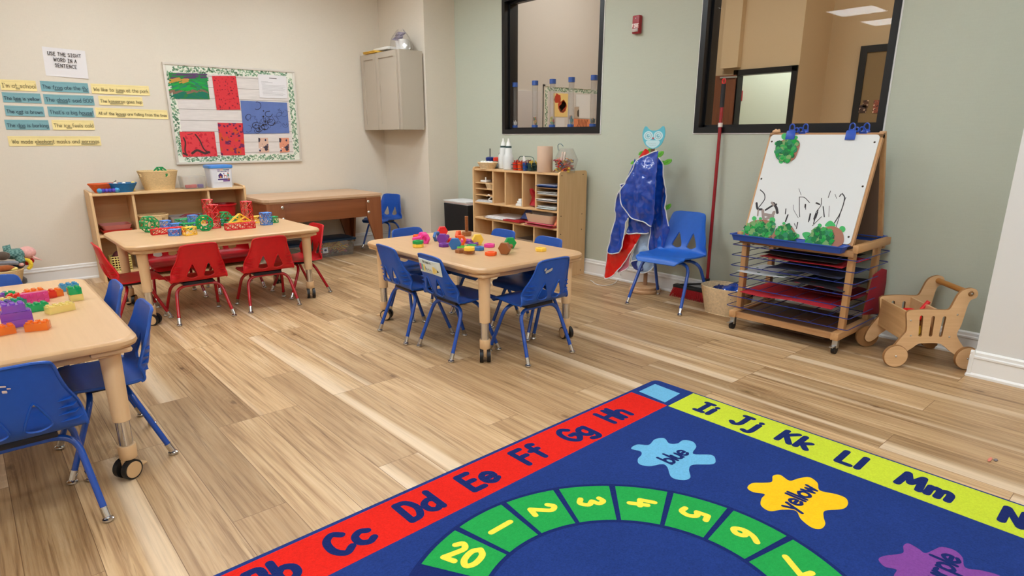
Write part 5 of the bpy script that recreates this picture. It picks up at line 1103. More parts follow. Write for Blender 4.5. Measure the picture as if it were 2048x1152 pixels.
# child paint marks on the whiteboard (part of the board surface)
mb = WBM
h_ = lambda x, y: (1470+x/4.432, 240+y/4.432)
FBI = FB.inverted()
def onb(px, py): q = FBI @ Pp(px, py, P0, N_); return (q.x, q.y)
hb = lambda x, y: onb(*h_(x, y))
def mark(pts, w, m=1, z=.0066): mb.ribbon([(p[0], p[1], z) for p in catmull([Vector((*hb(*p), 0)) for p in pts], 4)], w, m, FB)
mark([(228, 622), (262, 655), (268, 700), (240, 745), (215, 775)], .006); mark([(195, 740), (205, 790), (240, 795)], .014); mark([(345, 740), (370, 780), (380, 825)], .016); mark([(275, 800), (330, 765), (370, 750)], .012)
mark([(210, 800), (205, 850)], .01, 2); mark([(250, 805), (260, 880), (300, 870), (340, 860)], .018, 2); mark([(270, 840), (330, 850), (350, 820)], .02, 2); mark([(330, 735), (345, 755)], .014, 2)
for a in ([(455, 790), (450, 835)], [(475, 838), (447, 908)], [(520, 755), (525, 800), (565, 870)], [(570, 610), (590, 670)], [(575, 685), (575, 800), (578, 860)], [(578, 685), (620, 690), (665, 735)], [(628, 750), (630, 795)], [(670, 832), (655, 905)], [(722, 740), (755, 752)], [(850, 632), (830, 690)], [(770, 695), (765, 760), (725, 815), (700, 880)], [(785, 770), (795, 860)], [(840, 765), (835, 860)], [(955, 655), (975, 700), (940, 820), (885, 915)], [(985, 690), (960, 760), (900, 950)], [(930, 680), (945, 660)], [(530, 920), (540, 945)], [(560, 910), (548, 965)], [(690, 940), (770, 860)], [(720, 830), (705, 890)], [(740, 800), (715, 870), (700, 920)], [(890, 660), (905, 700)]):
    mark(a, random.Random(a[0][0]).choice((.0025, .004, .006)))
for a in ([(628, 752), (626, 775)], [(725, 738), (752, 750)], [(735, 820), (718, 870)], [(672, 836), (660, 890)], [(472, 845), (452, 900)]): mark(a, .009)
mb.build('whiteboard', [M('whiteboard', (214, 216, 215), .5), M('paint_black', (44, 40, 44), .6), M('paint_smear', (150, 136, 130), .7)], ea, smooth=0)
# paper turtles
TG = [M('scrap%d' % i, c, .75) for i, c in enumerate(((20, 120, 60), (14, 150, 60), (44, 130, 90), (60, 160, 80), (20, 100, 60), (120, 160, 100)))]
SKIN = M('turtle_green', (70, 176, 100), .75); BRN_P = M('brown_card', (164, 112, 92), .8)
def turtle(label, shell, limbs, patch, seed, z0=.008, T=FB, scr=110):
    q = [Vector((*hb(*p), 0)) for p in shell]; c = sum(q, Vector())/len(q); w = T @ Vector((c.x, c.y, z0))
    t = thing('paper_turtle', label, 'paper turtle', w)
    mb = MB(); o = [(p.x, p.y) for p in catmull(q, 4, True)]; mb.prism(o, z0, z0+.003, 0, T); mb.build('shell', BRN_P, t, smooth=0)
    for l in limbs:
        mb = MB(); mb.prism([(p.x, p.y) for p in catmull([Vector((*hb(*p), 0)) for p in l], 4, True)], z0-.0015, z0-.0002, 0, T); mb.build('flipper', SKIN, t, smooth=0)
    pp = [(p.x, p.y) for p in catmull([Vector((*hb(*p), 0)) for p in patch], 4, True)]; r = random.Random(seed); mb = MB(); k = 0
    xs = [p[0] for p in pp]; ys = [p[1] for p in pp]
    while k < scr:
        x, y = r.uniform(min(xs), max(xs)), r.uniform(min(ys), max(ys))
        if not inside((x, y), pp): continue
        n = r.choice((4, 5, 6)); a = r.uniform(0, 6); s = r.uniform(.012, .022)
        mb.prism([(x+s*r.uniform(.7, 1.1)*math.cos(a+2*PI*i/n), y+s*r.uniform(.7, 1.1)*math.sin(a+2*PI*i/n)) for i in range(n)], z0+.003, z0+.0036+.00004*k, r.randrange(6), T); k += 1
    mb.build('scraps', TG, t, smooth=0)
def blob(cx, cy, r, n=7, sq=1): return [(cx+r*math.cos(2*PI*k/n), cy+r*sq*math.sin(2*PI*k/n)) for k in range(n)]
turtle('paper turtle held by a clip at the top of the whiteboard', [(400, 200), (470, 175), (545, 172), (580, 215), (560, 290), (530, 350), (470, 375), (395, 350), (365, 290)], [blob(445, 150, 30), blob(545, 158, 16), blob(373, 213, 18), blob(368, 285, 18), blob(412, 370, 20)], [(400, 205), (470, 182), (540, 190), (565, 225), (545, 285), (520, 340), (470, 368), (400, 345), (372, 285)], 1)
turtle('paper turtle at the left end of the blue tray', [(160, 900), (230, 888), (310, 895), (355, 920), (330, 1040), (250, 1060), (130, 1045), (95, 1000), (120, 930)], [blob(175, 875, 20), blob(230, 878, 14), blob(335, 890, 26), blob(75, 1000, 22), blob(360, 1000, 14)], [(100, 960), (150, 915), (250, 910), (350, 920), (330, 1010), (250, 1050), (140, 1030)], 2)
turtle('smaller paper turtle in the middle of the blue tray', [(440, 935), (490, 935), (535, 985), (550, 1050), (500, 1075), (420, 1075), (335, 1050), (370, 980)], [blob(440, 922, 14), blob(560, 1030, 18), ], [(440, 945), (490, 945), (525, 990), (540, 1045), (490, 1070), (420, 1068), (350, 1045), (380, 985)], 3, .0125)
turtle('paper turtle with a bare brown shell edge at the right of the tray', [(800, 955), (880, 945), (950, 985), (970, 1060), (950, 1110), (880, 1130), (760, 1125), (660, 1090), (680, 1010), (730, 965)], [[(805, 945), (815, 915), (850, 895), (885, 920), (890, 945)], blob(955, 970, 28), blob(755, 938, 18), [(600, 1015), (630, 995), (672, 1005), (670, 1050), (635, 1065)], blob(905, 1040, 24)], [(690, 1010), (750, 965), (820, 965), (860, 1010), (880, 1050), (870, 1110), (760, 1118), (650, 1100)], 4)
# clips along the top
CLIPB = M('clip_blue', (40, 80, 180), .35)
def clip(px, py, label, back=False, sc=1.0):
    q = Pp(px, py, P0 if not back else Vector((4.005, 1.7, 1.252)), N_); y = q.y
    t = thing('clip', label, 'clip', (P1.x, y, P1.z-.02)); T = (frame((P1.x, y, P1.z), (0, -1, 0), U_) if not back else frame((4.02, y, 1.252), (0, 1, 0), Vector((-.2, 0, .6))))
    s = sc; mb = MB(); mb.box((0, -.012, .017), (.056*s, .05*s, .004), 0, T @ TR(0, 0, 0, 0, .12), .001); mb.box((0, -.012, -.034), (.056*s, .05*s, .004), 0, T @ TR(0, 0, 0, 0, -.12), .001); mb.box((0, .014, -.008), (.056*s, .006, .048), 0, T, .002); mb.build('jaws', CLIPB, t)
    for zz, tilt in ((.012, .35), (-.028, -.35)):
        mb = MB(); TT = T @ TR(0, .014, zz, 0, tilt); mb.tube(fillet([(-.016, -.004, 0), (-.014, .035, 0), (0, .046, 0), (.014, .035, 0), (.016, -.004, 0)], .012, 4), .004, 6, 0, TT); mb.box((0, .002, 0), (.03, .016, .004), 0, TT, .001); mb.build('lever', CLIPB, t)
clip(1583, 272, 'blue clip holding the paper turtle on the easel'); clip(1703, 272, 'blue clip at the right front of the easel top'); clip(1608, 262, 'blue clip on the rear board, behind the turtle clip', True, .8); clip(1730, 262, 'blue clip on the rear board near the right corner', True, .8)
mb = MB(); mb.ball((3.99, 2.0, 1.268), (.018, .026, .012)); mb.ball((3.99, 1.985, 1.274), .009); mb.ball((4.0, 2.01, 1.276), .008); tag(mb.build('clay_lump', M('clay', (214, 170, 130), .7)), 'lump of tan clay on the left end of the easel top', 'clay')
mb = MB(); mb.lathe([(.03, 0), (.032, .028), (0, .03)], 18, 0, TR(3.722, 1.70, .604)); tag(mb.build('paint_pot', TYRE), 'black pot in the blue tray between the turtles', 'pot')
# papers on the rack
def rack_paper(z, x0, x1, y0, y1, col, label, wav=.02, seed=0, droop=.0, cat='paper'):
    r = random.Random(seed); a, b = r.uniform(0, 6), r.uniform(0, 6); mb = MB(); n = 8
    o = []
    for (xa, ya), (xb, yb) in (((x0, y0), (x0, y1)), ((x0, y1), (x1, y1)), ((x1, y1), (x1, y0)), ((x1, y0), (x0, y0))):
        for k in range(n): t = k/n; o.append((xa+(xb-xa)*t+r.uniform(-.006, .006), ya+(yb-ya)*t+r.uniform(-.006, .006)))
    mb.sheet(o, (), .04, .0016, lambda x, y: (x, y, z+.006+wav*(.5+.5*math.sin(7*x+9*y+a)*math.cos(5*y+b))-droop*max(0, 3.76-x)))
    return tag(mb.build('drying_paper', col if not isinstance(col, tuple) else M('rackp_%d_%d' % col[:2], col, .8, var=.06, vs=12)), label, cat, 'papers drying on the easel rack')
zk = [.155+.068*k for k in range(7)]
rack_paper(zk[6]-.004, 3.76, 4.16, 1.42, 1.93, DOTS('rp_brown', (74, 56, 58), [((120, 50, 50), 9, .3), ((60, 70, 110), 8, .25)]), 'dark brown and navy painted paper on the top rack', .02, 1)
rack_paper(zk[5], 3.745, 4.19, 1.40, 1.90, (196, 40, 52), 'red paper beneath the black one on the second rack', .008, 2); rack_paper(zk[5]+.018, 3.75, 4.19, 1.43, 1.88, DOTS('rp_black', (50, 44, 46), [((70, 50, 46), 8, .3)]), 'black painted paper lying over a red one on the second rack', .018, 3)
rack_paper(zk[4], 3.742, 4.18, 1.40, 1.86, DOTS('rp_navy', (50, 58, 92), [((36, 38, 50), 7, .35)]), 'dark navy painted paper on the third rack', .02, 4)
rack_paper(zk[3]+.012, 3.735, 4.1, 1.72, 2.03, DOTS('rp_white', (214, 218, 222), [((40, 90, 56), 9, .2)]), 'white paper with green leaf prints on the left of the rack', .022, 5); rack_paper(zk[3], 3.75, 4.2, 1.37, 1.70, DOTS('rp_black2', (44, 40, 50), [((120, 30, 44), 8, .25)]), 'black and red paper to the right of the leaf print paper', .014, 6)
rack_paper(zk[1]+.02, 3.725, 4.12, 1.42, 2.0, (198, 40, 54), 'large bright red paper on the low rack', .022, 7); rack_paper(zk[2], 3.9, 4.24, 1.36, 1.7, (150, 26, 44), 'darker red paper at the back right of the rack', .02, 8)
mb = MB(); mb.sheet([(3.97, .20), (4.02, .44), (4.11, .47), (4.20, .45), (4.245, .36), (4.24, .25), (4.19, .17)], (), .04, .002, lambda x, z: (x, 1.315-.012*math.sin(x*14), z)); tag(mb.build('drying_paper', M('rackp_150_26', (150, 26, 44), .8)), 'red paper curling out of the right end of the rack', 'paper', 'papers drying on the easel rack')
mb = MB(); mb.ribbon([(p.x, p.y) for p in catmull([Vector((3.83, 1.72, 0)), Vector((3.9, 1.64, 0)), Vector((3.86, 1.58, 0))], 4)], .02, 0, TR(0, 0, .1185)); tag(mb.build('paint_scrape', M('scrape', (150, 120, 100), .6)), 'pale paint scrape on the easel base board', 'mark')
# ================================================================== wooden push cart
kc = lambda x, y: (1700+x/5.486, 540+y/5.486)
c0 = Pz(*kc(490, 1055), 0); c1 = Pz(*kc(1260, 1082), 0)
CA = Vector((c1.x-c0.x, c1.y-c0.y, 0)).normalized(); CB = Vector((-CA.y, CA.x, 0)); 
if CB.x < 0: CB = -CB
CR = math.atan2(CA.y, CA.x); c0 = c0-CA*.028+CB*.0
ct = thing('push_cart', 'wooden toy push cart with slotted sides beside the easel', 'push cart', (c0.x, c0.y, 0), CR)
CI = ct.matrix_basis.inverted()
def lc(x, y): q = CI @ Pp(*kc(x, y), c0, CB); return (q.x+.0, q.z)
PLY = W('cart_birch', (226, 188, 142), (210, 168, 122), 0, .8, .5); PLYE = M('cart_ply_edge', (150, 108, 66), .6)
OUT = [(625, 560), (622, 480), (640, 455), (680, 442), (850, 433), (1050, 440), (1095, 428), (1120, 395), (1150, 340), (1190, 272), (1235, 230), (1290, 208), (1340, 200), (1388, 216), (1406, 252), (1398, 292), (1370, 315), (1335, 326), (1310, 352), (1285, 410), (1250, 520), (1215, 620), (1185, 670), (1174, 715), (1200, 775), (1245, 845), (1300, 925), (1290, 985), (1235, 990), (1170, 945), (1100, 895), (1050, 850), (1000, 815), (930, 802), (830, 803), (750, 810), (690, 850), (620, 895), (555, 955), (480, 985), (440, 945), (465, 870), (520, 790), (590, 710), (615, 680), (625, 640)]
OL = [lc(*p) for p in OUT]; OL = [(p.x, p.y) for p in catmull([Vector((*p, 0)) for p in OL], 3, True)]
def slot(x0, y0, x1, y1, w=19):
    a = Vector((*lc(x0, y0), 0)); b = Vector((*lc(x1, y1), 0)); ww = (Vector((*lc(x0+w, y0), 0))-a).length; d = (b-a).normalized(); q = Vector((-d.y, d.x, 0)); o = []
    for c, s in ((a, 1), (b, -1)):
        for k in range(7): t = PI*k/6; o.append(c+q*ww*math.cos(t)*s-d*ww*math.sin(t)*s)
    return [(p.x, p.y) for p in o]
SL = [slot(785, 517, 769, 715), slot(914, 522, 884, 715), slot(1038, 525, 994, 718)]
WID = .335
def side(y):
    T = Matrix(((1, 0, 0, 0), (0, 0, -1, y), (0, 1, 0, 0), (0, 0, 0, 1))); mb = MB(); mb.sheet(OL, SL, 0, .016, None, 0, T, 1); return mb
for y in (.008, WID-.008): side(y).build('side_panel', [PLY, PLYE], ct, world=False, smooth=30)
fx_, tz = lc(640, 470); bx_, bz = lc(1080, 450); lxx, lz = lc(640, 790)
mb = MB(); mb.box((fx_+.012, WID/2, (tz+lz)/2+.0), (.014, WID-.03, tz-lz-.005)); mb.build('front_board', W('cart_board', (214, 172, 122), (190, 146, 96), 1, .7, .5), ct, world=False)
mb = MB(); mb.box((bx_-.03+.0, WID/2, (tz+lz)/2+.01), (.014, WID-.03, tz-lz), 0, TR()); mb.build('back_board', PLY, ct, world=False)
mb = MB(); mb.bx(fx_+.01, bx_-.02, .016, WID-.016, lz, lz+.012); mb.build('floor_board', PLY, ct, world=False)
hx, hz_ = lc(1330, 262); mb = MB(); mb.cyl((hx, .0, hz_), (hx, WID, hz_), .0155, None, 16); mb.build('handle', W('cart_handle', (184, 128, 62), (160, 104, 46), 1, 1, .45), ct, world=False)
for wx, wz in (lc(485, 935), lc(1270, 960)):
    for y, s in ((-.001, -1), (WID+.001, 1)):
        R = wz; mb = MB(); mb.cyl((wx, y, wz), (wx, y+s*.018, wz), R-.001, None, 40, 1); mb.cyl((wx, y+s*.0175, wz), (wx, y+s*.0195, wz), R-.004, None, 40, 0); mb.ball((wx, y+s*.02, wz), (.0065, .004, .0065), 2, None, 10, 6); mb.build('wheel', [PLY, PLYE, CHROME], ct, world=False)
for p in ((668, 555), (668, 720), (1090, 735), (1180, 492), (1343, 262)):
    x, z = lc(*p); mb = MB(); mb.ball((x, -.0005, z), (.005, .002, .005), 0, None, 10, 6); mb.build('screw', STEEL, ct, world=False)
CMW = Matrix.Translation((c0.x, c0.y, 0)) @ Matrix.Rotation(CR, 4, 'Z')
def incart(mb, name, mat, label, cat): return tag(mb.build(name, mat), label, cat)
mx = (fx_+bx_)/2
mb = MB(); mb.lathe([(.0, .0), (.055, .002), (.062, .02), (.058, .02), (.05, .006), (0, .004)], 24, 0, CMW @ TR(mx-.005, .15, lz+.105, 0, .3)); mb.tube([CMW @ Vector(p) for p in ((mx+.03, .15, lz+.125), (mx+.05, .16, lz+.15), (mx+.085, .17, lz+.19))], [.008, .01, .012], 10); incart(mb, 'toy_pan', M('toy_red2', (220, 30, 34), .35), 'red toy pan with its handle up in the push cart', 'toy pan')
mb = MB(); mb.ball(CMW @ Vector((mx-.02, .06, lz+.05)), (.045, .04, .035)); incart(mb, 'toy_lemon', M('toy_yellow2', (226, 186, 50), .5), 'yellow toy food seen through the cart slots', 'toy food')
mb = MB(); mb.ball(CMW @ Vector((mx-.06, .07, lz+.05)), (.026, .035, .03)); incart(mb, 'toy_tomato', M('toy_red3', (200, 40, 40), .5), 'red toy food seen through the first cart slot', 'toy food')
# ================================================================== coat stand with aprons
sx_, sy_ = 4.135, 3.055
st = thing('coat_stand', 'small wooden coat stand topped by a light blue owl face', 'coat stand', (sx_, sy_, 0))
STW = W('stand_beech', (206, 164, 124), (188, 144, 102), 0, .8, .5)
mb = MB(); mb.lathe([(.0, .0), (.125, .0), (.13, .006), (.13, .02), (.124, .027), (.118, .028), (.118, .046), (.112, .052), (0, .053)], 40, 0, TR(sx_, sy_, 0), False); mb.build('base', STW, st)
top = Px(1304, 297, 4.10); mb = MB(); mb.tube([(sx_, sy_, .05), (4.11, top.y, top.z+.03)], .0165, 16); mb.build('pole', W('stand_pole', (176, 136, 106), (150, 112, 84), 2, .8, .5), st)
oc = Px(1307, 276, 4.075); OR_ = frame((oc.x, oc.y, oc.z), (.35, -1, 0), (0, 0, 1))
osz = .0042
ow = lambda x, y: ((x-685)/6.4*osz, (235-y)/6.4*osz)   # owl traced in its own plane
owl = [(560, 250), (552, 190), (565, 130), (582, 105), (600, 108), (625, 135), (660, 150), (710, 150), (750, 135), (780, 108), (800, 105), (815, 140), (820, 200), (805, 260), (780, 310), (735, 345), (685, 357), (635, 345), (590, 310)]
mb = MB(); mb.prism([(p.x, p.y) for p in catmull([Vector((*ow(*p), 0)) for p in owl], 3, True)], -.005, .005, 0, OR_)
def owf(pts, z, m): mb.add([(*p, z) for p in pts], [list(range(len(pts)))], m, OR_)
owf([(p.x, p.y) for p in catmull([Vector((*ow(*p), 0)) for p in [(615, 265), (750, 265), (760, 300), (725, 335), (685, 350), (640, 335), (600, 300)]], 3, True)], .0052, 1)
for ex in (624, 742):
    c = ow(ex, 210); s = osz/6.4
    owf(ell(*c, 56*s, 52*s, 28), .0054, 1); owf(ell(*c, 37*s, 37*s, 28), .0056, 2); owf(ell(*c, 34*s, 34*s, 28), .0058, 1); owf(ell(*c, 21*s, 21*s, 22), .006, 3); owf(ell(c[0]+8*s, c[1]+6*s, 9*s, 9*s, 14), .0062, 1)
owf([ow(665, 230), ow(698, 230), ow(682, 256)], .0064, 4)
for y in (298, 318): mb.ribbon([(*ow(x, y+(4 if k % 2 else -2)), .0056) for k, x in enumerate(range(645 if y > 300 else 632, 730, 18))], .0008, 2, OR_)
mb.build('owl_face', [M('owl_blue', (96, 190, 210), .5), M('owl_pale', (200, 232, 238), .5), M('owl_line', (70, 90, 100), .5), M('owl_iris', (130, 190, 206), .5), M('owl_beak', (206, 80, 84), .5)], st, smooth=30)
LEAF = M('leaf_green', (110, 190, 60), .55); LEAFD = M('leaf_vein', (70, 150, 40), .55)
def leafhook(px, py, X, ang, s, n):
    c = Px(px, py, X); T = frame(c, (.3, -1, 0), (0, 0, 1)) @ TR(0, 0, 0, ang); mb = MB()
    o = [(p.x, p.y) for p in catmull([Vector(p) for p in ((-s, 0, 0), (-.5*s, .42*s, 0), (.2*s, .5*s, 0), (.8*s, .3*s, 0), (s, 0, 0), (.7*s, -.35*s, 0), (.1*s, -.5*s, 0), (-.6*s, -.38*s, 0))], 4, True)]
    mb.prism(o, -.008, .008, 0, T); mb.ribbon([(-.7*s, 0, .0083), (.7*s, .03*s, .0083)], .003, 1, T); mb.ribbon([(0, 0, .0083), (.25*s, .22*s, .0083)], .002, 1, T); mb.ribbon([(-.1*s, 0, .0083), (.1*s, -.22*s, .0083)], .002, 1, T)
    T2 = Matrix.Translation((0, 0, 0)); mb.cyl(c+Vector((.004, 0, 0)), (sx_-.01, sy_+(top.y-sy_)*(c.z/ max(top.z, .1)), c.z-.0), .008, None, 8, 0); mb.build('leaf_hook', [LEAF, LEAFD], st)
leafhook(1320, 309, 4.06, .7, .034, 0); leafhook(1335, 324, 4.09, .5, .036, 1); leafhook(1267.5, 325, 4.08, .3, .026, 2); leafhook(1283, 306, 4.13, .6, .026, 3); leafhook(1337, 413.5, 4.10, 1.0, .028, 4); leafhook(1302, 300, 4.16, .2, .03, 5)
VIN = M('vinyl_blue', (18, 68, 168), .1, var=.12, vs=14, bmp=.3, bs=60, bd=.006, coat=.5, spec=.8); VINR = M('vinyl_red', (206, 20, 16), .14, bmp=.3, bs=60, bd=.006, coat=.5); PIPE = M('piping_white', (222, 224, 226), .5); VINL = M('lining_pale', (150, 172, 200), .5, bmp=.5, bs=30, bd=.008); VINP = M('lining_pink', (206, 120, 140), .5)
from mathutils import noise as mnoise
def apron(label, px, X, mat, folds, piped=None, bulge=.0, ph=0, name='apron', grp='aprons on the owl stand', wrk=.03):
    """piped: list of index ranges of the outline that carry white piping"""
    q = [Px(a, b, X) for a, b in px]; zc = max(p.z for p in q)
    yc = sum(p.y for p in q)/len(q)
    def fn(y, z):
        d = min(1, max(0, (zc-z)/.5)); f = folds*d*(math.sin(34*(y-yc)+ph+3*z)+.5*math.sin(71*(y-yc)+2*ph-6*z)); b = bulge*math.sin(PI*min(1, max(0, d)))
        wv = .5*mnoise.noise((y*19, z*13, X*40))+.3*mnoise.noise((y*40, z*34, X*40+5))
        return (X-b-f*.5-wrk*wv, y, z)
    o = catmull([Vector((p.y, p.z, 0)) for p in q], 4, True); mb = MB(); mb.sheet([(p.x, p.y) for p in o], (), .015, .003, fn)
    t = thing(name, label, 'apron', (X, yc, min(p.z for p in q)), 0, grp); mb.build('cloth', mat, t, smooth=60)
    mb = MB(); n = len(q)
    for i0, i1 in (piped or [(0, n)]):
        pts = [fn(p.x, p.y) for p in (o[i0*4:i1*4+1] if i1 < n else o[i0*4:]+o[:1])]; mb.tube([(a-.002, b, c) for a, b, c in pts], .0046, 6)
    mb.build('piping', PIPE, t)
apron('shiny blue apron with white piping in front, covering the others', [(1314, 302), (1294, 310), (1276.6, 320.5), (1270, 335), (1262.5, 351), (1251.6, 371), (1247, 381), (1245.6, 396), (1248.4, 409), (1250, 415), (1257, 430.5), (1266, 438), (1285.5, 443), (1300.7, 452.5), (1309, 420), (1315.6, 396), (1317, 343), (1316.5, 310)], 3.985, VIN, .022, [(0, 13)], .03, .4)
apron('shiny blue apron hanging at the right behind the front one', [(1314, 318), (1324, 323), (1326, 352), (1334, 385), (1333.5, 415), (1338, 452), (1336, 466), (1325, 503), (1310, 506), (1297, 503), (1300, 455), (1306, 420), (1312, 370)], 4.06, VIN, .03, [(0, 5), (9, 10)], .0, 1.5)
apron('blue apron at the left with white edging, its hem over the red one', [(1270, 318), (1264, 331), (1251.6, 363.4), (1240.6, 369.7), (1241.4, 377.5), (1232, 399.4), (1230.5, 419.7), (1231, 432), (1222.5, 476.4), (1215.8, 505), (1234, 506), (1244.4, 497.4), (1247.3, 482), (1253, 447.7), (1258.7, 436.3), (1262, 400), (1268, 350)], 4.02, VIN, .022, [(2, 14)], .0, 2.2)
apron('short blue flap hanging under the front apron', [(1257, 432), (1258.7, 438), (1253, 466), (1274, 466.4), (1296, 466), (1298, 445), (1280, 430)], 4.035, VIN, .015, [(2, 4)], .0, .7)
apron('red vinyl apron whose pointed corner hangs lowest', [(1262.5, 460), (1284, 460), (1272, 488), (1255, 514.6), (1249, 524), (1232, 545), (1218.6, 555.6), (1208, 554.6), (1211, 531.7), (1215.8, 504), (1230, 490), (1250, 470)], 4.055, VINR, .012, [(2, 10)], .0, .2)
apron('light blue lining of an apron hanging down the middle', [(1280, 455), (1279.7, 476), (1264.5, 507), (1263.5, 524), (1275, 540), (1289, 546), (1304.6, 533.6), (1302, 500), (1297, 455)], 4.085, VINL, .03, [(2, 6)], .0, 1.1)
apron('pink lining peeking out under the red apron', [(1262, 505), (1260.6, 514.6), (1257, 531.7), (1250, 540), (1236, 544), (1245, 520)], 4.075, VINP, .006, [(0, 4)], .0, .1)
q0 = Px(1263, 526, 4.06); apron('dark navy apron pocket end below the light lining', [(1263, 526), (1266, 522), (1280, 522), (1286, 540), (1278, 541), (1268, 537)], 4.065, M('vinyl_navy', (24, 44, 110), .2, coat=.3), .004, [(0, 2)], .0)
apron('red apron collar bunched at the stand neck', [(1290, 298), (1295, 300), (1297, 307), (1285, 315), (1276, 319), (1282, 308)], 4.05, VINR, .006, [(3, 4)], .0)
mb = MB(); mb.tube(catmull([Px(1241, 545, 4.06), Pz(1240, 552, .03)+Vector((0, 0, .0)), Pz(1228, 567, .004), Pz(1208, 571, .004), Pz(1192, 568, .004), Pz(1184.5, 562.5, .004), Pz(1181, 561, .004)], 6), .003, 6); tag(mb.build('apron_string', PIPE), 'white apron string trailing onto the floor', 'string')
# ================================================================== broom
br = thing('broom', 'red push broom leaning on the wall between stand and easel', 'broom', (4.2, 2.62, 0))
pb = Vector((4.232, 2.545, .15)); pt = Px(1447.5, 168, 4.27)
d = (pt-pb).normalized(); L_ = (pt-pb).length
mb = MB(); mb.cyl(pb, pb+d*(L_-.16), .0125, None, 14); mb.build('pole', M('broom_red', (150, 20, 34), .25, coat=.4), br)
mb = MB(); mb.tube([pb+d*(L_-.16+.16*k/24) for k in range(25)], [.0155+.0012*(k % 2) for k in range(25)], 12); mb.build('grip', M('grip_black', (34, 32, 34), .6), br)
mb = MB(); mb.tube([pt+d*.018+Vector((0, .012*math.cos(a), .018*math.sin(a))) for a in [2*PI*k/16 for k in range(16)]], .0045, 6, 0, None, True); mb.build('hang_loop', M('loop_red', (214, 40, 44), .4), br)
pj = pb+d*(1.318-.15)/d.z; mb = MB(); mb.tube([pj-d*.015, pj+d*.015], .016, 12); mb.build('joint_ring', M('ring_pale', (226, 214, 206), .35), br)
hd = Vector((4.205, 2.665, .085)); mb = MB(); mb.box((hd.x, hd.y, .085), (.06, .30, .025), 0, None, .006); mb.cyl(pb+d*.03, pb-d*.05, .02, None, 14); mb.tube([pb-d*.01, (hd.x, hd.y+.10, .095)], .008, 8); mb.tube([pb-d*.01, (hd.x, hd.y-.10, .095)], .008, 8); mb.ball((pb.x-.005, pb.y-.06, .13), (.03, .04, .02)); mb.build('head', M('broom_black', (28, 28, 30), .5), br)
mb = MB(); rr = random.Random(2)
for i in range(40):
    for j in range(5):
        x, y = hd.x-.024+.012*j, hd.y-.143+.00735*i; mb.cyl((x, y, .075), (x+(x-hd.x)*.9, y+(y-hd.y)*.14+rr.uniform(-.003, .003), .002), .0032, .0026, 4)
stuff(mb.build('bristles', M('bristle_red', (170, 18, 26), .5), br))
# ================================================================== wicker basket of aprons, soft toy basket
ob = basket('basket', 'pale oval wicker basket of aprons on the floor beside the easel', 'basket', TR(4.045, 2.262, 0), .195, .20, .29, .27, .375, 18, 110, WICKL, 2.6, .0022)
def crumple(name, mat, label, cx, cy, cz, rx, ry, rz_, seed, cat, group=None):
    r = random.Random(seed); ph = [r.uniform(0, 6) for _ in range(6)]; mb = MB(); rings = []
    for i in range(15):
        a = PI*(i+.05)/14.1; ring = []
        for k in range(28):
            t = 2*PI*k/28; f = 1+.13*math.sin(3*t+ph[0]+2*a)+.10*math.sin(5*t-3*a+ph[1])+.08*math.sin(4*a+2*t+ph[2])
            ring.append((cx+rx*f*math.sin(a)*math.cos(t), cy+ry*f*math.sin(a)*math.sin(t), cz-rz_*f*math.cos(a)))
        rings.append(ring)
    mb.loft(rings); return tag(mb.build(name, mat, smooth=60), label, cat, group)
crumple('folded_apron', VIN, 'crumpled blue apron lying in the wicker basket by the easel', 4.04, 2.20, .155, .09, .11, .065, 4, 'apron'); crumple('folded_apron', M('vinyl_navy'), 'dark navy apron at the back left of the wicker basket', 4.10, 2.36, .13, .05, .05, .045, 5, 'apron')
xr = Py(46, 531, 6.44).x
ob = basket('basket', 'straw basket of soft toys behind the brick table, cut by the picture edge', 'basket', TR(xr-.235, 6.44, 0), .20, .36, .24, .47, .33, 15, 110, WICK, 3.5, .0022, ((-1.1, .12, .5, .8), (-2.0, .12, .5, .8)))
def soft(parts, name, label, cat='soft toy'):
    t = thing(name, label, cat, (xr-.2, 6.42, .1))
    for nm, mat, shapes in parts:
        mb = MB()
        for c, r in shapes: mb.ball(c, r, 0, None, 16, 10)
        mb.build(nm, mat, t, smooth=60)
def at_b(px, py, Y): p = Py(px, py, Y); return p
FUR = lambda n, c: M(n, c, .95, var=.1, vs=60, bmp=.6, bs=160, sheen=.3)
PK = FUR('plush_pink', (226, 168, 160))
h0 = at_b(54, 505, 6.46); b0 = at_b(30, 507, 6.45)
def checked():
    m, nt, b = newmat('green_check'); v = tc(nt, (70, 70, 70)); ck = nt.nodes.new('ShaderNodeTexChecker'); ck.inputs['Scale'].default_value = 1; ck.inputs[1].default_value = (*lin((70, 110, 106)), 1); ck.inputs[2].default_value = (*lin((112, 150, 142)), 1)
    nt.links.new(v, ck.inputs[0]); nt.links.new(ck.outputs[0], b.inputs['Base Color']); b.inputs['Roughness'].default_value = .9; return m
CHK = checked()
t = thing('soft_toy', 'plush toy with a pink head and green checked shirt lying face down', 'soft toy', (h0.x, h0.y, h0.z-.05))
mb = MB(); mb.ball(h0, (.062, .06, .052)); mb.build('head', PK, t, smooth=60)
q = at_b(66, 519, 6.42); mb = MB(); mb.loft([[(h0.x+.03+.055*f+.0, q.y+(.022*(1-f))*math.cos(a), q.z+.006+(.016*(1-f)+.002)*math.sin(a)-.03*f+.012) for a in [2*PI*k/12 for k in range(12)]] for f in (0, .3, .6, .85, 1)]); mb.build('ear', PK, t, smooth=60)
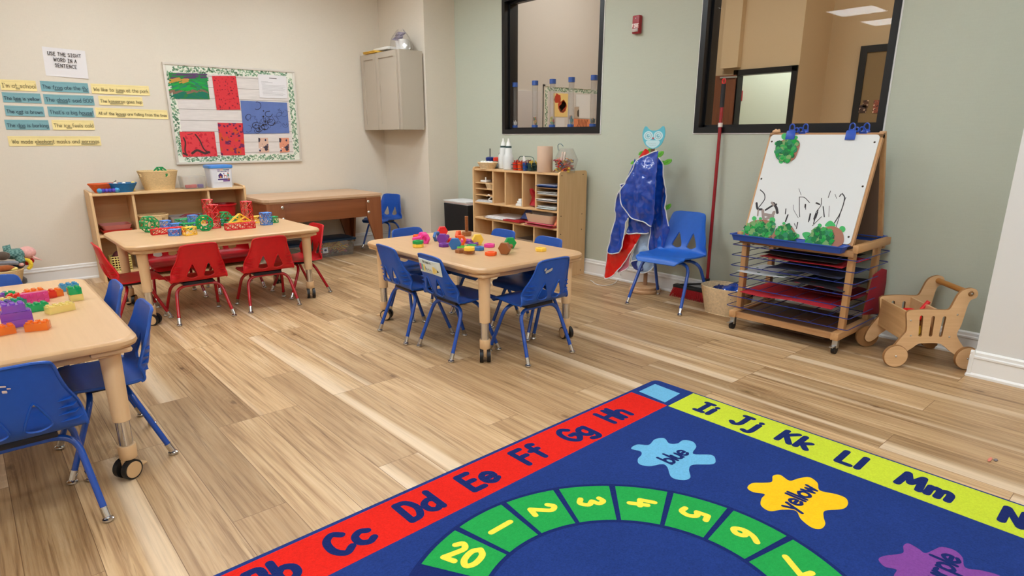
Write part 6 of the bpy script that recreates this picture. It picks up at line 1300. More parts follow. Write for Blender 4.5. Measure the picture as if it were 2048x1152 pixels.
mb = MB(); mb.loft([[(b0.x+.075*f, b0.y+r*math.cos(a), b0.z-.004+r*.8*math.sin(a)) for a in [2*PI*k/16 for k in range(16)]] for f, r in ((-1, .02), (-.8, .042), (-.2, .056), (.4, .055), (.8, .045), (1, .02))]); a1, a2 = at_b(38, 515, 6.40), at_b(45, 525, 6.38); mb.tube([a1, (a1+a2)/2, a2], [.032, .03, .024], 12); a3, a4 = at_b(22, 497, 6.5), at_b(6, 499, 6.5); mb.tube([a3, a4], [.034, .026], 12); mb.build('shirt', CHK, t, smooth=60)
q = at_b(42.5, 529, 6.375); mb = MB(); mb.ball(q, (.02, .016, .016)); mb.build('paw', PK, t)
q = at_b(5, 512, 6.36); soft([('head', FUR('plush_brown', (84, 70, 58)), [(q, (.05, .04, .035)), (q+Vector((.03, -.01, .012)), (.018, .015, .014))])], 'soft_toy', 'dark brown plush head at the picture edge in the toy basket')
q = at_b(8, 537, 6.33); soft([('body', FUR('plush_rust', (160, 84, 36)), [(q, (.07, .03, .026))])], 'soft_toy', 'rust brown plush lying at the front of the toy basket')
q = at_b(12, 527, 6.35); mb = MB(); mb.tube(catmull([q+Vector((-.08, 0, .012)), q+Vector((-.02, 0, .006)), q+Vector((.05, 0, 0)), q+Vector((.08, 0, -.012))], 4), [.016]*12+[.008], 8); tag(mb.build('soft_toy', FUR('plush_grey', (130, 132, 140))), 'grey plush arm over the rust brown toy', 'soft toy')
q = at_b(34, 530, 6.43); soft([('body', FUR('plush_navy', (28, 36, 64)), [(q, (.055, .04, .03))])], 'soft_toy', 'dark navy plush under the checked shirt')
q = at_b(54, 522, 6.50); soft([('body', M('felt_red', (190, 16, 20), .7), [(q, (.05, .04, .035))])], 'toy_ball', 'red rounded toy under the pink plush head', 'toy')
q = at_b(45, 527, 6.43); mb = MB()
for k in range(11):
    a = -2.2+3.0*k/10; c = at_b(50+12*math.cos(a), 529-10*math.sin(-a)*1.0, 6.42); mb.ball(c, (.017, .015, .014), 0, None, 8, 6)
tag(mb.build('ruffle', FUR('plush_yellow', (240, 206, 50))), 'yellow ruffled ring hanging over the toy basket rim', 'soft toy')
q = at_b(24, 538, 6.34); soft([('body', FUR('plush_cream', (236, 214, 120)), [(q, (.04, .03, .018))])], 'soft_toy', 'pale yellow plush beside the rust brown toy')
mb = MB(); mb.ball((xr-.18, 6.44, .09), (.19, .12, .08)); tag(mb.build('soft_toy', FUR('plush_dark', (60, 52, 50))), 'dark plush deep in the toy basket, seen through its handle hole', 'soft toy')
# ================================================================== alphabet rug
def carpet(name, rgb, k=.19):
    m, nt, b = newmat(name); c = lin(rgb); v = tc(nt); f = noise(nt, v, 150, 2, .75); f2 = noise(nt, v, 5, 3); f3 = noise(nt, v, 60, 2)
    col = ramp(nt, f, [(.3, sc_(c, 1-k*2.4)), (.7, sc_(c, 1+k*2.6))]); col = mixc(nt, .45, col, ramp(nt, f2, [(.3, sc_(c, 1-k)), (.7, sc_(c, 1+k))])); col = mixc(nt, .3, col, ramp(nt, f3, [(.3, sc_(c, 1-k)), (.7, sc_(c, 1+k))]))
    nt.links.new(col, b.inputs['Base Color']); b.inputs['Roughness'].default_value = .95; b.inputs['Specular IOR Level'].default_value = .1; b.inputs['Sheen Weight'].default_value = .25; b.inputs['Sheen Roughness'].default_value = .5
    b.inputs['Sheen Tint'].default_value = (*[min(1, x*2+.02) for x in c], 1); bump(nt, b, f, .9, .004); return m
RM = [carpet('pile_navy', (30, 52, 114)), carpet('pile_red', (212, 34, 24), .1), carpet('pile_lime', (188, 204, 52), .1), carpet('pile_sky', (104, 170, 208), .1), carpet('pile_green', (34, 150, 70), .1), carpet('pile_gold', (246, 186, 28), .08), carpet('pile_violet', (122, 66, 140), .1), carpet('pile_ink', (22, 36, 92), .1), carpet('pile_yellow', (246, 214, 70), .06)]
R0 = Vector((2.578, 1.803, 0)); RU = Vector((-1, -.033, 0)); RV = Vector((.004, -1, 0))
RH = .009
MR = Matrix(((RU.x, RV.x, 0, R0.x), (RU.y, RV.y, 0, R0.y), (0, 0, 1, 0), (0, 0, 0, 1)))
MRI = MR.inverted()
def rp(px, py): q = MRI @ Pz(px, py, RH); return (q.x, q.y)
RLU, RLV = 2.75, 3.7
mb = MB()
mb.loft([[(x+RLU/2, y+RLV/2, z) for x, y in rrect(RLU-2*o, RLV-2*o, .03, 4)] for o, z in ((0, .0), (0, RH-.003), (.003, RH-.0006), (.008, RH))], 0, MR)
lev = [RH]
def fp(pts, m, dz): mb.add([(x, y, RH+dz) for x, y in pts], [list(range(len(pts)))], m, MR)
BW = .228
fp([(BW+.006, .020), (RLU-BW-.006, .020), (RLU-BW-.006, BW+.004), (BW+.006, BW+.004)], 1, .0003)
fp([(.014, BW+.010), (.014, RLV-BW), (BW+.008, RLV-BW), (BW+.008, BW+.010)], 2, .0003)
sq = [rp(1310, 768), rp(1360, 787), rp(1330, 805), rp(1278, 783)]; fp(sq, 3, .0003)
# letters along the two visible bands
def rtext(s, c, size, w, xd, yd, m, dz=.0006, sp=.16):
    T = MR @ Matrix(((xd[0], yd[0], 0, c[0]), (xd[1], yd[1], 0, c[1]), (0, 0, 1, RH+dz), (0, 0, 0, 1)))
    mb.text(s, size, w, T @ TR(0, -size*.45, 0), m, sp, 'C')
for s, px, py in (('Hh', 1225, 827), ('Gg', 1150, 864), ('Ff', 1062, 907), ('Ee', 957, 955), ('Dd', 838, 1009), ('Cc', 702, 1078), ('Bb', 545, 1146)):
    rtext(s, (rp(px, py)[0], .125), .112, .027, (-1, 0), (0, -1), 7)
rtext('Aa', (RLU-.32, .125), .112, .027, (-1, 0), (0, -1), 7)
for s, px, py in (('Ii', 1421, 815), ('Jj', 1488, 851), ('Kk', 1588, 886), ('Ll', 1702, 924), ('Mm', 1849, 981), ('Nn', 2052, 1056)):
    rtext(s, (.125, rp(px, py)[1]), .108, .027, (0, 1), (-1, 0), 7)
vv = rp(2052, 1056)[1]
for k, s in enumerate(('Oo', 'Pp')): 
    if all(ch in GL for ch in s): rtext(s, (.125, vv+.36*(k+1)), .108, .027, (0, 1), (-1, 0), 7)
# number ring
rc_ = MRI @ Vector((1.155, .81, 0)); RO, RI = .648, .432; NS = 20; A0 = 102.0; ST = 18.6
def ringp(a, r): # a: world degrees
    w = Vector((1.155+r*math.cos(math.radians(a)), .81+r*math.sin(math.radians(a)), 0)); q = MRI @ w; return (q.x, q.y)
for k in range(NS):
    a1 = A0-k*ST+ST; a0 = a1-ST
    if k >= 18: break
def sect(a0, a1, r0, r1, m, dz, n=8):
    pts = [ringp(a0+(a1-a0)*i/n, r1) for i in range(n+1)]+[ringp(a1+(a0-a1)*i/n, r0) for i in range(n+1)]; fp(pts, m, dz)
for k in range(36): sect(k*10, k*10+10, RI-.010, RO+.010, 7, .0003, 4)
STEP = 360/19.4
labels = ['20', '1', '2', '3', '4', '5', '6', '7', '', '', '', '', '', '', '', '', '', '', '']
g_ = 1.0
for k in range(19):
    a1 = 120.5-k*STEP; a0 = a1-STEP; sect(a0+g_, a1-g_, RI+.004, RO-.004, 4, .0006)
    if labels[k]:
        am = math.radians((a0+a1)/2); c = ringp((a0+a1)/2, (RO+RI)/2)
        rad = Vector((math.cos(am), math.sin(am), 0)); inw = MRI.to_3x3() @ (-rad); tan = MRI.to_3x3() @ Vector((math.sin(am), -math.cos(am), 0))
        rtext(labels[k], c, .085, .021, (inw.x, inw.y), (tan.x, tan.y), 8, .0009, .2)
# colour splats
zb_ = lambda x, y: (1200+x/2.415, 740+y/2.415)
def splat(pts, m, word, cx, cy, size, w):
    o = catmull([Vector((*rp(*zb_(*p)), 0)) for p in pts], 5, True); fp([(p.x, p.y) for p in o], m, .0004)
    c = rp(*zb_(cx, cy)); rtext(word, (c[0], c[1]), size, w, (-1, 0), (0, -1), 7, .0008, .12)
splat([(150, 380), (180, 360), (235, 362), (265, 335), (310, 330), (335, 355), (375, 355), (400, 340), (445, 345), (465, 370), (450, 405), (535, 410), (557, 430), (545, 455), (450, 458), (430, 480), (436, 520), (400, 532), (345, 518), (325, 470), (300, 455), (240, 465), (190, 455), (183, 430), (200, 410), (195, 393)], 3, 'blue', 358, 415, .066, .013)
splat([(712, 570), (735, 547), (790, 545), (830, 540), (835, 512), (870, 507), (915, 535), (960, 524), (1010, 518), (1050, 545), (1062, 582), (1140, 600), (1188, 620), (1197, 650), (1170, 672), (1088, 680), (1080, 710), (1088, 745), (1065, 768), (1020, 760), (970, 720), (945, 680), (880, 675), (820, 682), (778, 655), (780, 622), (795, 600), (740, 590)], 5, 'yellow', 957, 610, .066, .013)
splat([(1345, 915), (1375, 898), (1440, 890), (1466, 880), (1465, 850), (1490, 838), (1540, 865), (1570, 885), (1610, 870), (1650, 855), (1710, 870), (1750, 905), (1765, 955), (1850, 970), (1940, 1000), (1930, 1050), (1800, 1060), (1760, 1090), (1720, 1180), (1650, 1190), (1590, 1130), (1545, 1055), (1480, 1045), (1420, 1000), (1432, 965), (1375, 950)], 6, 'purple', 1640, 965, .066, .013)
rg = mb.build('rug', RM, loc=(R0.x, R0.y, 0), smooth=30); tag(rg, 'navy alphabet rug with red and lime letter bands and a green number ring', 'rug')
mb = MB(); q = Pz(1980, 919, .003); mb.ball((q.x, q.y, .0035), (.024, .006, .0035), 0, TR(0, 0, 0)); mb.ball((q.x+.012, q.y-.016, .0035), (.012, .007, .0035), 1); tag(mb.build('debris', [M('crumb_pink', (214, 130, 110), .7), M('crumb_grey', (120, 110, 110), .7)]), 'small pink and grey scrap on the bare floor near the rug', 'scrap')
# ================================================================== on the walls
WY = BY-.0008
def wpt(px, py): return Py(px, py, BY)
def strip(corners, txt, col, label, under=(), th=.0008, colr=(70, 74, 64), name='sentence_strip', cat='sentence strip', grp='sentence strips on the back wall'):
    """corners: px of top-left, top-right, bottom-right, bottom-left"""
    c = [wpt(*p) for p in corners]; o = c[3]; xd = ((c[2]-c[3])+(c[1]-c[0])).normalized(); w = ((c[2]-c[3]).length+(c[1]-c[0]).length)/2; h = ((c[0]-c[3]).length+(c[1]-c[2]).length)/2
    T = frame((o.x, BY-.001, o.z), (xd.x, 0, xd.z), (0, 0, 1)); mb = MB()
    rn = random.Random(len(txt)*7+int(o.x*100)); cur = rn.uniform(.004, .012)
    mb.sheet(rrect(w, h, .001, 1), (), h*.45, .0005, lambda u, v: (u+w/2, v+h/2, .001+cur*max(0, -v/h-.1)*(.3+.7*abs(2*u/w)**2)), 0, T)
    for f in (.84, .5): mb.ribbon([(0.01, h*f, .0016), (w-.01, h*f, .0016)], .0011, 1, T)
    adv = 0
    for ch in txt: adv += .42 if ch == ' ' else max(p[0] for q in GL[ch] for p in q[1])+.14
    sz = min(h*.62, (w*.95)/adv); mb.text(txt, sz, .0036, T @ TR(w*.035, h*.27, .0052), 2, .14)
    # under-the-word slips
    for a, b in under: mb.add([(w*a, h*.10, .0056), (w*b, h*.10, .0056), (w*b, h*.27, .0054), (w*a, h*.27, .0054)], [(0, 1, 2, 3)], 3, T)
    ink = M('ink_%d' % colr[0], colr, .8); base = M('card_%d' % col[0], col, .8, var=.03, vs=20); ln = M('line_%d' % col[0], tuple(int(x*.8) for x in col), .8); sl = M('slip_%d' % col[0], tuple(int(x*.72) for x in col), .8)
    return tag(mb.build(name, [base, ln, ink, sl], smooth=0), label, cat, grp)
Y_, B_ = (236, 216, 152), (122, 166, 172)
z4 = lambda x, y: (x/6.0235, 150+y/6.0235)
def S(x0, y0, x1, y1, x2, y2, x3, y3, *a, **k): return strip([z4(x0, y0), z4(x1, y1), z4(x2, y2), z4(x3, y3)], *a, **k)
IY, IB = (120, 110, 78), (54, 72, 84)
S(0, 55, 430, 70, 455, 200, 18, 182, "I'm at school", Y_, "yellow sentence strip reading I'm at school", ((.4, .52),), colr=IY)
S(485, 72, 1060, 100, 1078, 222, 500, 195, 'The frog ate the fly', B_, 'blue sentence strip reading The frog ate the fly', ((.27, .42), (.87, .98)), colr=IB)
S(1090, 103, 1797, 135, 1800, 248, 1108, 222, 'We like to jump at the park', Y_, 'yellow strip reading We like to jump at the park', ((.42, .53),), colr=IY)
S(20, 208, 488, 225, 502, 345, 42, 328, 'The bee is yellow.', B_, 'blue sentence strip reading The bee is yellow', ((.3, .47),), colr=IB)
S(520, 228, 1132, 252, 1137, 365, 538, 350, 'The ghost said BOO!', B_, 'blue sentence strip reading The ghost said BOO', ((.26, .46),), colr=IB)
S(1183, 252, 1718, 268, 1722, 375, 1198, 360, 'The kangaroo goes hop', Y_, 'yellow strip reading The kangaroo goes hop', ((.24, .54),), colr=IY)
S(52, 366, 528, 382, 540, 503, 72, 490, 'The cat is brown.', B_, 'blue sentence strip reading The cat is brown', ((.32, .43),), colr=IB)
S(567, 378, 1128, 396, 1133, 510, 588, 500, "That's a big house!", B_, 'blue sentence strip reading That is a big house', ((.72, .96),), colr=IB)
S(1150, 388, 2020, 425, 2028, 530, 1160, 507, 'All of the leaves are falling from the tree', Y_, 'long yellow strip reading All of the leaves are falling from the tree', ((.28, .39),), colr=IY)
S(52, 540, 583, 545, 600, 663, 75, 658, 'The dog is barking', B_, 'blue sentence strip reading The dog is barking', ((.3, .44),), colr=IB)
S(628, 543, 1130, 548, 1147, 662, 640, 660, 'The ice feels cold', Y_, 'yellow sentence strip reading The ice feels cold', ((.32, .45),), colr=IY)
S(97, 735, 1210, 738, 1225, 848, 112, 857, 'We made elephant masks and earrings', Y_, 'lowest yellow strip reading We made elephant masks and earrings', ((.28, .46), (.77, .93)), colr=IY)
# printed heading sheet
c = [wpt(*p) for p in ((83, 93), (170, 102), (177, 158), (92, 151))]; o = c[3]; xd = (c[2]-c[3]).normalized(); w = (c[2]-c[3]).length; h = ((c[0]-c[3]).length+(c[1]-c[2]).length)/2
T = frame((o.x, BY-.001, o.z), (xd.x, 0, xd.z), (0, 0, 1)); mb = MB(); mb.sheet(rrect(w, h, .001, 1), (), .03, .0005, lambda u, v: (u+w/2, v+h/2, .002+.006*(u/w)**2+.004*math.sin(8*u)), 0, T)
for k, s in enumerate(('USE THE SIGHT', 'WORD IN A', 'SENTENCE')): mb.text(s, .0265, .0042, T @ TR(w*.5, h*(.73-.2*k), .0075), 1, .2, 'C')
tag(mb.build('printed_sheet', [M('print_paper', (222, 218, 218), .8), M('print_ink', (54, 48, 46), .8)], smooth=0), 'white printed sheet reading USE THE SIGHT WORD IN A SENTENCE', 'sign')
# ---- bulletin board
a, b_, c_, d_ = [wpt(*p) for p in ((323.4, 123.8), (586.3, 141.6), (603.6, 323.5), (352, 328.8))]
x0, x1, z0, z1 = (a.x+d_.x)/2, (b_.x+c_.x)/2, (c_.z+d_.z)/2, (a.z+b_.z)/2
bbd = thing('bulletin_board', 'framed bulletin board with ivy border and paintings', 'bulletin board', (x0, BY, z0))
fw = .022; mb = MB(); y0, y1 = BY-.022, BY
for q in ((x0, x1, z0, z0+fw), (x0, x1, z1-fw, z1), (x0, x0+fw, z0+fw, z1-fw), (x1-fw, x1, z0+fw, z1-fw)): mb.bx(q[0], q[1], y0, y1, q[2], q[3], 0, None, .003)
mb.build('frame', M('board_frame', (206, 198, 186), .45), bbd)
mb = MB(); mb.bx(x0+fw, x1-fw, BY-.012, BY-.001, z0+fw, z1-fw); nb = 9
FBB = frame((x0, BY-.0122, z0), (1, 0, 0), (0, 0, 1)); bw, bh = x1-x0, z1-z0
for k in range(1, nb): mb.ribbon([(fw, bh*k/nb, .0002), (bw-fw, bh*k/nb+.002, .0002)], .004, 1, FBB)
mb.build('backing_paper', [M('whitewash_paper', (214, 206, 200), .8, var=.06, vs=4, stretch=(2, 1, 14)), M('plank_line', (136, 128, 118), .8)], bbd, smooth=0)
IVY = [M('ivy%d' % i, c, .8) for i, c in enumerate(((226, 226, 212), (78, 126, 92), (128, 164, 128), (176, 194, 160), (58, 100, 72), (150, 178, 150)))]
mb = MB(); rr = random.Random(9)
zz_ = [0]
def border(pa, pb, inw):
    pa, pb = Vector(pa), Vector(pb); L = (pb-pa).length; d = (pb-pa)/L; n = Vector((-d.y, d.x))*inw; N = int(L/.05)
    for k in range(N+1):
        zz_[0] += 1.5e-6; p = pa+d*(L*k/N); mb.add([(p.x+.037*math.cos(t), p.y+.037*math.sin(t), .0012+zz_[0]) for t in [2*PI*i/12 for i in range(12)]], [list(range(12))], 0, FBB)
    pa, pb = pa+d*.03, pb-d*.03; L -= .06; N = int(L/.0048)
    for k in range(N):
        p = pa+d*(L*(k+rr.random())/N)+n*rr.uniform(-.027, .027); s = rr.uniform(.006, .0115); t0 = rr.uniform(0, 6); m = rr.choice((1, 1, 2, 2, 3, 4, 5)); zz_[0] += 1.5e-7; z = .0019+zz_[0]*2
        for j in range(3): cx, cy = p.x+s*.6*math.cos(t0+j*2.1), p.y+s*.6*math.sin(t0+j*2.1); mb.add([(cx+s*.55*math.cos(q), cy+s*.55*math.sin(q), z) for q in [2*PI*i/7 for i in range(7)]], [list(range(7))], m, FBB)
m_ = .05
border((m_, m_), (bw-m_, m_), 1); border((bw-m_, m_), (bw-m_, bh-m_), 1); border((bw-m_, bh-m_), (m_, bh-m_), 1); border((m_, bh-m_), (m_, m_), 1)
mb.build('ivy_border', IVY, bbd, smooth=0)
FBW = frame((x0, BY-.0155, z0), (1, 0, 0), (0, 0, 1)); FBWI = FBW.inverted()
z1f = lambda x, y: (x/3.3032, 60+y/3.3032)
def bp(x, y): q = FBWI @ Py(*z1f(x, y), BY-.0155); return (q.x, q.y)
def art(pts, mats, label, extra=None, name='painting', cat='painting'):
    P = [bp(*p) for p in pts]; mb = MB(); mb.prism(P, 0, .0012, 0, FBW)
    if extra: extra(mb)
    return tag(mb.build(name, mats, smooth=0), label, cat)
def stroke(mb, pts, w, m, z=.0014): mb.ribbon([(p.x, p.y, z) for p in catmull([Vector((*bp(*p), 0)) for p in pts], 4)], w, m, FBW)
def blobf(mb, cx, cy, r, m, rn, z=.0014):
    c = bp(cx, cy); n = 9; mb.add([(c[0]+r*rn.uniform(.7, 1.2)*math.cos(2*PI*k/n), c[1]+r*rn.uniform(.7, 1.2)*math.sin(2*PI*k/n), z) for k in range(n)], [list(range(n))], m, FBW)
def ex_green(mb):
    rn = random.Random(1)
    for k in range(150):
        x = rn.uniform(1130, 1370); f = rn.uniform(0, 1); y = 290+160*f
        if f < .2: m = 2 if 1140 < x < 1350 else 1
        elif f < .34: m = 3 if x < 1230 else 1
        elif f < .68: m = rn.choice((1, 1, 4, 4, 5))
        elif f < .78: m = 6
        else: m = 7
        sl = 0 if f < .2 else -14 if x < 1260 else 14
        stroke(mb, [(x-18, y-sl*.4), (x, y), (min(x+18, 1372), y+sl*.4)], rn.uniform(.008, .016), m, .0014+.000004*k)
art([(1113, 283), (1362, 288), (1386, 458), (1152, 454)], [M('g0', (40, 120, 60), .7), M('g1', (30, 140, 70), .7), M('g2', (86, 56, 96), .7), M('g3', (186, 140, 60), .7), M('g4', (20, 160, 60), .7), M('g5', (30, 120, 96), .7), M('g6', (130, 96, 80), .7), M('g7', (14, 108, 84), .7)], 'green landscape-like painting with a purple band, top left of the board', ex_green)
RDOT = DOTS('red_dots', (206, 46, 54), [((140, 20, 40), 34, .26), ((70, 20, 36), 26, .16), ((190, 30, 40), 40, .3)])
art([(1400, 303), (1557, 303), (1589, 526), (1432, 528)], [RDOT], 'tall red dotted painting at the upper middle of the board')
def ex_lr(mb):
    for pts, w in (([(1213, 712), (1225, 745), (1222, 790), (1230, 825)], .014), ([(1290, 690), (1310, 715), (1325, 740), (1340, 775), (1360, 800), (1385, 812)], .013), ([(1270, 815), (1300, 795), (1330, 805), (1355, 815), (1380, 806)], .022), ([(1213, 815), (1235, 826)], .018), ([(1240, 690), (1270, 686)], .006)): stroke(mb, pts, w, 1)
art([(1186, 672), (1416, 672), (1437, 834), (1208, 838)], [DOTS('red_dots2', (214, 56, 62), [((190, 26, 40), 26, .3), ((180, 20, 50), 34, .2)]), M('art_dark', (70, 44, 40), .8)], 'red painting with a dark winding line, lower left of the board', ex_lr)
art([(1437, 612), (1604, 615), (1619, 826), (1460, 829)], [DOTS('red_purple', (206, 50, 58), [((110, 30, 80), 16, .34), ((200, 70, 30), 13, .34), ((90, 24, 70), 24, .24)])], 'tall red painting with purple and orange blots, lower middle')
def ex_blue(mb):
    rn = random.Random(4)
    for k in range(34):
        cx, cy = rn.gauss(1750, 75), rn.gauss(590, 48); cx = min(1885, max(1640, cx)); cy = min(665, max(500, cy)); r = rn.uniform(8, 26); a = rn.uniform(0, 6); n = 9
        stroke(mb, [(cx+r*math.cos(a+.5*i), cy+r*math.sin(a+.5*i)) for i in range(n)], rn.uniform(.0015, .005), 1)
    for k in range(9): blobf(mb, rn.gauss(1735, 30), rn.gauss(600, 25), rn.uniform(.006, .014), 1, rn)
    for x, y in ((1690, 630), (1790, 610), (1750, 640), (1775, 555)): stroke(mb, [(x+24*math.cos(i), y+20*math.sin(i)) for i in range(6)], .006, 1)
art([(1588, 466), (1896, 480), (1912, 682), (1608, 686)], [M('blue_sugar', (92, 112, 168), .8, var=.08, vs=10), M('art_black', (36, 34, 48), .8)], 'wide blue painting with black swirls at the right of the board', ex_blue)
def ex_letter(mb):
    stroke(mb, [(1780, 318), (1825, 322)], .008, 1)
    for k, (a, b) in enumerate(((1725, 1770), (1725, 1800), (1728, 1752), (1730, 1880), (1730, 1885), (1730, 1870), (1732, 1885), (1733, 1880), (1735, 1800), (1735, 1870), (1737, 1885), (1738, 1870))): y = 338+8.2*k; stroke(mb, [(a, y), ((a+b)/2, y+(b-a)*.022), (b, y+(b-a)*.045)], .0022, 2)
art([(1703, 290), (1890, 305), (1899, 452), (1716, 448)], [M('letter_paper', (222, 218, 218), .8), M('letter_head', (110, 100, 100), .8), M('letter_grey', (150, 144, 144), .8)], 'white typed letter at the top right of the board', ex_letter, 'typed_letter', 'letter')
for k, (pts, l) in enumerate(((((1706, 712), (1770, 712), (1780, 808), (1712, 810)), 'left small photograph at the bottom right of the board'), (((1843, 712), (1908, 712), (1913, 806), (1850, 810)), 'right small photograph at the bottom right of the board'))):
    art(pts, [DOTS('photo%d' % k, ((206, 170, 150), (214, 140, 110))[k], [((60, 50, 60), 16, .32), ((226, 220, 220), 20, .26), ((40, 44, 80), 22, .22)])], l, None, 'photograph', 'photograph')
# ---- next classroom seen through window 1
nb_y = AY-.012
q0, q1 = Py(1086, 169, nb_y), Py(1245, 180, nb_y)
nx0, nz1 = q0.x, q0.z; nb2 = thing('bulletin_board', 'second bulletin board seen through the window behind the tubes', 'bulletin board', (nx0, nb_y, nz1-.95))
mb = MB(); f2 = .025; nx1, nz0 = nx0+1.3, nz1-.95
for q in ((nx0, nx1, nz0, nz0+f2), (nx0, nx1, nz1-f2, nz1), (nx0, nx0+f2, nz0, nz1), (nx1-f2, nx1, nz0, nz1)): mb.bx(q[0], q[1], nb_y-.022, nb_y, q[2], q[3])
mb.build('frame', M('board_frame'), nb2, smooth=0); mb = MB(); mb.bx(nx0, nx1, nb_y-.012, nb_y-.001, nz0, nz1); mb.build('backing_paper', M('whitewash_paper'), nb2, smooth=0)
FBB = frame((nx0, nb_y-.0125, nz0), (1, 0, 0), (0, 0, 1)); bw, bh = nx1-nx0, nz1-nz0; mb = MB(); border((m_, m_), (m_, bh-m_), 1); border((m_, bh-m_), (bw-m_, bh-m_), 1); mb.build('ivy_border', IVY, nb2, smooth=0)
FBW = frame((nx0, nb_y-.016, nz0), (1, 0, 0), (0, 0, 1)); FBWI = FBW.inverted()
z3f = lambda x, y: (1000+x/8.227, 140+y/8.227)
def bp(x, y): q = FBWI @ Py(*z3f(x, y), nb_y-.016); return (q.x, q.y)
def ex_y(mb):
    rn = random.Random(3)
    for cx, cy, r in ((950, 470, .075), (1030, 590, .09), (1045, 560, .05), (1010, 620, .05)): blobf(mb, cx, cy, r, 1, rn)
    stroke(mb, [(990, 640), (1000, 675), (1040, 685), (1065, 650)], .012, 2, .0016)
art([(880, 380), (1120, 390), (1110, 772), (885, 768)], [M('y0', (240, 206, 130), .7), M('y1', (186, 62, 30), .7), M('y2', (90, 60, 30), .7)], 'yellow painting with red blots on the board beyond the window', ex_y)
def ex_o(mb):
    for k in range(7): stroke(mb, [(1260+k*28, 945), (1290+k*22, 880), (1285+k*26, 820)], .014, 1)
art([(1215, 800), (1475, 812), (1475, 962), (1215, 962)], [M('o0', (232, 140, 96), .7), M('o1', (140, 74, 50), .7)], 'orange leaf-print painting on the board beyond the window', ex_o)
art([(1225, 610), (1298, 610), (1298, 800), (1222, 800)], [DOTS('photo3', (190, 170, 150), [((70, 60, 50), 9, .34), ((226, 200, 190), 12, .25)])], 'narrow photograph on the board beyond the window', None, 'photograph', 'photograph')
art([(915, 785), (1060, 790), (1058, 965), (915, 965)], [M('letter_paper')], 'white note under the yellow painting beyond the window', None, 'paper_note', 'note'); art([(1250, 400), (1485, 405), (1475, 800), (1305, 795), (1300, 600), (1250, 598)], [M('note_white', (226, 224, 222), .8)], 'large white letter on the board beyond the window', None, 'typed_letter', 'letter')
# sensory tubes standing on the sill behind the pane
TUBE = GLASS('tube_clear', (.97, .97, .97), 1.2, .05, .05); CAPB = M('tube_cap', (44, 84, 160), .4)
for k, (px, py, r, lab, fc) in enumerate(((1029.5, 255, .031, 'leftmost clear tube with blue caps, white bits at its foot', ((230, 230, 226), (90, 60, 60))), (1069.5, 255, .031, 'second clear tube from the left, holding bright feathers', ((226, 170, 60), (150, 50, 90), (30, 130, 70))), (1104, 255, .031, 'middle clear tube with a few coloured bits', ((90, 150, 120), (200, 190, 90), (190, 80, 90))), (1141, 255, .031, 'fourth clear tube, holding teal bits', ((80, 140, 150), (150, 100, 80))), (1185, 255, .032, 'rightmost and tallest looking clear tube with tan bits', ((200, 150, 80), (90, 110, 110))))):
    X = GX+TH-.045; q = Px(px, py, X); yy = q.y; zb = W1[2]+.042; T = TR(X, yy, zb); r = .026
    tp = [246, 215, 188, 158, 128][k]; zt = Px(px, 140+tp/8.227, X).z
    h = .455; t = thing('sensory_tube', lab, 'tube', (X, yy, zb), 0, 'clear tubes on the window sill')
    mb = MB(); mb.lathe([(r, .03), (r, h-.03), (r-.002, h-.03), (r-.002, .03)], 20, 0, T, False); mb.build('tube', TUBE, t)
    for z in (0, h-.042): mb = MB(); mb.lathe([(0, z), (r*1.18, z), (r*1.18, z+.042), (0, z+.042)], 20, 0, T); mb.build('cap', CAPB, t)
    rn = random.Random(k); mb = MB()
    for j in range(26): a, rad = rn.uniform(0, 6.28), rn.uniform(0, r*.7); mb.box((0, 0, 0), (.014, .004, .026), j % len(fc), TR(X+rad*math.cos(a), yy+rad*math.sin(a), zb+.05+rn.random()*(.03 if k in (0, 4) else .06), rn.uniform(0, 6), rn.uniform(-.5, .5)))
    stuff(mb.build('filling', [M('tf%d%d' % (k, i), c, .6) for i, c in enumerate(fc)], t))
mb = MB(); mb.bx(GX+TH, GX+TH+.12, W1[0], W1[1], W1[2]+.0, W1[2]+.03); struct(mb.build('trim_2', BLACK, loc=(GX+TH, 4.4, W1[2])))
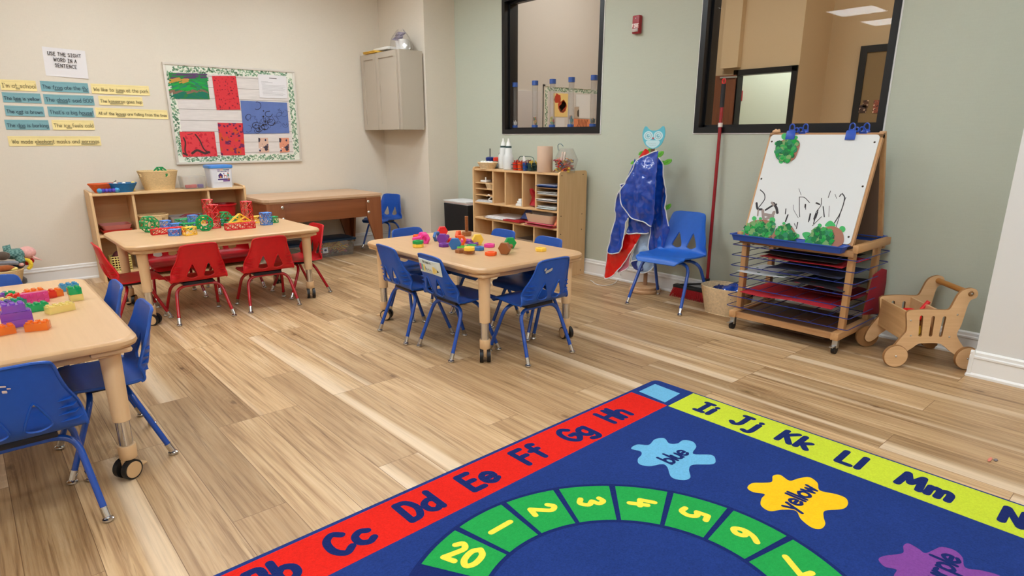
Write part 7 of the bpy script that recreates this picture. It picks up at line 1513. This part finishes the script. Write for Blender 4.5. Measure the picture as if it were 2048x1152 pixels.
mb = MB(); q = Py(1072, 178, nb_y); mb.bx(5.2, nx0-.06, nb_y-.03, nb_y-.001, 1.0, q.z-.03, 0, None, .004); tag(mb.build('pale_panel', M('pale_panel', (196, 188, 184), .5)), 'pale grey panel on the wall beyond the window, left of the board', 'panel')
# ================================================================== light and view
LAYOUT = [(x, y) for x in (-2.15, -.97, .9, 2.7) for y in (-2.2, .85, 3.9, 5.3) if not (y > 5 and x < 0)]
ROWN = ['back', 'second from back', 'third from back', 'by the wall']
for i, (x, y) in enumerate(LAYOUT): troffer(x, y, 'one of the square ceiling panels in the classroom', .6, .6)
LAMP2 = LAMP.copy(); LAMP2.name = 'added_lamp_lobby'; LAMP2.node_tree.nodes['Emission'].inputs['Strength'].default_value = LOBBY_W; LAMP2.node_tree.nodes['Emission'].inputs['Color'].default_value = (1, 1, .95, 1)  # for unseen lamps added to brighten the rooms beyond the windows
for i, (x, y) in enumerate(((6.9, .6), (6.9, 3.0))): troffer(x, y-.6, 'added out of view to brighten the lobby, ' + ('near' if i == 0 else 'far'), .6, 1.2, LAMP2, CZL)
for i, (x, y) in enumerate(((6.6, 5.2),)): troffer(x, y, 'added out of view to brighten the next classroom', .6, 1.2, LAMP2, CZL)
LAMP3 = LAMP2.copy(); LAMP3.name = 'added_lamp_hallway'; LAMP3.node_tree.nodes['Emission'].inputs['Strength'].default_value = LOBBY_W*2.0
troffer(AX+.9, dy0+.4, 'added out of view to brighten the hallway', .6, 1.2, LAMP3, CZL)  # unseen lamp added so the wall behind the open door looks bright
w = bpy.data.worlds.new('world'); SC.world = w; w.use_nodes = True; w.node_tree.nodes['Background'].inputs[0].default_value = (.8, .85, 1, 1); w.node_tree.nodes['Background'].inputs[1].default_value = .05
vs_ = SC.view_settings; vs_.view_transform = 'Standard'; vs_.look = 'None'; vs_.exposure = EXPO; vs_.gamma = 1; vs_.use_curve_mapping = False
SC.cycles.max_bounces = 10; SC.cycles.diffuse_bounces = 5; SC.cycles.glossy_bounces = 4; SC.cycles.transparent_max_bounces = 16; SC.cycles.transmission_bounces = 6
SC.cycles.use_denoising = True; SC.cycles.sample_clamp_indirect = 8; SC.cycles.caustics_reflective = False; SC.cycles.caustics_refractive = False
